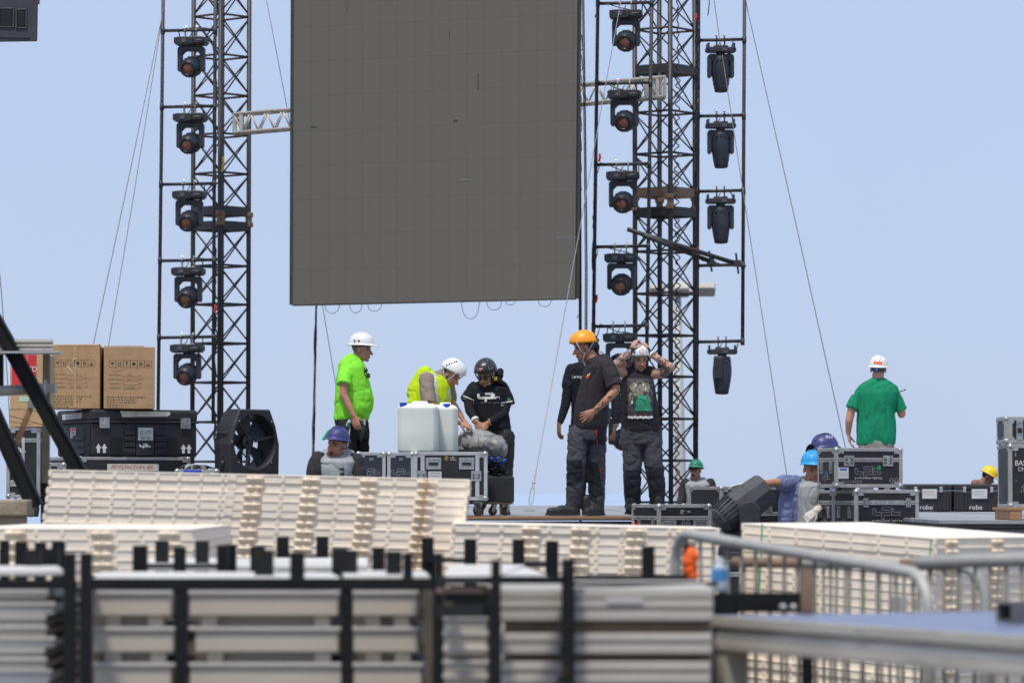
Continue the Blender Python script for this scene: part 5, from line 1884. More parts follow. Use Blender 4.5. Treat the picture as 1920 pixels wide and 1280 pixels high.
sheet_thing('pale narrow panel right of the rusty topped post', [(944, 11.6), (1062, 11.6), (990, 14.0), (936, 14.0)], .955)
sheet_thing('pale panel on the far left rack behind the first posts', [(-60, 12.1), (120, 12.1), (110, 12.75), (-60, 12.75)], .985)

# beige panels stored in the wide front rack
M_BEIGE = mat('beige_profile', (0.58, 0.52, 0.43), 0.55, 0.05, 0.1, 3, 0.05, 40, (.34, .30, .25), .4, 5, stretch=(.5, 1, 3))
NR = ['top', 'second', 'third', 'fourth', 'fifth', 'sixth', 'seventh', 'eighth', 'ninth']
def deck_unit(label, xa, xb, D, z0, z1, dep=1.0, m=None, feet=True, group=None, dark=True, dx=0.0):
    t = thing('deck_element', label, 'deck panel', (XW((xa + xb) / 2, D), D, z0), 0, group)
    a, b = XW(xa, D) + dx, XW(xb, D) + dx
    mm = MB()
    mm.box(((a + b) / 2, D + .03, (z0 + z1) / 2), (b - a, .06, z1 - z0))
    mm.build('front_profile', m or M_BEIGE, t, bevel=.005)
    MB().box(((a + b) / 2, D + .006, z1 + .006), (b - a + .008, .03, .010)).build('lip', M_TOP, t)
    MB().box(((a + b) / 2, D + dep / 2 + .03, z1 - .012), (b - a - .02, dep - .06, .02)).build('board', M_PLY, t)
    for k, s_ in enumerate((-1, 1)):
        MB().box((a + .02 if s_ < 0 else b - .02, D + dep / 2 + .03, (z0 + z1) / 2), (.035, dep - .06, (z1 - z0) * .8)).build('side_profile', m or M_BEIGE, t)
    if feet:
        for x in (a + .06, b - .05):
            q = MB()
            q.box((x, D + .05, z0 - .022), (.05, .06, .045))
            q.box((x, D + .04, z0 - .040), (.13, .08, .012))
            q.build('bracket', M_ALUB, t, bevel=.003)
        MB().box(((a + b) / 2, D + .075, z0 - .020), ((b - a) * .8, .02, .036)).build('gap_filler', M_ALUB, t)  # pale strip added to lighten the dark gap under each panel
    return t


rows_ = [(1113, 1154), (1181, 1222), (1248, 1290), (1318, 1360)]
cols = [(176, 322, 'left bay'), (357, 634, 'middle bay'), (663, 783, 'right bay')]
for (xa, xb, nm) in cols:
    for k, (ya, yb) in enumerate(rows_):
        D = 12.08
        deck_unit(f'beige deck panel in the {nm} of the wide front rack, {NR[k]} one', xa + (0 if k == 0 else random.uniform(0, 12)), xb + (0 if k == 0 else random.uniform(0, 9)), D, ZW(yb, D), ZW(ya, D), group='beige panels in the front rack')
for k, (ya, yb, xb, m_) in enumerate(((1111, 1122, 90, M_TOP), (1134, 1152, 103, M_TOP), (1160, 1174, 86, M_ALUB), (1178, 1192, 88, M_BEIGE), (1199, 1214, 103, M_TOP), (1222, 1232, 84, M_ALUB), (1238, 1254, 88, M_BEIGE), (1260, 1278, 97, M_TOP), (1284, 1300, 90, M_BEIGE))):
    D = 12.05
    deck_unit(f'thin pale panel in the front left rack, {NR[k]} from the top', -70, xb, D, ZW(yb, D), ZW(ya, D), m=m_, feet=False, group='thin panels in the left rack')
for k, (ya, yb, m_) in enumerate(((1160, 1183, M_ALUB), (1190, 1215, M_BEIGE), (1219, 1229, M_BEIGE), (1243, 1262, M_BEIGE), (1270, 1290, M_BEIGE))):
    D = 11.55
    deck_unit(f'beige panel between the two black posts right of the front rack, {NR[k]} one', 833, 913, D, ZW(yb, D), ZW(ya, D), m=m_, feet=False, group='panels in the narrow rack')
for k, (ya, yb) in enumerate(((1110, 1128),)):
    D = 11.62
    deck_unit('chrome edged dark panel under the rusty rail', 833, 913, D, ZW(yb, D), ZW(ya, D), m=M_BLACK, feet=False)
g_ = MB(); g_.lathe([(0, .018), (.05, .022), (.06, .016), (.085, .014)], P(764, 1168, 12.2), Vector((0, 0, 1)), 12)
tag(g_.build('plug', mat('green_plug', (.0, .35, .07), .5), smooth='auto'), 'small green plastic plug inside the right bay of the front rack', 'plug')
# dark back of the racks: a dark sheet standing in for the shade behind the panels
tb = thing('shade_backing', 'dark sheet added behind the stored panels to give the rack gaps their shade', 'shade_backing', (XW(520, 13.3), 13.35, 0))
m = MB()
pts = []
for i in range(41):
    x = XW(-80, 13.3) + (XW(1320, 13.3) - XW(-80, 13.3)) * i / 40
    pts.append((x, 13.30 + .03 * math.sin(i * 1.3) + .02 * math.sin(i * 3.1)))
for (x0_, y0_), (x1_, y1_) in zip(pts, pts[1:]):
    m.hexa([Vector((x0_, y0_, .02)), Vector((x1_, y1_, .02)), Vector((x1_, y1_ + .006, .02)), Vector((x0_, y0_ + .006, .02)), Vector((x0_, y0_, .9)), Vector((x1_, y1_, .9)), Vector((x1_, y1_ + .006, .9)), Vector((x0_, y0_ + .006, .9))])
m.build('sheet', mat('gap_shade', (.13, .115, .095), .8, 0, .3, 4), tb)

# aluminium decks right of the narrow rack
for k, (ya, yb) in enumerate(((1101, 1165), (1186, 1227), (1239, 1283), (1300, 1345))):
    D = 10.95
    t = thing('aluminium_deck', f'ribbed aluminium stage deck in the pile right of the rusty topped post, {NR[k]} one', 'stage deck', (XW(1138, D), D, ZW(yb, D)), 0, 'aluminium decks in the pile')
    a, b = XW(938, D), XW(1337 - 3 * k, D)
    z0, z1 = ZW(yb, D), ZW(ya, D)
    MB().box(((a + b) / 2, D + .53, (z0 + z1) / 2), (b - a - .004, 1.0, z1 - z0 - .004)).build('body', M_ALUB, t)
    n_ = 3 if k == 0 else 2
    for q in range(n_):
        zc_ = z0 + (z1 - z0) * (q + .5) / n_
        MB().box(((a + b) / 2, D + .02, zc_ + .002 * (q % 2)), (b - a, .04 - .004 * (q % 2), (z1 - z0) / n_ * (.86 if q % 2 == 0 else .8))).build('rib', M_ALUB, t, bevel=.004)
    MB().lathe([(0, .0085), (.006, .0085)], P(1057 - 4 * k, (yb - 11), D - .003), Vector((0, 1, 0)), 12).build('hole', M_POCK, t)
    if k == 0:
        MB().box(((P(1137, 1125, D).x + P(1205, 1125, D).x) / 2, D - .004, ZW(1125, D)), ((1205 - 1137) / S(D), .004, .012)).build('tape_strip', M_TOP, t)
t = thing('timber_block', 'dark timber blocks between the aluminium decks', 'block', (XW(1138, 11), 11.1, 0))
for (ya, yb) in ((1167, 1184), (1229, 1237), (1285, 1298)):
    MB().box((XW(1138, 11.1), 11.41, (ZW(ya, 11) + ZW(yb, 11)) / 2), (.585, .86, (yb - ya) / S(11) + .002)).build('spacer', mat('dark_timber', (.17, .125, .085), .85, 0, .3, 6), t)
MB().box((XW(1138, 11.1), 11.5, ZW(1347, 11) / 2), (.5, .8, ZW(1347, 11))).build('trestle', mat('dark_timber', (0, 0, 0)), t)

# raised deck at the right front
zt = ZW(1152, 11.5)
rz = math.atan2(-1.68, .71)
t = thing('deck_table', 'raised deck with blue grey top and ribbed aluminium edge at the lower right', 'stage deck', (XW(1335, 11.5), 11.5, zt), rz)
M_BLUETOP = mat('blue_grey_top', (0.17, 0.20, 0.31), 0.38, 0, 0.15, 1.6, 0.05, 30, (0.30, 0.32, 0.38), .5, 3.0)
Lx, Ly = 2.6, 2.6
MB().box((Lx / 2, Ly / 2, -.008), (Lx - .02, Ly - .02, .014)).build('top_board', M_BLUETOP, t, local=True)
for k, (z, hgt, o) in enumerate(((-.018, .032, 0), (-.045, .018, .012), (-.064, .018, .006), (-.089, .028, -.004))):
    m = MB()
    m.box((Lx / 2, o + .02, z), (Lx - o, .04, hgt))
    m.box((o + .02, Ly / 2 + .0205, z), (.04, Ly - .041, hgt - .001))
    m.build('edge_profile', M_ALUB if k != 2 else M_ALU, t, local=True, bevel=.003)
MB().box((Lx / 2, Ly / 2, -.06), (Lx - .1, Ly - .1, .06)).build('frame', M_BLACK, t, local=True)
for x in (.93, .97):
    MB().box((x * 1.0 + .0, -.003, -.019), (.014, .006, .03)).build('joint', M_ALU, t, local=True)
for x, y in ((.048, .040), (.12, 2.4), (2.4, .12), (2.4, 2.4)):
    MB().box((x, y, -.103 - (zt - .103) / 2), (.075, .075, zt - .103)).build('leg', mat('pale_leg', (.52, .48, .40), .6, 0, .15, 4), t, local=True)
t = thing('steel_channel', 'dark ended steel channel lying on the raised deck at the right edge', 'beam', (XW(1925, 10.6), 10.6, zt))
Dq = 10.75
p = Vector((XW(1873, Dq), Dq, zt + .003))
m = MB()
dv = Vector((.85, .5, 0)).normalized()
sd = Vector((dv.y, -dv.x, 0))
def chan(c0, w_, h_, tk):
    e = dv * 1.2
    m.bar(c0 + Vector((0, 0, tk / 2)), c0 + e + Vector((0, 0, tk / 2)), w_, tk)
    m.bar(c0 + Vector((0, 0, h_ - tk / 2)), c0 + e + Vector((0, 0, h_ - tk / 2)), w_, tk)
    m.bar(c0 - sd * (w_ / 2 - tk / 2) + Vector((0, 0, h_ / 2)), c0 - sd * (w_ / 2 - tk / 2) + e + Vector((0, 0, h_ / 2)), tk, h_ - 2 * tk)
    m.bar(c0 + sd * (w_ / 2 - tk / 2) + Vector((0, 0, h_ / 2)), c0 + sd * (w_ / 2 - tk / 2) + e + Vector((0, 0, h_ / 2)), tk, h_ - 2 * tk)
chan(p + sd * .02, .075, .058, .007)
m.build('channel', mat('grey_steel', (.16, .15, .15), .5, .3, .2, 6), t)
MB().bar(p + sd * .02 + dv * .02 + Vector((0, 0, .029)), p + sd * .02 + dv * .06 + Vector((0, 0, .029)), .058, .042).build('hollow_shade', M_POCK, t)  # black plug put in for the shade inside the hollow end

# ================================================================== crowd barriers
def barrier(label, a, b, r, nb, bend_l, bend_r, rust=False, xs=None):
    """a, b: (px, py, D) of the ends of the top tube"""
    t = thing('crowd_barrier', label, 'barrier', ((XW(a[0], a[2]) + XW(b[0], b[2])) / 2, (a[2] + b[2]) / 2, 0), 0, 'crowd barriers')
    p, q = P(*a), P(*b)
    d = (q - p).normalized()
    pts = []
    zlo = .12
    if bend_l:
        pts += [Vector((p.x, p.y, .01)), Vector((p.x, p.y, p.z - .12))]
        pts += [p + Vector((0, 0, -.12)) + (Vector((0, 0, 1)) * math.sin(R(k)) + d * (1 - math.cos(R(k)))) * .12 for k in (30, 60, 90)]
    else:
        pts += [p]
    if bend_r:
        pts += [q + Vector((0, 0, -.12)) + (Vector((0, 0, 1)) * math.cos(R(k)) + d * (math.sin(R(k)) - 1)) * .12 for k in (0, 30, 60, 90)]
        pts += [Vector((q.x, q.y, q.z - .2)), Vector((q.x, q.y, .01))]
    else:
        pts += [q]
    MB().tube(pts, r, 14).build('frame_tube', M_GALV, t, smooth=True)
    lo_p, lo_q = Vector((p.x, p.y, zlo)), Vector((q.x, q.y, zlo))
    MB().tube([lo_p, lo_q], r * .8, 12).build('bottom_tube', M_GALV, t, smooth=True)
    for k in range(nb):
        f = (k + .9) / (nb + .8)
        u, w = p.lerp(q, f), lo_p.lerp(lo_q, f)
        jig = Vector((random.uniform(-.012, .012), 0, 0))
        MB().tube([w, u.lerp(w, .5) + jig, u], .0062, 8).build('bar', M_BARS, t, smooth=True)
    for e in (lo_p, lo_q):
        s_ = Vector((-d.y, d.x, 0)).normalized() * .25
        MB().bar(Vector((e.x, e.y, .012)) - s_, Vector((e.x, e.y, .012)) + s_, .05, .012).build('foot', M_GALV, t)
    if rust:
        MB().tube([q - d * .34, q - d * .13], r + .0015, 14).build('rust_patch', M_RUST, t, smooth=True)
        MB().tube([p, p + d * .3], r + .0015, 14).build('rust_patch', M_RUST, t, smooth=True)
    return t
barrier('nearest galvanised crowd barrier, its top tube sloping down to the right', (1266, 997, 14.6), (1741, 1078, 12.5), .0205, 16, True, True)
barrier('galvanised crowd barrier with rusty patches behind the sloping one', (1374, 1053, 15.4), (1846, 1060, 15.0), .0205, 18, False, True, True)
barrier('galvanised crowd barrier cut by the right edge', (1716, 1054, 12.9), (2090, 1043, 12.6), .0235, 12, False, True)
t = thing('sign_plate', 'small grey metal plate fixed between the barrier bars', 'plate', P(1690, 1132, 13.2))
MB().box(P(1687, 1131, 13.3), (.055, .01, .048)).box(P(1716, 1133, 13.3), (.03, .012, .042)).build('plate', M_GALV, t)

# water bottle and orange glove
D = 11.9
t = thing('water_bottle', 'small water bottle with blue label standing on the black rail', 'bottle', P(1349, 1107, D))
zb = .921
hb_ = .098
xb = XW(1349, D)
MB().lathe([(0, .022), (.004, .025), (.03, .025), (.035, .023), (.07, .0245), (.082, .018), (.09, .012), (.098, .011)], (xb, D, zb), n=18).build('body', mat('bottle_clear', (.62, .68, .72), .15, 0, .05, 5, trans=.35), t, smooth=True)
MB().lathe([(.034, .0258), (.070, .0260)], (xb, D, zb), n=18).build('label', mat('bottle_blue', (.06, .26, .55), .4, 0, .3, 30), t, smooth='auto')
MB().lathe([(.092, .0125), (.106, .0125)], (xb, D, zb), n=14).build('cap', M_WPAINT, t)
m = MB()
for (x, y, r_) in ((1296, 1040, .02), (1293, 1052, .024), (1294, 1066, .022), (1298, 1078, .016), (1301, 1042, .014)):
    m.ball(P(x, y, 13.6), (r_, .022, r_ * 1.25))
go = thing('glove', 'bright orange glove hung on the rear post behind the barrier', 'glove', P(1296, 1060, 13.6))
fuse(m, 'fabric', M_ORANGEP, go, .003, 2, crumple(.004, 40))
# ================================================================== people
def cloth(name, col, var=.12, bump=.25, rough=.85):
    return mat(name, col, rough, 0, var, 9, bump, 70, stretch=(1, 1, .7), spec=.25)


M_SKIN = mat('skin', (0.4, 0.2, 0.12), 0.55, 0, 0.10, 12, 0.08, 90, paint=True, spec=.4, sss=0.12)
M_HWHITE = mat('helmet_white', (0.78, 0.78, 0.76), 0.32, 0, 0.05, 6, spots=(.5, .5, .48), spot_amt=.3, spot_scale=14)
M_HORANGE = mat('helmet_orange', (0.95, 0.36, 0.014), 0.35, 0, 0.07, 6)
M_HBLUE = mat('helmet_blue', (0.042, 0.044, 0.17), 0.45, 0, 0.12, 6, spots=(.2, .2, .3), spot_amt=.3, spot_scale=14)
M_HLIGHT = mat('helmet_light_blue', (0.03, 0.36, 0.75), 0.4, 0, 0.08, 6)
M_HGREEN = mat('helmet_green', (0.015, 0.20, 0.12), 0.4, 0, 0.15, 9, spots=(.25, .4, .33), spot_amt=.4, spot_scale=12)
M_HYELLOW = mat('helmet_yellow', (0.88, 0.60, 0.01), 0.4, 0, 0.07, 6)
M_HBLACK = mat('helmet_black', (0.022, 0.022, 0.026), 0.3, 0, 0.2, 6)
M_STRAP = mat('strap_grey', (0.42, 0.42, 0.42), 0.7, 0, 0.15, 30)
M_STRAPB = mat('strap_black', (0.03, 0.03, 0.03), 0.7, 0, 0.15, 30)
M_VENT = mat('vent_dark', (0.015, 0.015, 0.02), 0.6)
M_LIME = cloth('lime_cotton', (0.25, 0.78, 0.05), .10, .2)
M_HIVIS = cloth('hivis_yellow', (0.52, 0.70, 0.015), .08, .25)
M_TAUPE = cloth('taupe_cotton', (0.28, 0.22, 0.185), .1)
M_SHBLACK = cloth('black_cotton', (0.012, 0.013, 0.018), .25)
M_CHAR = cloth('charcoal_cotton', (0.032, 0.028, 0.033), .25)
M_TANK = cloth('tank_black', (0.022, 0.018, 0.022), .25)
M_POLO = cloth('green_pique', (0.008, 0.24, 0.115), .1, .3)
M_VESTG = cloth('grey_bib', (0.33, 0.345, 0.35), .1)
M_SLEEVE = cloth('dark_sleeve', (0.035, 0.034, 0.036), .2)
M_BLUESH = cloth('faded_blue_shirt', (0.16, 0.19, 0.34), .15)
M_TROUS = cloth('dark_trousers', (0.022, 0.023, 0.026), .25)
M_TROUSG = cloth('grey_work_trousers', (0.062, 0.062, 0.070), .2)
M_TROUSN = cloth('navy_reinforced', (0.020, 0.021, 0.027), .2)
M_KHAKI = cloth('khaki_trousers', (0.30, 0.27, 0.24), .12)
M_BOOT = mat('boot_black', (0.014, 0.014, 0.015), 0.6, 0, 0.3, 20, 0.3, 80)
M_SOLE = mat('boot_sole', (0.02, 0.02, 0.02), 0.8)
M_SILVER = mat('reflective_tape', (0.55, 0.56, 0.57), 0.45, 0.2, 0.1, 20)
M_GLOVEW = cloth('white_glove', (0.62, 0.57, 0.52), .15)
M_GLASS = mat('dark_lens', (0.01, 0.01, 0.012), 0.1, coat=1.0)
M_TEAL = mat('tool_teal', (0.012, 0.10, 0.11), 0.45, 0, .2, 20)


class Frame:
    def __init__(self, c, f, u, k=1.0):
        self.c = Vector(c)
        self.f = Vector(f).normalized()
        u = Vector(u)
        self.u = (u - self.f * u.dot(self.f)).normalized()
        self.s = self.f.cross(self.u)
        self.k = k
        self.m = Matrix((self.f, self.s, self.u)).transposed()

    def at(self, a, b, c):
        return self.c + self.k * (self.f * a + self.s * b + self.u * c)

    def inv(self, p):
        d = (p - self.c) / self.k
        return d.dot(self.f), d.dot(self.s), d.dot(self.u)


def head_shape(mb, F, mouth_open=False):
    k = F.k
    def el(a, b, c, ra, rb, rc, n=18, q=12):
        mb.ball(F.at(a, b, c), (ra * k, rb * k, rc * k), F.m, n, q)
    el(-.012, 0, .030, .097, .077, .088)
    el(.028, 0, -.030, .062, .062, .070)
    el(.030, 0, -.075, .052, .050, .040)
    el(.066, 0, -.101, .022, .026, .017)
    el(.070, 0, .018, .020, .052, .012)
    for s in (-1, 1):
        el(.050, s * .040, -.030, .026, .022, .022)
        el(.040, s * .048, -.075, .035, .014, .020)
        el(-.010, s * .080, -.008, .019, .008, .031)
        el(-.004, s * .080, .008, .017, .010, .018)
        mb.cap(F.at(-.02, s * .045, -.06), F.at(.045, s * .040, -.095), .022 * k, .016 * k)
    mb.cap(F.at(.085, 0, .004), F.at(.112, 0, -.036), .0085 * k, .013 * k)
    for s in (-1, 1):
        el(.098, s * .012, -.040, .011, .008, .008)
    if mouth_open:
        el(.086, 0, -.056, .009, .022, .006)
        el(.078, 0, -.098, .012, .022, .008)
        el(.066, 0, -.112, .022, .027, .017)
    else:
        el(.088, 0, -.064, .009, .023, .0055)
        el(.086, 0, -.075, .009, .020, .006)


def hand_shape(mb, w, d, n, thumb, curl=.35, k=1.0, spread=.0, curls=None):
    """wrist, finger direction, direction the palm faces, side of the thumb (+1 / -1)"""
    w = Vector(w)
    d = Vector(d).normalized()
    n = Vector(n)
    n = (n - d * n.dot(d)).normalized()
    s = d.cross(n) * thumb
    rings = []
    for t, hw, th in ((-.03, .026, .020), (0, .029, .019), (.03, .037, .018), (.07, .043, .016), (.092, .041, .013), (.10, .034, .008)):
        c = w + d * t * k
        rings.append([c + (s * math.cos(a) * hw + n * math.sin(a) * th) * k for a in [2 * math.pi * i / 14 for i in range(14)]])
    mb.ring_loft(rings)
    for i, (off, ln) in enumerate(((.031, .070), (.0105, .079), (-.0105, .074), (-.030, .058))):
        cu = (curls[i] if curls else curl * (1 + .12 * i))
        p = w + (d * .088 + s * off) * k
        dd = (d + s * (spread * (1.5 - i) / 1.5)).normalized()
        a = 0
        for j, fr in enumerate((.45, .31, .24)):
            a += cu * (.7 if j == 0 else 1.0)
            v = dd * math.cos(a) + n * math.sin(a)
            q = p + v * ln * fr * k
            r1 = (.0098, .009, .0083)[j] * k
            mb.cap(p, q, r1, r1 * .92, 8)
            p = q
    p = w + (d * .022 + s * .026 + n * .004) * k
    q = p + (d * .62 + s * .62 + n * .3).normalized() * .038 * k
    mb.cap(p, q, .015 * k, .011 * k, 8)
    q2 = q + (d * .85 + s * .35 + n * (.25 + curl)).normalized() * .032 * k
    mb.cap(q, q2, .0108 * k, .010 * k, 8)
    q3 = q2 + (d * .95 + s * .05 + n * (.3 + curl)).normalized() * .024 * k
    mb.cap(q2, q3, .010 * k, .0085 * k, 8)


def helmet(parent, F, m, style='hard', strap=None, k=1.0, lift=0.0, tilt=0.0, inner=None, peak=.05, vents=False):
    t = R(tilt)
    G = Frame(F.at(-.004, 0, lift), F.f * math.cos(t) - F.u * math.sin(t), F.u * math.cos(t) + F.f * math.sin(t), F.k * k)
    N = 40
    def rim(az):
        ca, sa = math.cos(az), abs(math.sin(az))
        if style == 'climb':
            return .040 + .016 * max(0, ca) - .022 * max(0, -ca) - .012 * sa
        return .030 + .004 * ca
    def shell(th, sc, top):
        ring = []
        for i in range(N):
            az = 2 * math.pi * i / N
            ra, rb = .128 * sc, .106 * sc
            e = 2 / 2.15
            x, y = math.cos(az), math.sin(az)
            z0 = rim(az)
            rr_ = math.sin(th) ** .92
            z = z0 + (top - z0) * math.cos(th) ** .95
            ring.append(G.at(ra * rr_ * x - .006, rb * rr_ * y, z))
        return ring
    TH = [R(q) for q in (3, 12, 24, 36, 48, 60, 72, 82, 90)]
    outer = [shell(a, 1.0, .148) for a in TH]
    brim = []
    if style == 'hard':
        for e, dz in ((.35, -.003), (1.0, -.008), (1.0, -.012), (.2, -.010)):
            ring = []
            for i in range(N):
                az = 2 * math.pi * i / N
                ca = math.cos(az)
                b = .013 + peak * max(0, ca) ** 1.6 + .006 * max(0, -ca)
                ring.append(G.at((.128 + b * e) * ca - .006, (.106 + .014 * e) * math.sin(az), rim(az) + dz - .010 * e * max(0, ca) ** 2))
            brim.append(ring)
    innr = [shell(a, .945, .140) for a in reversed(TH)]
    mb = MB()
    mb.ring_loft(outer + brim + innr)
    if style == 'hard':
        for b0 in (-.03, 0, .03):
            pts = [G.at(.122 * math.sin(a) - .006, b0 * (1 - .3 * abs(math.sin(a))), rim(0) + (.1485 - rim(0)) * math.cos(a) ** .95 + .001) for a in [R(q) for q in range(-64, 66, 8)]]
            pts = [p for p in pts]
            mb.tube(pts, .0055 * F.k, 6)
    o = mb.build('helmet', m, parent, smooth=True)
    if vents:
        for sg in (-1, 1):
            for q in range(5):
                v = MB()
                a = R(34 + 11 * q)
                az = R(62 + 6 * q) * sg
                rr_ = math.sin(a) ** .92
                z0 = rim(az)
                v.ball(G.at(.1285 * rr_ * math.cos(az + .35 * sg) - .006, .1065 * rr_ * math.sin(az + .35 * sg), z0 + (.148 - z0) * math.cos(a) ** .95), .0085 * F.k, n=8, k=5)
                v.build('vent', M_VENT, o)
    if inner is not None:
        mb = MB()
        rings = []
        for dz, sc in ((.0, .80), (-.03, .81), (-.03, .77), (.0, .76)):
            rings.append([G.at(.122 * sc * math.cos(2 * math.pi * i / N) - .006, .102 * sc * math.sin(2 * math.pi * i / N), rim(0) + dz + .005) for i in range(N)])
        mb.ring_loft(rings, cap=False)
        mb.build('headband', inner, o, smooth=True)
    if strap is not None:
        sb = MB()
        for s in (-1, 1):
            ch = F.at(.048, s * .028, -.122)
            ym = F.at(.022, s * .073, -.062)
            sb.tube([G.at(.075, s * .083, rim(.5) + .006), F.at(.055, s * .078, -.01), ym], .0065 * F.k, 6)
            sb.tube([G.at(-.075, s * .083, rim(2.6) + .006), F.at(-.03, s * .079, -.03), ym], .0065 * F.k, 6)
            sb.tube([ym, F.at(.036, s * .055, -.100), ch, F.at(.052, 0, -.128)], .0065 * F.k, 6)
            sb.box(ym, (.014, .014, .02))
        sb.build('chin_strap', strap, o, smooth=True)
    return o, G


class Person:
    def __init__(self, label, D, base, group=None, gz=None):
        self.D = D
        b = P(base[0], base[1], D)
        if gz is not None: b.z = gz
        self.gz = b.z
        self.root = thing('person', label, 'person', b, 0, group)
        self.b = MB()
        self.tattoo = []
        self.F = None

    def p(self, x, y, w=0.0):
        return P(x, y, self.D - w)

    def rows(self, mb, rows, sx=1.0, sd=1.0, n=28, e=2.4, dz=0):
        rings = []
        for (y, xl, xr, d, w) in rows:
            c = self.p((xl + xr) / 2, y, w)
            hw = (xr - xl) / 2 / S(self.D - w) * sx
            ring = []
            for i in range(n):
                a = 2 * math.pi * i / n
                ca, sa = math.cos(a), math.sin(a)
                ring.append(c + Vector((hw * math.copysign(abs(ca) ** (2 / e), ca), d * sd * math.copysign(abs(sa) ** (2 / e), sa), 0)))
            rings.append(ring)
        mb.ring_loft(rings)
        return mb

    def chain(self, mb, pts, n=14, k=1.0):
        mb.chain([(self.p(*q[:3]), q[3] * k) for q in pts], n)
        return mb

    def sleeve(self, mb, pts, n=16):
        q = [(self.p(*a[:3]), a[3]) for a in pts]
        mb.chain(q[:-1], n)
        (p0, r0), (p1, r1) = q[-2], q[-1]
        d, s_, u_ = basis(p1 - p0)
        mb.ring_loft([[c + (s_ * math.cos(2 * math.pi * k / n) + u_ * math.sin(2 * math.pi * k / n)) * r for k in range(n)] for c, r in ((p0, r0), (p0.lerp(p1, .8), r0 + (r1 - r0) * .8), (p1 + d * .012, r1 + .004))])
        return mb

    def head(self, c, f, u, k=1.0, mouth=False, neck=None, rn=.058):
        self.F = Frame(self.p(*c), f, u, k)
        head_shape(self.b, self.F, mouth)
        self.mouth = mouth
        if neck:
            self.b.cap(self.p(*neck), self.F.at(-.022, 0, -.06), (rn + .008) * k, rn * k, 16)
        return self.F

    def finish(self, skin, hair=(.03, .022, .018), beard=0.0, beardc=(.06, .04, .03), voxel=.0055, hairline=.035, bald=False, lens=False):
        F = self.F
        skin = Vector(skin)
        lips = Vector((skin.x * .85, skin.y * .55, skin.z * .55))
        tat = self.tattoo
        def paint(co):
            a, b, c = F.inv(co)
            col = skin.copy()
            if abs(a) < .16 and abs(b) < .12 and -.16 < c < .14:
                n = noise.noise(co * 60)
                if a > .03:
                    col = col * (1 + .06 * n)
                    if -.06 < c < -.01 and abs(b) < .055 and a > .05:
                        col = Vector((col.x * 1.06, col.y * .93, col.z * .9))
                hl = hairline - .05 * max(0, min(1, (-a + .02) / .05)) if a > -.03 else -.035
                if not bald and (c > hl + .02 * n * .5 and (a < .035 or c > .07)) and not (-.03 < a < .012 and abs(b) > .074 and c < .03):
                    if not (a > .0 and c < .05): col = Vector(hair)
                if a > .045:
                    for s in (-1, 1):
                        e = ((b - s * .032) / .015) ** 2 + ((c - .001) / .0058) ** 2
                        if e < 1: col = Vector((.035, .022, .018))
                        elif e < 2.2: col = col * .72
                        e = ((b - s * .034) / .021) ** 2 + ((c - .021 - .004 * (1 - abs(b) / .04)) / .0055) ** 2
                        if e < 1: col = Vector(hair) * 1.2
                    if self.mouth:
                        if (b / .019) ** 2 + ((c + .078) / .017) ** 2 < 1: col = Vector((.05, .012, .012))
                        elif (b / .026) ** 2 + ((c + .078) / .024) ** 2 < 1: col = lips
                    elif (b / .024) ** 2 + ((c + .069) / .0095) ** 2 < 1:
                        col = lips if abs(c + .0695) > .0015 else lips * .5
                    if abs(b) < .013 and abs(c + .046) < .004: col = col * .6
                if beard > 0:
                    bz = 0
                    if c < -.045 - .0 and a > -.02 and c > -.135: bz = min(1, (-.045 - c) / .02)
                    if abs(b) > .045 and a > -.02 and a < .04 and -.09 < c < -.02: bz = max(bz, .7)
                    if a > .075 and -.06 < c < -.05 and abs(b) < .028: bz = max(bz, .9)
                    if bz > 0 and not (a > .05 and (b / .024) ** 2 + ((c + .069) / .0095) ** 2 < 1) and not (self.mouth and (b / .026) ** 2 + ((c + .078) / .024) ** 2 < 1):
                        col = col.lerp(Vector(beardc), beard * bz * (.85 + .3 * n))
            for (p, q, r, th) in tat:
                v = q - p
                t = max(0, min(1, (co - p).dot(v) / v.length_squared))
                if (co - (p + v * t)).length < r:
                    nn = noise.noise(co * 26) + .6 * noise.noise(co * 55 + Vector((5, 2, 1)))
                    if nn > th:
                        col = col.lerp(Vector((.035, .042, .05)), .78)
            return col
        self.body = fuse(self.b, 'body', M_SKIN, self.root, voxel, 2, None, paint, tuple(skin))
        return self.body


def px_onto(o, Y, off=.004):
    f = onto(o, Y, off)
    return lambda a, b: f(a, -b)


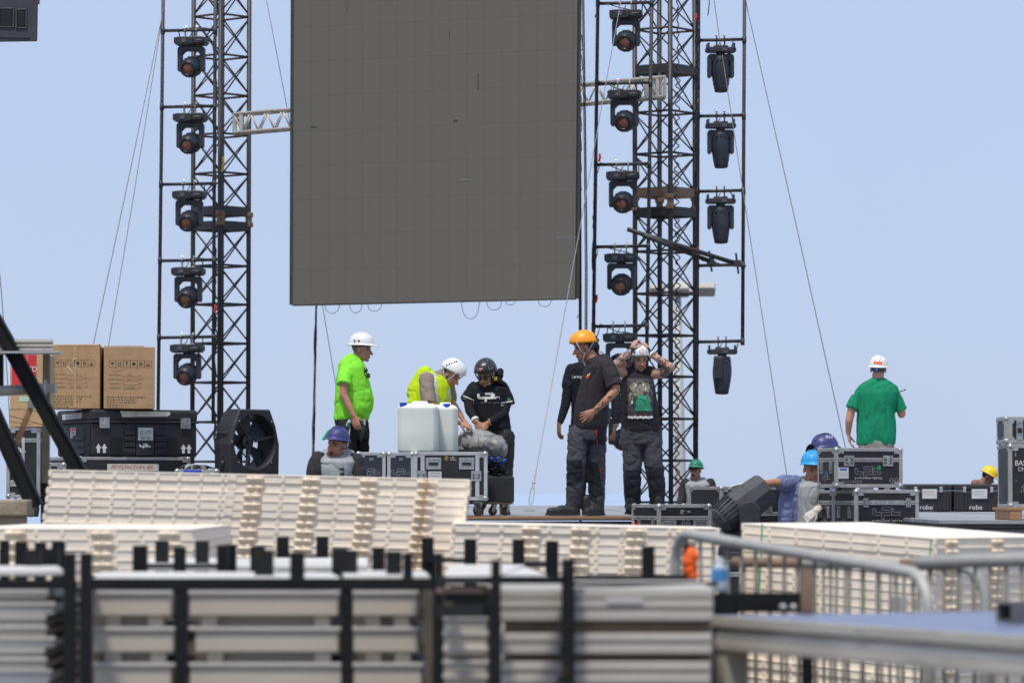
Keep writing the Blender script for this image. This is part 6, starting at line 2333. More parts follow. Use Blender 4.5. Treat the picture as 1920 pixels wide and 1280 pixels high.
def boots(pp, feet, m=None):
    """feet: (heel px, heel py, toe px, toe py, w_heel, w_toe)"""
    for (hx, hy, tx, ty, wh, wt) in feet:
        mb = MB()
        h, t = pp.p(hx, hy, wh), pp.p(tx, ty, wt)
        z = pp.gz
        d = (t - h); d.z = 0
        d.normalize()
        L = (Vector((t.x, t.y, 0)) - Vector((h.x, h.y, 0))).length
        h = Vector((h.x, h.y, z)); 
        mb.cap(h + d * .04 + Vector((0, 0, .045)), h + d * (L - .05) + Vector((0, 0, .040)), .046, .042, 14)
        mb.cap(h + d * .05 + Vector((0, 0, .05)), h + d * L * .55 + Vector((0, 0, .06)), .05, .047, 14)
        mb.cap(h + d * .055 + Vector((0, 0, .06)), h + d * .06 + Vector((0, 0, .16)), .052, .055, 14)
        o = fuse(mb, 'boot', m or M_BOOT, pp.root, .007, 3, folds(.0015, 22, 30))
        sb = MB()
        sd = Vector((-d.y, d.x, 0))
        ring = []
        for tt, hw in ((0, .028), (.03, .042), (.35, .043), (.7, .052), (.9, .044), (1.0, .02)):
            ring.append((h + d * L * tt, hw))
        poly = [c + sd * w for c, w in ring] + [c - sd * w for c, w in reversed(ring)]
        sb.ring_loft([[p + Vector((0, 0, .002)) for p in poly], [p + Vector((0, 0, .026)) for p in poly]])
        sb.build('sole', M_SOLE, o, bevel=.004)


# ---------------------------------------------------------------- 1. lime shirt
SK_TAN, SK_RED, SK_DARK = (.48, .245, .155), (.48, .225, .15), (.21, .095, .053)
a = Person('man in bright lime T-shirt and white helmet with a drill, in profile', 39.0, (655, 965), gz=DECK)
F = a.head((678.5, 655, 0), (1, -.22, -.12), (.06, 0, 1), 1.0, neck=(663, 680, 0))
rows = [(664, 652, 664, .06, 0), (669, 645, 672, .11, 0), (677, 638, 679, .15, 0), (684, 635, 684, .17, 0), (690, 634.5, 686, .185, 0), (706, 631.5, 690, .19, 0), (728, 629.5, 695.5, .19, 0), (748, 628, 700, .19, 0), (766, 627, 698.5, .185, 0), (780, 626.5, 692.5, .17, 0), (787, 627, 690, .16, 0)]
a.rows(a.b, rows[1:], .82, .8)
arm = [(650, 696, .13, .045), (645, 716, .22, .046), (644, 740, .24, .041), (655, 762, .26, .034), (663, 780, .27, .026)]
a.chain(a.b, arm)
hand_shape(a.b, a.p(664, 781, .27), (.28, -.05, -1), (.3, 1, 0), 1, .5)
a.chain(a.b, [(650, 694, -.17, .05), (648, 740, -.22, .04), (662, 780, -.2, .027)])
hand_shape(a.b, a.p(663, 781, -.2), (.3, 0, -1), (.3, -1, 0), 1, .5)
legs = [[(650, 800, .09, .10), (655, 880, .1, .075), (653, 950, .1, .05)], [(672, 800, -.09, .10), (680, 880, -.08, .075), (680, 950, -.08, .05)]]
for l in legs: a.chain(a.b, [(q[0], q[1], q[2], q[3] * .7) for q in l])
a.finish(SK_RED, (.16, .13, .11), .35, (.25, .16, .13), hairline=.0)
m = MB(); a.rows(m, rows); a.sleeve(m, [(651, 693, .12, .062), (646.5, 705, .19, .068), (644.5, 719, .225, .074)]); a.sleeve(m, [(650, 692, -.16, .07), (649, 704, -.18, .072), (648, 716, -.2, .074)])
sh = fuse(m, 'shirt', M_LIME, a.root, .008, 4, folds(.009, 10, 8, 1.3))
m = MB(); a.rows(m, [(781, 628, 689, .155, 0), (790, 628, 690, .16, 0), (806, 632, 692, .16, 0), (822, 636, 692, .15, 0)])
for l in legs: a.chain(m, l)
fuse(m, 'trousers', M_TROUS, a.root, .009, 4, folds(.009, 9, 14))
boots(a, [(642, 960, 672, 966, .1, .12), (668, 960, 699, 965, -.08, -.06)])
h, G = helmet(a.root, F, M_HWHITE, 'hard', None, 1.03, .020, -4, M_STRAPB, peak=.045)
m = MB()
for (q, b, r) in ((.10, 0, .010), (.055, 0, .009)):
    m.box(G.at(.05 - q, .107, .062), (.02, .008, .012))
m.build('sticker', M_VENT, h)
m = MB()
for dx, dz in ((.0, .0), (.012, .002), (.024, .0)):
    m.ball(G.at(.005 + dx * 2.2, -.1005 - .002, .070 + dz - .02), (.009, .004, .004), n=8, k=5)
m.box(G.at(.045, -.100, .052), (.045, .012, .012)); m.ball(G.at(-.055, -.090, .085), .006, n=8, k=5); m.ball(G.at(-.08, -.07, .075), .006, n=8, k=5)
m.build('print', M_VENT, h)
# sunglasses on the collar, drill in hand, second tool on the belt
sg = thing('sunglasses', 'dark sunglasses hooked on the neck of the lime T-shirt', 'sunglasses', a.p(687, 700, .12))
m = MB(); m.ball(a.p(686, 694, .13), (.022, .03, .026)).ball(a.p(691, 704, .10), (.02, .03, .028)); m.tube([a.p(683, 687, .14), a.p(687, 698, .14), a.p(692, 708, .10)], .006, 6)
m.build('frame', M_GLASS, sg, smooth=True)
dr = thing('drill', 'teal and black cordless drill hanging point down in the lime shirt man\'s hand', 'drill', a.p(682, 805, .2))
w_ = .22
MB().cap(a.p(681, 790, w_), a.p(679, 806, w_), .026, .024).build('motor', M_TEAL, dr, smooth=True)
MB().cap(a.p(672, 797, w_), a.p(682, 797, w_), .018, .02).build('grip', M_CABLE, dr, smooth=True)
MB().lathe([(0, .022), (.05, .021), (.07, .016), (.09, .010), (.12, .004)], a.p(679, 807, w_), a.p(677.5, 825, w_) - a.p(679, 807, w_), 14).build('chuck', M_CASTBLK, dr, smooth='auto')
MB().box(a.p(684, 791, w_ + .02), (.018, .02, .06)).build('panel', M_STRAP, dr, bevel=.003)
tl2 = thing('belt_tool', 'grey and teal tool clipped to the belt beside the lime shirt man\'s hand', 'tool', a.p(653, 795, .25))
MB().cap(a.p(656, 789, .22), a.p(652, 797, .24), .022, .02).build('body', M_STRAP, tl2, smooth=True)
MB().box(a.p(654, 796, .26), (.03, .03, .045)).build('battery', M_TEAL, tl2, bevel=.005)
tag(MB().tube([a.p(656, 797, .25), a.p(655, 815, .26), a.p(652, 835, .25), a.p(651, 848, .2)], .008, 6).build('lanyard', M_STRAP, smooth=True), 'pale cord hanging from the tool on the belt of the lime shirt man', 'cord')

# ---------------------------------------------------------------- 2. high visibility vest
a = Person('man in a yellow high visibility vest and white helmet bending over behind the jerrycans', 39.1, (790, 965), gz=DECK)
F = a.head((846, 703, .03), (.82, -.45, -.62), (.45, -.12, .85), 1.0, neck=(822, 712, 0))
rows = [(699, 806, 825, .06, 0), (704, 790, 832, .13, 0), (712, 783, 840, .17, 0), (724, 776, 845, .18, 0), (740, 770, 846, .18, 0), (756, 763, 845, .17, 0), (790, 758, 835, .16, 0), (830, 757, 818, .15, 0)]
a.rows(a.b, rows[1:], .8, .8)
a.chain(a.b, [(800, 708, .14, .05), (806, 752, .22, .043), (832, 782, .22, .036), (862, 792, .14, .027)])
hand_shape(a.b, a.p(863, 793, .14), (1, .0, -.35), (-.2, .8, -1), -1, .45)
a.chain(a.b, [(836, 712, -.12, .05), (848, 756, -.1, .042), (866, 782, -.02, .028)])
hand_shape(a.b, a.p(866, 784, -.02), (.8, -.1, -.8), (-.6, .2, -.8), 1, .5)
legs = [[(776, 835, .1, .10), (780, 890, .12, .075), (780, 950, .1, .05)], [(800, 835, -.1, .10), (805, 890, -.1, .075), (806, 950, -.1, .05)]]
for l in legs: a.chain(a.b, [(q[0], q[1], q[2], q[3] * .7) for q in l])
a.finish(SK_TAN, (.06, .045, .035), .45, (.10, .07, .05), hairline=.02)
m = MB(); a.rows(m, rows, .93, .93); a.sleeve(m, [(800, 712, .13, .084), (801, 728, .17, .078), (804, 754, .22, .074)]); a.chain(m, [(836, 714, -.12, .07), (845, 745, -.11, .065)])
m.cap(a.p(818, 712), a.p(828, 706), .085, .075, 16)
fuse(m, 'shirt', M_TAUPE, a.root, .008, 4, folds(.008, 10, 9, 4.0))
m = MB(); a.rows(m, [(698, 786, 818, .07, -.03)] + rows[1:])
m.cap(a.p(797, 703, -.02), a.p(780, 735, -.03), .09, .1, 14)
vs_ = fuse(m, 'vest', M_HIVIS, a.root, .008, 4, folds(.009, 9, 8, 2.0))
fl_ = Flat()
for (x0, y0, x1, y1, w_) in ((814, 701, 820, 752, 6), (842, 729, 839, 752, 4)):
    for k in range(8):
        p0, p1 = k / 8, (k + 1) / 8
        fl_.poly([(x0 + (x1 - x0) * p0 - w_ / 2, -(y0 + (y1 - y0) * p0)), (x0 + (x1 - x0) * p1 - w_ / 2, -(y0 + (y1 - y0) * p1)), (x0 + (x1 - x0) * p1 + w_ / 2, -(y0 + (y1 - y0) * p1)), (x0 + (x1 - x0) * p0 + w_ / 2, -(y0 + (y1 - y0) * p0))])
fl_.build('reflective_tape', M_SILVER, vs_, px_onto(vs_, a.D - .2), local=False)
m = MB(); a.rows(m, [(822, 758, 816, .155, 0), (850, 760, 815, .15, 0)])
for l in legs: a.chain(m, l)
fuse(m, 'trousers', M_TROUS, a.root, .01, 4, folds(.008, 9, 14))
boots(a, [(772, 960, 800, 966, .1, .12), (798, 960, 826, 965, -.1, -.08)])
h, G = helmet(a.root, F, M_HWHITE, 'climb', M_STRAP, 1.10, .012, 0, vents=True)

# ---------------------------------------------------------------- 3. black team shirt
a = Person('person in black T-shirt with white sleeve bands, dark sunglasses and a stickered black helmet', 39.9, (925, 964), gz=DECK)
F = a.head((911, 702, .09), (-.38, -.85, -.45), (-.10, -.38, .9), 1.0, neck=(918, 722, 0))
rows = [(714, 900, 934, .05, -.06), (718, 890, 942, .09, -.04), (727, 882, 950, .14, 0), (742, 880, 952, .15, 0), (762, 884, 952, .15, 0), (784, 890, 955, .16, 0), (802, 900, 957.5, .17, 0), (812, 925, 957, .16, -.05)]
a.rows(a.b, rows[1:-1], .8, .8)
a.chain(a.b, [(892, 732, .0, .04), (877, 750, .05, .043), (882, 770, .12, .04), (892, 790, .22, .028)])
hand_shape(a.b, a.p(893, 791, .22), (.5, -.15, -1), (.2, 1, -.3), 1, .45)
a.chain(a.b, [(938, 732, .0, .04), (951, 752, .02, .045), (944, 776, .1, .04), (915, 793, .22, .028)])
hand_shape(a.b, a.p(914, 794, .22), (-.75, -.15, -.8), (.1, 1, -.3), -1, .45)
legs = [[(938, 820, .05, .10), (930, 885, .08, .072), (902, 948, .06, .048)], [(948, 820, -.08, .10), (948, 885, -.05, .075), (946, 948, -.06, .05)]]
for l in legs: a.chain(a.b, [(q[0], q[1], q[2], q[3] * .7) for q in l])
a.finish(SK_TAN, (.02, .016, .014), 0, hairline=.03)
m = MB(); a.rows(m, rows); a.sleeve(m, [(889, 727, .0, .066), (881, 739, .02, .066), (875.5, 750, .04, .072)]); a.sleeve(m, [(942, 727, .0, .066), (949, 743, .01, .068), (952, 757, .02, .074)])
sh = fuse(m, 'shirt', M_SHBLACK, a.root, .008, 4, folds(.008, 12, 6, 6.0))
m = MB(); a.chain(m, [(878, 748, .04, .052), (881, 769, .115, .05), (890, 786, .2, .037)]); 
fuse(m, 'sleeve', M_SHBLACK, a.root, .007, 3, folds(.004, 16, 22))
m = MB(); a.chain(m, [(951, 750, .02, .054), (944, 776, .1, .05), (918, 791.5, .21, .037)])
fuse(m, 'sleeve', M_SHBLACK, a.root, .007, 3, folds(.004, 16, 22))
fl_ = Flat(); fl_.logo(917, -745.5, 40, 4.4)
fl_.build('logo', M_WPAINT, sh, px_onto(sh, a.D - .25), local=False)
Flat().text('lighting - led - rigging', 918, -754.5, 3.6, 1.0, 1.1).build('lettering', M_GPAINT, sh, px_onto(sh, a.D - .25), local=False)
for (x0, y0, x1, y1) in ((868.5, 741.5, 889, 750.5), (867, 746, 888, 755), (939, 755.5, 961, 751.5), (939.5, 760, 962, 756)):
    bands = Flat()
    for k in range(8):
        p0, p1 = k / 8, (k + 1) / 8
        A, B = (x0 + (x1 - x0) * p0, y0 + (y1 - y0) * p0), (x0 + (x1 - x0) * p1, y0 + (y1 - y0) * p1)
        bands.poly([(A[0], -A[1] - .9), (B[0], -B[1] - .9), (B[0], -B[1] + .9), (A[0], -A[1] + .9)])
    bands.build('sleeve_band', M_WPAINT, sh, px_onto(sh, a.D - .2), local=False)
Flat().rect(952, -750, 957, -746).build('arm_patch', mat('patch_green', (.02, .3, .12), .7), sh, px_onto(sh, a.D - .2), local=False)
m = MB(); m.lathe([(-.014, .041), (.014, .041)], a.p(890.5, 786.5, .205), a.p(893, 791, .22) - a.p(888, 782, .18), 14)
m.build('wristband', M_WPAINT, a.root)
m = MB(); a.rows(m, [(797, 906, 957, .16, -.02), (812, 926, 958, .16, -.02), (830, 927, 957, .15, -.02)])
for l in legs: a.chain(m, l)
fuse(m, 'trousers', cloth('faded_grey_trousers', (.055, .052, .05), .3), a.root, .009, 4, folds(.009, 9, 14))
boots(a, [(899, 958, 897, 967, .0, .22), (944, 958, 950, 967, -.1, .12)])
h, G = helmet(a.root, F, M_HBLACK, 'climb', M_STRAPB, 1.10, .010, 2)
st_ = Flat().rect(895, -695.5, 901.5, -689)
fF = lambda A, B: None
bvs[h.name] = BVHTree.FromPolygons([Vector(a.root.location) + v.co for v in h.data.vertices], [list(p.vertices) for p in h.data.polygons])
st_.build('sticker', M_ORANGEP, h, px_onto(h, a.D - .3, .003), local=False)
Flat().poly([(915, -687), (921, -680), (926, -683), (923, -689), (917, -693)]).poly([(912, -673), (916, -670), (915, -675)]).build('sticker', mat('grey_sticker', (.30, .29, .27), .6, 0, .4, 60), h, px_onto(h, a.D - .3, .003), local=False)
Flat().poly([(905, -684), (912, -668), (914, -669), (907, -685)]).poly([(898, -691), (905, -690), (905, -692), (898, -693)]).build('stripe', mat('pink_white', (.7, .5, .48), .6), h, px_onto(h, a.D - .3, .0035), local=False)
m = MB()
for s_ in (-1, 1): m.ball(F.at(.088, s_ * .031, -.002), (.010, .027, .022), F.m, 14, 8)
m.tube([F.at(.098, -.03, .008), F.at(.104, 0, .01), F.at(.098, .03, .008)], .004, 6)
for s_ in (-1, 1): m.tube([F.at(.085, s_ * .055, .01), F.at(.0, s_ * .085, .008)], .004, 6)
m.build('sunglasses', M_GLASS, a.root, smooth=True)
m = MB(); m.ball(a.p(934, 704, .0), (.055, .06, .05)).ball(a.p(938, 697, -.02), (.035, .05, .04)).cap(a.p(932, 712, .08), a.p(944, 720, .05), .035, .03)
fuse(m, 'hood', M_SHBLACK, a.root, .006, 3, folds(.004, 20, 20))
m = MB(); m.box(a.p(929, 710, .13), (.035, .03, .04)); m.build('buckle', M_YELTAPE, a.root, bevel=.006)
m = MB(); m.lathe([(-.008, .040), (.008, .040)], a.p(918.5, 791.2, .212), Vector((-1, 0, -.4)), 14); m.build('bracelet', M_WOOD, a.root)

# ---------------------------------------------------------------- 4. hidden man behind orange helmet
a = Person('man in black long sleeves half hidden behind the orange helmet man', 40.2, (1105, 963), gz=DECK)
F = a.head((1106, 658, 0), (.95, -.2, -.15), (.05, 0, 1), .98, neck=(1102, 685, 0))
rows = [(676, 1094, 1112, .06, 0), (682, 1074, 1132, .11, 0), (692, 1068, 1142, .14, 0), (712, 1066, 1145, .145, 0), (740, 1070, 1143, .14, 0), (770, 1072, 1138, .14, 0), (800, 1070, 1136, .14, 0)]
a.rows(a.b, rows[1:], .8, .8)
a.chain(a.b, [(1071, 694, 0, .05), (1064, 728, .03, .044), (1060, 760, .06, .04), (1049, 794, .1, .027)])
hand_shape(a.b, a.p(1048, 796, .1), (.0, -.2, -1), (1, .4, 0), -1, .42)
a.chain(a.b, [(1144, 700, .05, .05), (1154, 742, .1, .044), (1156, 770, .15, .038), (1153, 800, .2, .027)])
hand_shape(a.b, a.p(1152.5, 801, .2), (-.12, -.1, -1), (-1, .3, 0), 1, .5)
legs = [[(1090, 815, 0, .10), (1088, 885, .02, .075), (1087, 945, .0, .05)], [(1118, 815, 0, .10), (1116, 885, 0, .075), (1112, 945, -.02, .05)]]
for l in legs: a.chain(a.b, [(q[0], q[1], q[2], q[3] * .7) for q in l])
a.finish(SK_DARK, (.02, .016, .014), .3, (.03, .02, .015))
m = MB(); a.rows(m, rows); a.chain(m, [(1072, 694, 0, .07), (1067, 712, .01, .066), (1064.5, 724, .03, .066)]); a.chain(m, [(1143, 698, .03, .07), (1150, 726, .07, .068)])
sh = fuse(m, 'shirt', M_SHBLACK, a.root, .008, 4, folds(.008, 9, 10, 8.0))
for q in ([(1065, 722, .03, .054), (1060.5, 758, .06, .05), (1051, 789, .095, .036)], [(1153, 735, .09, .055), (1156, 768, .15, .05), (1154, 793, .19, .038)]):
    m = MB(); a.chain(m, q)
    fuse(m, 'sleeve', M_SHBLACK, a.root, .007, 3, folds(.004, 16, 22))
Flat().text('Lenny', 1081.5, -706, 9, .9).build('lettering', M_WPAINT, sh, px_onto(sh, a.D - .2), local=False)
m = MB(); m.lathe([(-.014, .036), (.014, .036)], a.p(1153.6, 797, .195), Vector((-.05, 0, -1)), 14); m.box(a.p(1156, 797, .23), (.04, .015, .035)); m.build('watch', mat('watch_olive', (.12, .12, .07), .5), a.root)
m = MB(); a.rows(m, [(796, 1067, 1136, .13, 0), (825, 1066, 1136, .13, 0)])
for l in legs: a.chain(m, l)
fuse(m, 'trousers', M_TROUSN, a.root, .01, 4, folds(.008, 9, 14))
boots(a, [(1082, 957, 1060, 962, .0, .02), (1108, 957, 1092, 962, -.02, .02)])
m = MB(); m.ball(F.at(-.01, 0, .045), (.108, .086, .085), F.m, 18, 10)
cap_o = m.build('cap', M_SHBLACK, a.root, smooth=True)
m = MB(); m.ring_loft([[F.at(.06 + .09 * math.cos(q) , .075 * math.sin(q), .012 + z - .012 * math.cos(q)) for q in [2 * math.pi * i / 20 for i in range(20)]] for z in (0, .008)])
m.build('peak', M_SHBLACK, cap_o)
tag(MB().box(a.p(1140, 779, .28), (.05, .03, .17)).build('radio', M_CASTBLK, None, bevel=.008), 'black two way radio on the hip between the two men in dark shirts', 'radio')

# ---------------------------------------------------------------- 5. orange helmet
a = Person('stout man in dark grey T-shirt and orange helmet, hand on hip', 38.4, (1095, 965), gz=DECK)
F = a.head((1095, 652, .02), (-1, -.16, -.22), (-.12, 0, 1), 1.04, neck=(1115, 682, .02), rn=.064)
rows = [(664, 1122, 1138, .05, .0), (669, 1108, 1143, .10, .0), (676, 1099, 1149, .15, .01), (688, 1096, 1153, .19, .01), (704, 1092, 1151, .20, 0), (722, 1087, 1148, .20, 0), (742, 1082, 1145, .20, 0), (762, 1078, 1141, .205, 0), (782, 1077, 1140, .205, 0), (798, 1077, 1139, .20, 0), (806, 1081, 1137, .18, 0)]
a.rows(a.b, rows[1:], .8, .8)
a.chain(a.b, [(1139, 696, .14, .045), (1154, 724, .27, .046), (1153, 733, .28, .045), (1136, 751, .31, .040), (1116, 769, .30, .028)])
hand_shape(a.b, a.p(1114, 771, .30), (-.9, -.1, -.42), (.1, 1, .1), 1, .25, 1.0, .25, curls=(.1, .28, .4, .5))
a.chain(a.b, [(1135, 690, -.18, .05), (1140, 735, -.28, .045), (1128, 775, -.22, .03)])
hand_shape(a.b, a.p(1126, 777, -.22), (-.8, .1, -.5), (0, -1, 0), -1, .3)
q0, q1, q2 = a.p(1152, 733, .28), a.p(1136, 751, .31), a.p(1114, 771, .30)
a.tattoo = [(q0, q1, .06, .30), (q1, q2, .06, .34)]
legs = [[(1084, 815, .05, .105), (1080, 866, .10, .093), (1078, 905, .08, .085), (1075, 938, .05, .072), (1073, 950, .05, .068)], [(1118, 815, -.02, .108), (1117, 866, .0, .095), (1119, 905, -.02, .083), (1119.5, 938, -.03, .074), (1119, 950, -.03, .072)]]
for l in legs: a.chain(a.b, [(q[0], q[1], q[2], q[3] * .6) for q in l])
a.finish((0.439, 0.207, 0.122), (.02, .016, .014), .3, (.05, .035, .03), hairline=.0)
m = MB(); a.rows(m, rows); a.sleeve(m, [(1139, 690, .16, .085), (1147, 707, .215, .085), (1152.5, 724, .26, .083)]); a.chain(m, [(1135, 688, -.14, .09), (1140, 722, -.22, .08)])
sh = fuse(m, 'shirt', M_CHAR, a.root, .008, 4, folds(.008, 11, 6, 11.0))
Flat().poly([(1098, -707), (1100, -703.5), (1102, -702), (1104, -705), (1103.5, -708.5), (1099.5, -709.5)]).build('print', M_REDPL, sh, px_onto(sh, a.D - .3), local=False)
Flat().poly([(1100, -703.5), (1102, -700.5), (1104, -702), (1106.5, -698), (1105.5, -703.5), (1103, -705.5)]).build('print', M_YELTAPE, sh, px_onto(sh, a.D - .3, .0055), local=False)
Flat().poly([(1104, -702), (1107, -697.5), (1105.5, -703)]).build('print', M_WPAINT, sh, px_onto(sh, a.D - .3, .007), local=False)
m = MB(); a.rows(m, [(795, 1080, 1137, .18, 0), (808, 1078, 1137, .18, 0), (824, 1071, 1136, .17, 0)])
for l in legs: a.chain(m, l)
tr_ = fuse(m, 'trousers', M_TROUSG, a.root, .009, 4, folds(.011, 8, 14, 3))
def patch(nm, pts, m_, o, Y, off=.004, sub=6):
    if nm in ('knee_patch', 'shin_panel', 'side_pocket'): off, sub = .006, 18
    """pts: four corners in photo pixels"""
    f = Flat()
    A, B, C, D_ = [Vector(p) for p in pts]
    for i in range(sub):
        for j in range(sub):
            q = []
            for (u, v) in ((i, j), (i + 1, j), (i + 1, j + 1), (i, j + 1)):
                u, v = u / sub, v / sub
                w = A.lerp(B, u).lerp(D_.lerp(C, u), v)
                q.append((w.x, -w.y))
            f.poly(q)
    return f.build(nm, m_, o, px_onto(o, Y, off), local=False)
patch('knee_patch', [(1063.5, 862), (1092, 862), (1093, 900), (1063.5, 912)], M_TROUSN, tr_, a.D - .3)
patch('knee_patch', [(1104, 862), (1122, 870), (1132, 935), (1108, 938)], M_TROUSN, tr_, a.D - .3)
patch('side_pocket', [(1120, 792), (1136, 790), (1134, 836), (1119, 828)], M_TROUSN, tr_, a.D - .35)
patch('zip', [(1117, 795), (1118.4, 795), (1121, 834), (1119.4, 834)], M_REDPL, tr_, a.D - .35, .006, 4)
patch('zip', [(1124, 878), (1126, 878), (1127, 886), (1125, 886)], M_REDPL, tr_, a.D - .35, .006, 2)
boots(a, [(1087, 958, 1023, 965, .05, .12), (1131, 958, 1094, 966, -.03, .14)])
h, G = helmet(a.root, F, M_HORANGE, 'climb', M_STRAP, 1.09, .012, 0)
MB().tube([F.at(.04, -.03, -.12), F.at(.03, -.035, -.165), F.at(.02, -.05, -.22)], .008, 6).build('strap_end', M_STRAP, h)
m = MB(); m.box(G.at(-.108, -.03, .05), (.04, .06, .05)); m.ball(G.at(-.115, -.02, .03), (.03, .03, .025)); m.build('ear_clip', M_CASTBLK, h, bevel=.006)

# ---------------------------------------------------------------- 6. tank top
a = Person('tattooed man in a black printed tank top holding both hands on his white helmet', 41.0, (1205, 962), gz=DECK)
F = a.head((1199, 674, .04), (.28, -.95, -.22), (.0, -.12, 1), 1.0, neck=(1198, 697, .0), rn=.062)
rows = [(690, 1180, 1217, .045, -.07), (694, 1175, 1220, .075, -.05), (704, 1170, 1223, .12, -.01), (716, 1164, 1226, .15, 0), (734, 1163, 1229, .165, .01), (754, 1163, 1232, .17, .01), (776, 1164, 1235, .17, .01), (796, 1165, 1238, .17, .01), (808, 1167, 1238, .165, .01)]
a.rows(a.b, rows[1:], .82, .8)
a.chain(a.b, [(1174, 703, .0, .058), (1160, 693, .10, .055), (1154, 684, .16, .05), (1166, 672, .15, .043), (1182, 659, .12, .030)])
hand_shape(a.b, a.p(1183, 657.5, .12), (.45, .1, 1), (.8, .5, -.2), -1, .35, 1.0)
a.chain(a.b, [(1221, 702, .0, .058), (1243, 699, .10, .054), (1256, 688, .16, .050), (1240, 676, .15, .043), (1220, 663, .10, .030)])
hand_shape(a.b, a.p(1218.5, 661, .10), (-.55, .1, 1), (-.8, .5, -.2), 1, .35, 1.0)
a.tattoo = [(a.p(1154, 684, .16), a.p(1182, 659, .12), .065, .02), (a.p(1256, 688, .16), a.p(1222, 664, .1), .065, .05), (a.p(1247, 698, .12), a.p(1249, 690, .14), .062, -.5)]
legs = [[(1184, 822, .03, .112), (1186, 866, .06, .10), (1185, 905, .05, .093), (1186, 940, .0, .085), (1186, 948, .0, .083)], [(1220, 822, .03, .112), (1225, 866, .06, .10), (1231, 905, .04, .092), (1232.5, 940, .0, .083), (1232.5, 948, .0, .082)]]
for l in legs: a.chain(a.b, [(q[0], q[1], q[2], q[3] * .6) for q in l])
a.finish((0.512, 0.293, 0.207), (.03, .022, .02), .55, (.07, .05, .045), hairline=.03)
m = MB(); a.rows(m, rows)
m.cap(a.p(1180, 698), a.p(1216, 698), .075, .075, 14)
sh = fuse(m, 'tank_top', M_TANK, a.root, .008, 4, folds(.008, 9, 9, 14.0))
Y = a.D - .3
patch('print', [(1177, 709), (1225, 709), (1224, 784), (1177, 784)], mat('print_dark', (.045, .045, .05), .7, 0, .5, 30), sh, Y, .004, 12)
patch('print', [(1178.5, 772), (1223, 772), (1223, 783.5), (1178.5, 783.5)], mat('print_maroon', (.035, .02, .022), .7, 0, .3, 40), sh, Y, .0055, 8)
M_CREAM = mat('print_cream', (.27, .25, .18), .7, 0, .45, 45, spots=(.06, .06, .05), spot_amt=.9, spot_scale=38, spot_lo=.48)
fl_ = Flat()
rnd = random.Random(4)
for (x, y, r1, r2) in ((1188, 725, 7, 9), (1200, 720, 9, 7), (1212, 726, 7, 9), (1194, 735, 8, 9), (1208, 736, 8, 8), (1183, 748, 4.5, 13), (1219, 742, 4, 12), (1200, 729, 8, 9)):
    fl_.disc(x, -y, r1, 14, r2)
fl_.build('print', M_CREAM, sh, px_onto(sh, Y, .007), local=False)
patch('print', [(1195, 741), (1214, 741), (1223, 770), (1190, 770)], mat('print_green', (.02, .26, .13), .6, 0, .25, 30), sh, Y, .009, 8)
patch('print', [(1196, 742), (1213, 742), (1211, 749), (1198, 749)], mat('print_mint', (.05, .42, .24), .6, 0, .25, 30), sh, Y, .011, 4)
fl_ = Flat()
for k in range(9): fl_.disc(1180 + 5.2 * k, -(781.5 + (k % 2)), 3.1, 10, 2.6)
fl_.build('print', M_WPAINT, sh, px_onto(sh, Y, .010), local=False)
fl_ = Flat()
for (x, y) in ((1192, 722), (1206, 721), (1211, 728), (1185, 754)): fl_.disc(x, -y, 2.2, 10, 3.2)
fl_.build('print', mat('print_white', (.6, .6, .52), .7), sh, px_onto(sh, Y, .011), local=False)
m = MB(); a.rows(m, [(798, 1165, 1238, .165, 0), (812, 1164, 1240, .165, 0), (832, 1163, 1242, .16, 0)])
for l in legs: a.chain(m, l)
tr_ = fuse(m, 'trousers', M_TROUSG, a.root, .009, 4, folds(.011, 8, 13, 7))
Y = a.D - .35
patch('shin_panel', [(1170, 882), (1202, 882), (1200, 948), (1172, 950)], M_TROUSN, tr_, Y, .004, 8)
patch('shin_panel', [(1215, 876), (1246, 876), (1246, 948), (1219, 948)], M_TROUSN, tr_, Y, .004, 8)
patch('pocket_flap', [(1165, 838), (1178, 840), (1178, 845), (1165, 844)], M_TROUSN, tr_, Y, .004, 3)
boots(a, [(1186, 955, 1178, 965, .0, .22), (1232, 955, 1236, 965, .0, .2)])
h, G = helmet(a.root, F, M_HWHITE, 'climb', M_STRAPB, 1.07, .014, 2)
bvs[h.name] = BVHTree.FromPolygons([Vector(a.root.location) + v.co for v in h.data.vertices], [list(p.vertices) for p in h.data.polygons])
Flat().line([(1203 + 4.2 * math.cos(q * .35), -658 + 4.2 * math.sin(q * .35)) for q in range(19)], 1.0).build('emblem', M_REDPL, h, px_onto(h, a.D - .3, .003), local=False)
Flat().poly([(1202, -660.5), (1203.6, -657.8), (1202.4, -657.8), (1204, -655), (1201.8, -658.4), (1203, -658.4)]).build('emblem', M_VENT, h, px_onto(h, a.D - .3, .003), local=False)
Flat().poly([(1187.5, -658), (1191.5, -657), (1191.5, -661.5), (1188.5, -663), (1187, -661)]).poly([(1188, -655), (1191, -653), (1191.5, -655.5), (1188, -657)]).poly([(1211, -655), (1213, -657), (1213, -662), (1211, -660)]).build('sticker', M_HBLUE, h, px_onto(h, a.D - .3, .003), local=False)
m = MB(); m.lathe([(-.010, .037), (.010, .037)], a.p(1221.5, 664.3, .102), a.p(1240, 676, .15) - a.p(1220, 663, .1), 14); m.build('wristband', M_WPAINT, a.root)

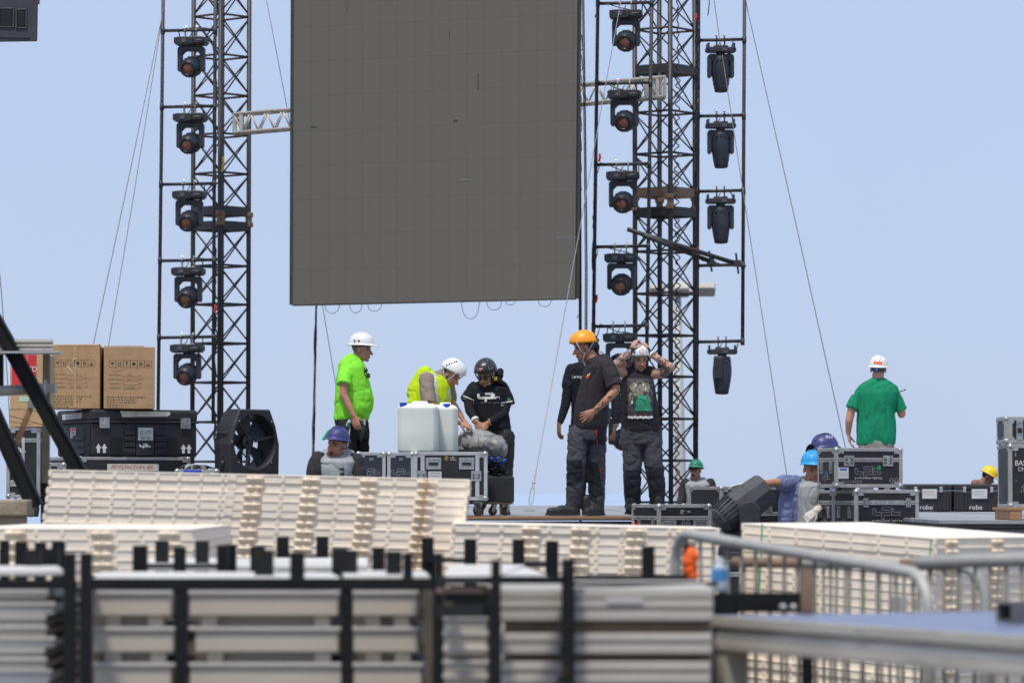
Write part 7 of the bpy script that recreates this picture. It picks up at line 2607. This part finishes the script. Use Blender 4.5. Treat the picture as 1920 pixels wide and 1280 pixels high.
# ---------------------------------------------------------------- 7. green polo, back view
a = Person('man in a green polo shirt and white helmet seen from behind', 41.2, (1644, 962), gz=DECK)
F = a.head((1647, 693, -.02), (.22, 1, -.05), (.05, 0, 1), .98, neck=(1646, 712, 0), rn=.060)
rows = [(711, 1632, 1660, .065, 0), (717, 1618, 1672, .10, 0), (725, 1609, 1682, .13, 0), (736, 1606, 1685, .15, 0), (755, 1608, 1681, .155, 0), (775, 1608, 1678, .15, 0), (800, 1607, 1679, .155, 0), (822, 1606.5, 1679, .155, 0), (833, 1606.5, 1678, .15, 0)]
a.rows(a.b, rows[1:], .82, .8)
a.chain(a.b, [(1615, 742, 0, .04), (1597, 766, .02, .045), (1592, 788, .02, .042), (1590.5, 811, -.05, .029)])
hand_shape(a.b, a.p(1590.5, 813, -.05), (.18, -.1, -1), (1, -.2, 0), -1, .28)
a.chain(a.b, [(1673, 743, 0, .04), (1689, 763, -.02, .047), (1690.5, 776, -.06, .044), (1682, 752, -.24, .034)])
hand_shape(a.b, a.p(1681, 750, -.25), (-.4, .2, 1), (-.8, -.4, 0), -1, .7)
legs = [[(1626, 845, 0, .105), (1624, 905, .02, .08), (1624, 950, 0, .055)], [(1660, 845, 0, .105), (1662, 905, .02, .08), (1662, 950, 0, .055)]]
for l in legs: a.chain(a.b, [(q[0], q[1], q[2], q[3] * .7) for q in l])
a.finish((0.549, 0.275, 0.189), (.09, .07, .06), 0, hairline=-.02)
m = MB(); a.rows(m, rows); a.sleeve(m, [(1615, 738, 0, .072), (1604, 752, .01, .068), (1599, 764, .02, .072)]); a.sleeve(m, [(1674, 739, 0, .072), (1683, 754, -.01, .068), (1688, 767, -.02, .072)])
sh = fuse(m, 'polo_shirt', M_POLO, a.root, .008, 4, folds(.012, 10, 4.5, 21.0))
m = MB(); a.rows(m, [(714, 1629, 1663, .075, 0), (709.5, 1631, 1661, .07, 0), (708.5, 1633, 1659, .06, 0)])
m.build('collar', M_POLO, sh, smooth=True)
m = MB(); a.rows(m, [(826, 1610, 1676, .145, 0), (845, 1609, 1677, .145, 0), (860, 1610, 1677, .14, 0)])
for l in legs: a.chain(m, l)
fuse(m, 'trousers', M_KHAKI, a.root, .01, 4, folds(.008, 9, 14))
boots(a, [(1624, 963, 1620, 955, .05, -.2), (1662, 963, 1666, 955, .05, -.2)])
h, G = helmet(a.root, F, M_HWHITE, 'hard', None, 1.0, .012, -6, M_STRAPB, peak=.04)
bvs[h.name] = BVHTree.FromPolygons([Vector(a.root.location) + v.co for v in h.data.vertices], [list(p.vertices) for p in h.data.polygons])
patch('sticker', [(1638, 677.5), (1654, 678.5), (1654, 683), (1638, 681.5)], M_ORANGEP, h, a.D - .3, .003, 4)
MB().ball(a.p(1643.5, 693.5, .115), (.016, .012, .02)).build('ratchet', mat('ratchet_blue', (.05, .1, .6), .4), h)
rd = thing('radio', 'two way radio with a thin antenna held up by the man in the green polo', 'radio', a.p(1682, 742, -.26))
MB().box(a.p(1681, 742, -.27), (.06, .035, .12)).build('body', M_CASTBLK, rd, bevel=.006)
MB().tube([a.p(1681, 736, -.27), a.p(1697, 730.7, -.25)], .006, 6).ball(a.p(1696.8, 730.7, -.25), .009).build('antenna', M_CABLE, rd)

# ---------------------------------------------------------------- 8. blue helmet, low left
a = Person('grimacing man in dark blue helmet and grey bib, low before the lime shirt man', 34.2, (625, 1180), gz=0.0)
F = a.head((631.5, 834, .06), (-.55, -.83, -.06), (.04, -.1, 1), .99, mouth=True, neck=(634, 862, 0), rn=.062)
rows = [(845, 606, 660, .06, -.12), (849, 598, 666, .09, -.09), (858, 591, 670, .13, -.04), (872, 588, 673, .165, 0), (900, 588, 672, .165, 0), (950, 590, 670, .155, 0), (990, 592, 668, .15, 0)]
a.rows(a.b, rows[1:], .8, .8)
a.chain(a.b, [(594, 862, 0, .05), (589, 905, .05, .045), (600, 945, .2, .03)])
hand_shape(a.b, a.p(602, 947, .2), (.6, -.3, -.7), (0, 1, 0), 1, .4)
a.chain(a.b, [(668, 864, 0, .05), (674, 905, .05, .045), (664, 945, .2, .03)])
hand_shape(a.b, a.p(662, 947, .2), (-.6, -.3, -.7), (0, 1, 0), -1, .4)
legs = [[(612, 1000, 0, .10), (610, 1090, .02, .075), (610, 1165, 0, .05)], [(648, 1000, 0, .10), (650, 1090, .02, .075), (650, 1165, 0, .05)]]
for l in legs: a.chain(a.b, [(q[0], q[1], q[2], q[3] * .7) for q in l])
a.finish((.44, .215, .135), (.03, .022, .018), .55, (.06, .04, .03), hairline=.03)
m = MB(); a.rows(m, rows, .88, .86)
a.chain(m, [(597, 862, 0, .082), (590, 885, .03, .075), (588, 906, .05, .07), (598, 940, .18, .045)]); a.chain(m, [(666, 864, 0, .075), (671, 885, .03, .07), (673, 906, .05, .065), (664, 940, .18, .045)])
fuse(m, 'shirt', M_SLEEVE, a.root, .008, 4, folds(.008, 9, 12, 3))
m = MB(); a.rows(m, [(843.5, 608, 659, .06, -.11), (847.5, 600, 665, .105, -.085), (857, 599, 667, .15, -.035), (866, 599, 667, .18, 0), (880, 600, 664, .185, .005), (920, 600, 664, .185, .005), (985, 598, 664, .17, .005)])
bib = fuse(m, 'bib', M_VESTG, a.root, .008, 4, folds(.008, 9, 9, 5))
m = MB(); m.lathe([(-.006, .078), (.006, .08)], a.p(634, 858, .02), Vector((-.05, -.25, 1)), 24, cap=False)
patch('badge', [(637, 877), (645.5, 877), (645.5, 895), (637, 895)], M_VENT, bib, a.D - .3, .004, 3)
Flat().text('BA', 641.2, -883.5, 7, .8).build('lettering', M_WPAINT, bib, px_onto(bib, a.D - .3, .006), local=False)
m = MB(); a.rows(m, [(975, 594, 666, .15, 0), (1010, 593, 667, .15, 0)])
for l in legs: a.chain(m, l)
fuse(m, 'trousers', M_TROUS, a.root, .012, 3)
boots(a, [(610, 1185, 604, 1195, 0, .25), (650, 1185, 656, 1195, 0, .25)])
h, G = helmet(a.root, F, M_HBLUE, 'hard', None, .96, .024, -8, M_STRAPB, peak=.040)
MB().box(a.p(611, 815, -.05), (.025, .07, .11), Matrix.Rotation(R(32), 4, 'Y')).build('ear_pad', mat('green_pad', (.03, .62, .2), .6), h, bevel=.012)

# ---------------------------------------------------------------- 9. green helmet, far
a = Person('shouting man in a green helmet and grey bib far behind the stage cases', 57.5, (1305, 1078), gz=0.0)
F = a.head((1304.5, 882, .03), (-.5, -.84, .0), (.04, .05, 1), 1.0, mouth=True, neck=(1306, 899, 0), rn=.060)
rows = [(896, 1292, 1322, .05, -.10), (899, 1286, 1330, .08, -.07), (907, 1282, 1335, .14, 0), (930, 1281, 1334, .16, 0), (960, 1282, 1332, .155, 0), (985, 1284, 1330, .15, 0)]
a.rows(a.b, rows[1:], .8, .8)
a.chain(a.b, [(1284, 906, 0, .05), (1279, 930, .05, .042), (1275, 947, .15, .03)]); hand_shape(a.b, a.p(1275, 948, .15), (.3, -.4, -.6), (1, 0, 0), 1, .4)
a.chain(a.b, [(1333, 906, 0, .05), (1337, 935, .05, .042), (1334, 960, .1, .03)]); hand_shape(a.b, a.p(1334, 961, .1), (0, -.4, -.9), (-1, 0, 0), -1, .4)
legs = [[(1296, 985, 0, .1), (1295, 1065, 0, .06)], [(1318, 985, 0, .1), (1319, 1065, 0, .06)]]
for l in legs: a.chain(a.b, [(q[0], q[1], q[2], q[3] * .7) for q in l])
a.finish((.40, .20, .125), (.02, .016, .014), .3, (.08, .05, .04), voxel=.007)
m = MB(); a.rows(m, rows, .88, .86); a.chain(m, [(1285, 906, 0, .078), (1279, 930, .05, .068), (1276, 943, .14, .05)]); a.chain(m, [(1332, 906, 0, .078), (1337, 935, .05, .065), (1335, 956, .1, .05)])
fuse(m, 'shirt', M_SLEEVE, a.root, .009, 4, folds(.008, 9, 12, 3))
m = MB(); a.rows(m, [(895, 1290, 1322, .06, -.10), (898.5, 1284, 1330, .10, -.07), (908, 1282, 1332, .165, .0), (930, 1284, 1330, .18, 0), (960, 1286, 1328, .17, 0), (980, 1287, 1326, .16, 0)])
fuse(m, 'bib', M_VESTG, a.root, .009, 4, folds(.008, 9, 9, 5))
m = MB(); a.rows(m, [(978, 1284, 1330, .15, 0), (1000, 1284, 1330, .14, 0)])
for l in legs: a.chain(m, l)
fuse(m, 'trousers', M_TROUS, a.root, .014, 3)
boots(a, [(1296, 1075, 1293, 1082, 0, .25), (1319, 1075, 1321, 1082, 0, .25)])
h, G = helmet(a.root, F, M_HGREEN, 'hard', None, .98, .024, -6, M_STRAPB, peak=.035)
m = MB(); m.ring_loft([[F.at(.075 + .075 * math.cos(q), .078 * math.sin(q), .030 + z - .02 * math.cos(q)) for q in [2 * math.pi * i / 20 for i in range(20)]] for z in (0, .008)])
m.build('cap_peak', M_SHBLACK, a.root)

# ---------------------------------------------------------------- 10. light blue helmet with gloves
a = Person('man in a light blue helmet, grey bib and white gloves stretching out one arm', 35.75, (1510, 1170), gz=0.0)
F = a.head((1523.5, 880, .03), (.22, -.96, -.12), (.0, -.1, 1), .99, neck=(1519, 905, 0), rn=.058)
rows = [(893, 1500, 1540, .05, -.11), (897, 1491, 1547, .09, -.08), (906, 1483, 1553, .14, -.01), (925, 1482, 1554, .155, 0), (960, 1484, 1552, .155, 0), (1000, 1486, 1550, .15, 0)]
a.rows(a.b, rows[1:], .8, .8)
a.chain(a.b, [(1488, 905, 0, .05), (1466, 904, .12, .043), (1440, 906, .22, .037), (1406, 908, .30, .027)])
a.chain(a.b, [(1550, 906, 0, .05), (1553, 940, .1, .043), (1530, 958, .3, .03)])
legs = [[(1500, 1005, 0, .1), (1500, 1090, .02, .075), (1500, 1155, 0, .05)], [(1534, 1005, 0, .1), (1535, 1090, .02, .075), (1535, 1155, 0, .05)]]
for l in legs: a.chain(a.b, [(q[0], q[1], q[2], q[3] * .7) for q in l])
a.finish((0.451, 0.213, 0.128), (.10, .085, .075), .25, (.2, .14, .11), hairline=.03)
m = MB(); hand_shape(m, a.p(1404, 907, .30), (-1, -.05, -.12), (.0, -.2, -1), 1, .16, 1.12, .15); m.cap(a.p(1412, 908, .29), a.p(1403, 908, .30), .040, .034)
fuse(m, 'glove', M_GLOVEW, a.root, .005, 2, folds(.003, 26, 26))
m = MB(); hand_shape(m, a.p(1530, 958, .32), (-.75, -.35, -.5), (.1, .7, -.5), 1, .7, 1.12); m.cap(a.p(1534, 955, .29), a.p(1528, 959, .32), .040, .034)
fuse(m, 'glove', M_GLOVEW, a.root, .005, 2, folds(.003, 26, 26))
m = MB(); a.rows(m, rows, .97, .97); a.chain(m, [(1489, 907, 0, .085), (1478, 907, .06, .082), (1468, 906, .10, .08)]); a.chain(m, [(1549, 907, 0, .08), (1552, 930, .06, .075)])
a.chain(m, [(1486, 915, 0, .09), (1478, 940, .02, .09), (1476, 975, .03, .085)])
sh = fuse(m, 'shirt', M_BLUESH, a.root, .008, 4, folds(.010, 9, 12, 3))
m = MB(); a.rows(m, [(894, 1500, 1540, .06, -.10), (899, 1496, 1545, .11, -.06), (911, 1495, 1545, .175, .03), (930, 1494, 1544, .20, .03), (1000, 1492, 1545, .19, .03)])
fuse(m, 'bib', M_VESTG, a.root, .008, 4, folds(.010, 9, 6, 5))
m = MB(); a.rows(m, [(990, 1482, 1552, .15, 0), (1015, 1482, 1552, .15, 0)])
for l in legs: a.chain(m, l)
fuse(m, 'trousers', M_TROUS, a.root, .012, 3)
boots(a, [(1500, 1165, 1496, 1175, 0, .25), (1535, 1165, 1539, 1175, 0, .25)])
h, G = helmet(a.root, F, M_HLIGHT, 'hard', None, 1.0, .032, -6, M_STRAPB, peak=.03)

# ---------------------------------------------------------------- 11. B50 helmet behind the case
a = Person('person in dark blue helmet lettered B50, almost hidden behind the right stack', 36.4, (1556, 1160), gz=0.0)
F = a.head((1546, 846, .0), (-.82, -.5, -.28), (-.10, .1, 1), 1.0, neck=(1556, 874, -.02), rn=.060)
rows = [(866, 1544, 1574, .08, -.03), (872, 1530, 1586, .12, -.04), (884, 1526, 1592, .15, -.05), (920, 1528, 1592, .16, -.05), (1000, 1532, 1588, .15, -.05)]
a.rows(a.b, rows[1:], .8, .8)
a.chain(a.b, [(1532, 886, -.03, .05), (1534, 925, .04, .043), (1545, 955, .1, .03)]); hand_shape(a.b, a.p(1546, 956, .1), (.5, -.3, -.8), (0, 1, 0), 1, .4)
a.chain(a.b, [(1588, 886, -.05, .05), (1592, 925, 0, .043), (1580, 955, .1, .03)]); hand_shape(a.b, a.p(1579, 956, .1), (-.5, -.3, -.8), (0, 1, 0), -1, .4)
legs = [[(1545, 1005, -.03, .1), (1545, 1145, -.03, .055)], [(1575, 1005, -.03, .1), (1575, 1145, -.03, .055)]]
for l in legs: a.chain(a.b, [(q[0], q[1], q[2], q[3] * .7) for q in l])
a.finish((0.366, 0.171, 0.110), (.02, .016, .014), .3, (.05, .04, .03))
m = MB(); a.rows(m, rows); a.chain(m, [(1533, 886, -.03, .075), (1534, 918, .03, .068)]); a.chain(m, [(1587, 886, -.05, .075), (1591, 918, 0, .068)])
fuse(m, 'shirt', M_SLEEVE, a.root, .01, 4, folds(.008, 9, 12))
m = MB(); a.rows(m, [(990, 1530, 1590, .15, -.03), (1015, 1530, 1590, .15, -.03)])
for l in legs: a.chain(m, l)
fuse(m, 'trousers', M_TROUS, a.root, .014, 3)
boots(a, [(1545, 1150, 1538, 1158, 0, .2), (1575, 1150, 1570, 1158, 0, .2)])
h, G = helmet(a.root, F, M_HBLUE, 'hard', None, 1.10, .004, -12, M_STRAP, peak=.05)
bvs[h.name] = BVHTree.FromPolygons([Vector(a.root.location) + v.co for v in h.data.vertices], [list(p.vertices) for p in h.data.polygons])
Flat().text('B50', 1555, -819, 8, 1.0, 1.15).build('lettering', M_WPAINT, h, px_onto(h, a.D - .3, .007), local=False)
# black cap peak hanging under the helmet
m = MB()
ca, cb_ = a.p(1527, 850, .12), None
ux = (a.p(1531, 868, .12) - a.p(1514, 834, .12)).normalized()
uy = Vector((.55, .35, .55)).normalized()
uy = (uy - ux * uy.dot(ux)).normalized()
un = ux.cross(uy)
m.ring_loft([[a.p(1524, 851, .13) + ux * .098 * math.cos(q) + uy * .066 * math.sin(q) + un * (z + .018 * math.cos(2 * q)) for q in [2 * math.pi * i / 24 for i in range(24)]] for z in (0, .007)])
m.build('cap_peak', M_SHBLACK, a.root)

# ---------------------------------------------------------------- 12. yellow helmet, far right
a = Person('bending man in a yellow helmet far away behind the moulded cases', 57.0, (1838, 1078), gz=0.0)
F = a.head((1852.5, 894, .0), (.86, -.22, -.5), (.42, .0, .9), .98, neck=(1841, 906, 0), rn=.058)
rows = [(899, 1830, 1846, .08, 0), (903, 1823, 1852, .13, 0), (912, 1815, 1854, .16, 0), (935, 1808, 1852, .17, 0), (985, 1806, 1848, .16, 0)]
a.rows(a.b, rows, .92, .9)
a.chain(a.b, [(1828, 906, .14, .062), (1826, 935, .2, .045), (1835, 955, .25, .03)]); hand_shape(a.b, a.p(1835, 956, .25), (.4, -.2, -.8), (0, 1, 0), 1, .4)
a.chain(a.b, [(1848, 908, -.1, .05), (1852, 935, -.12, .043), (1856, 955, -.1, .03)]); hand_shape(a.b, a.p(1856, 956, -.1), (.4, 0, -.8), (-1, 0, 0), 1, .4)
legs = [[(1818, 985, .08, .1), (1818, 1065, .06, .055)], [(1836, 985, -.08, .1), (1838, 1065, -.06, .055)]]
for l in legs: a.chain(a.b, [(q[0], q[1], q[2], q[3] * .7) for q in l])
a.finish((0.244, 0.116, 0.079), (.015, .012, .01), .75, (.02, .015, .013), voxel=.007, hairline=.0)
m = MB(); a.rows(m, [(912, 1814, 1854, .165, 0), (935, 1807, 1853, .18, 0), (985, 1805, 1849, .17, 0)])
fuse(m, 'shirt', M_SLEEVE, a.root, .01, 4, folds(.008, 9, 12))
m = MB(); a.rows(m, [(978, 1805, 1849, .16, 0), (1000, 1806, 1849, .16, 0)])
for l in legs: a.chain(m, l)
fuse(m, 'trousers', M_TROUS, a.root, .014, 3)
boots(a, [(1816, 1075, 1828, 1080, .08, .1), (1834, 1075, 1848, 1080, -.08, -.06)])
h, G = helmet(a.root, F, M_HYELLOW, 'hard', None, 1.0, .022, 0, M_STRAP, peak=.02)
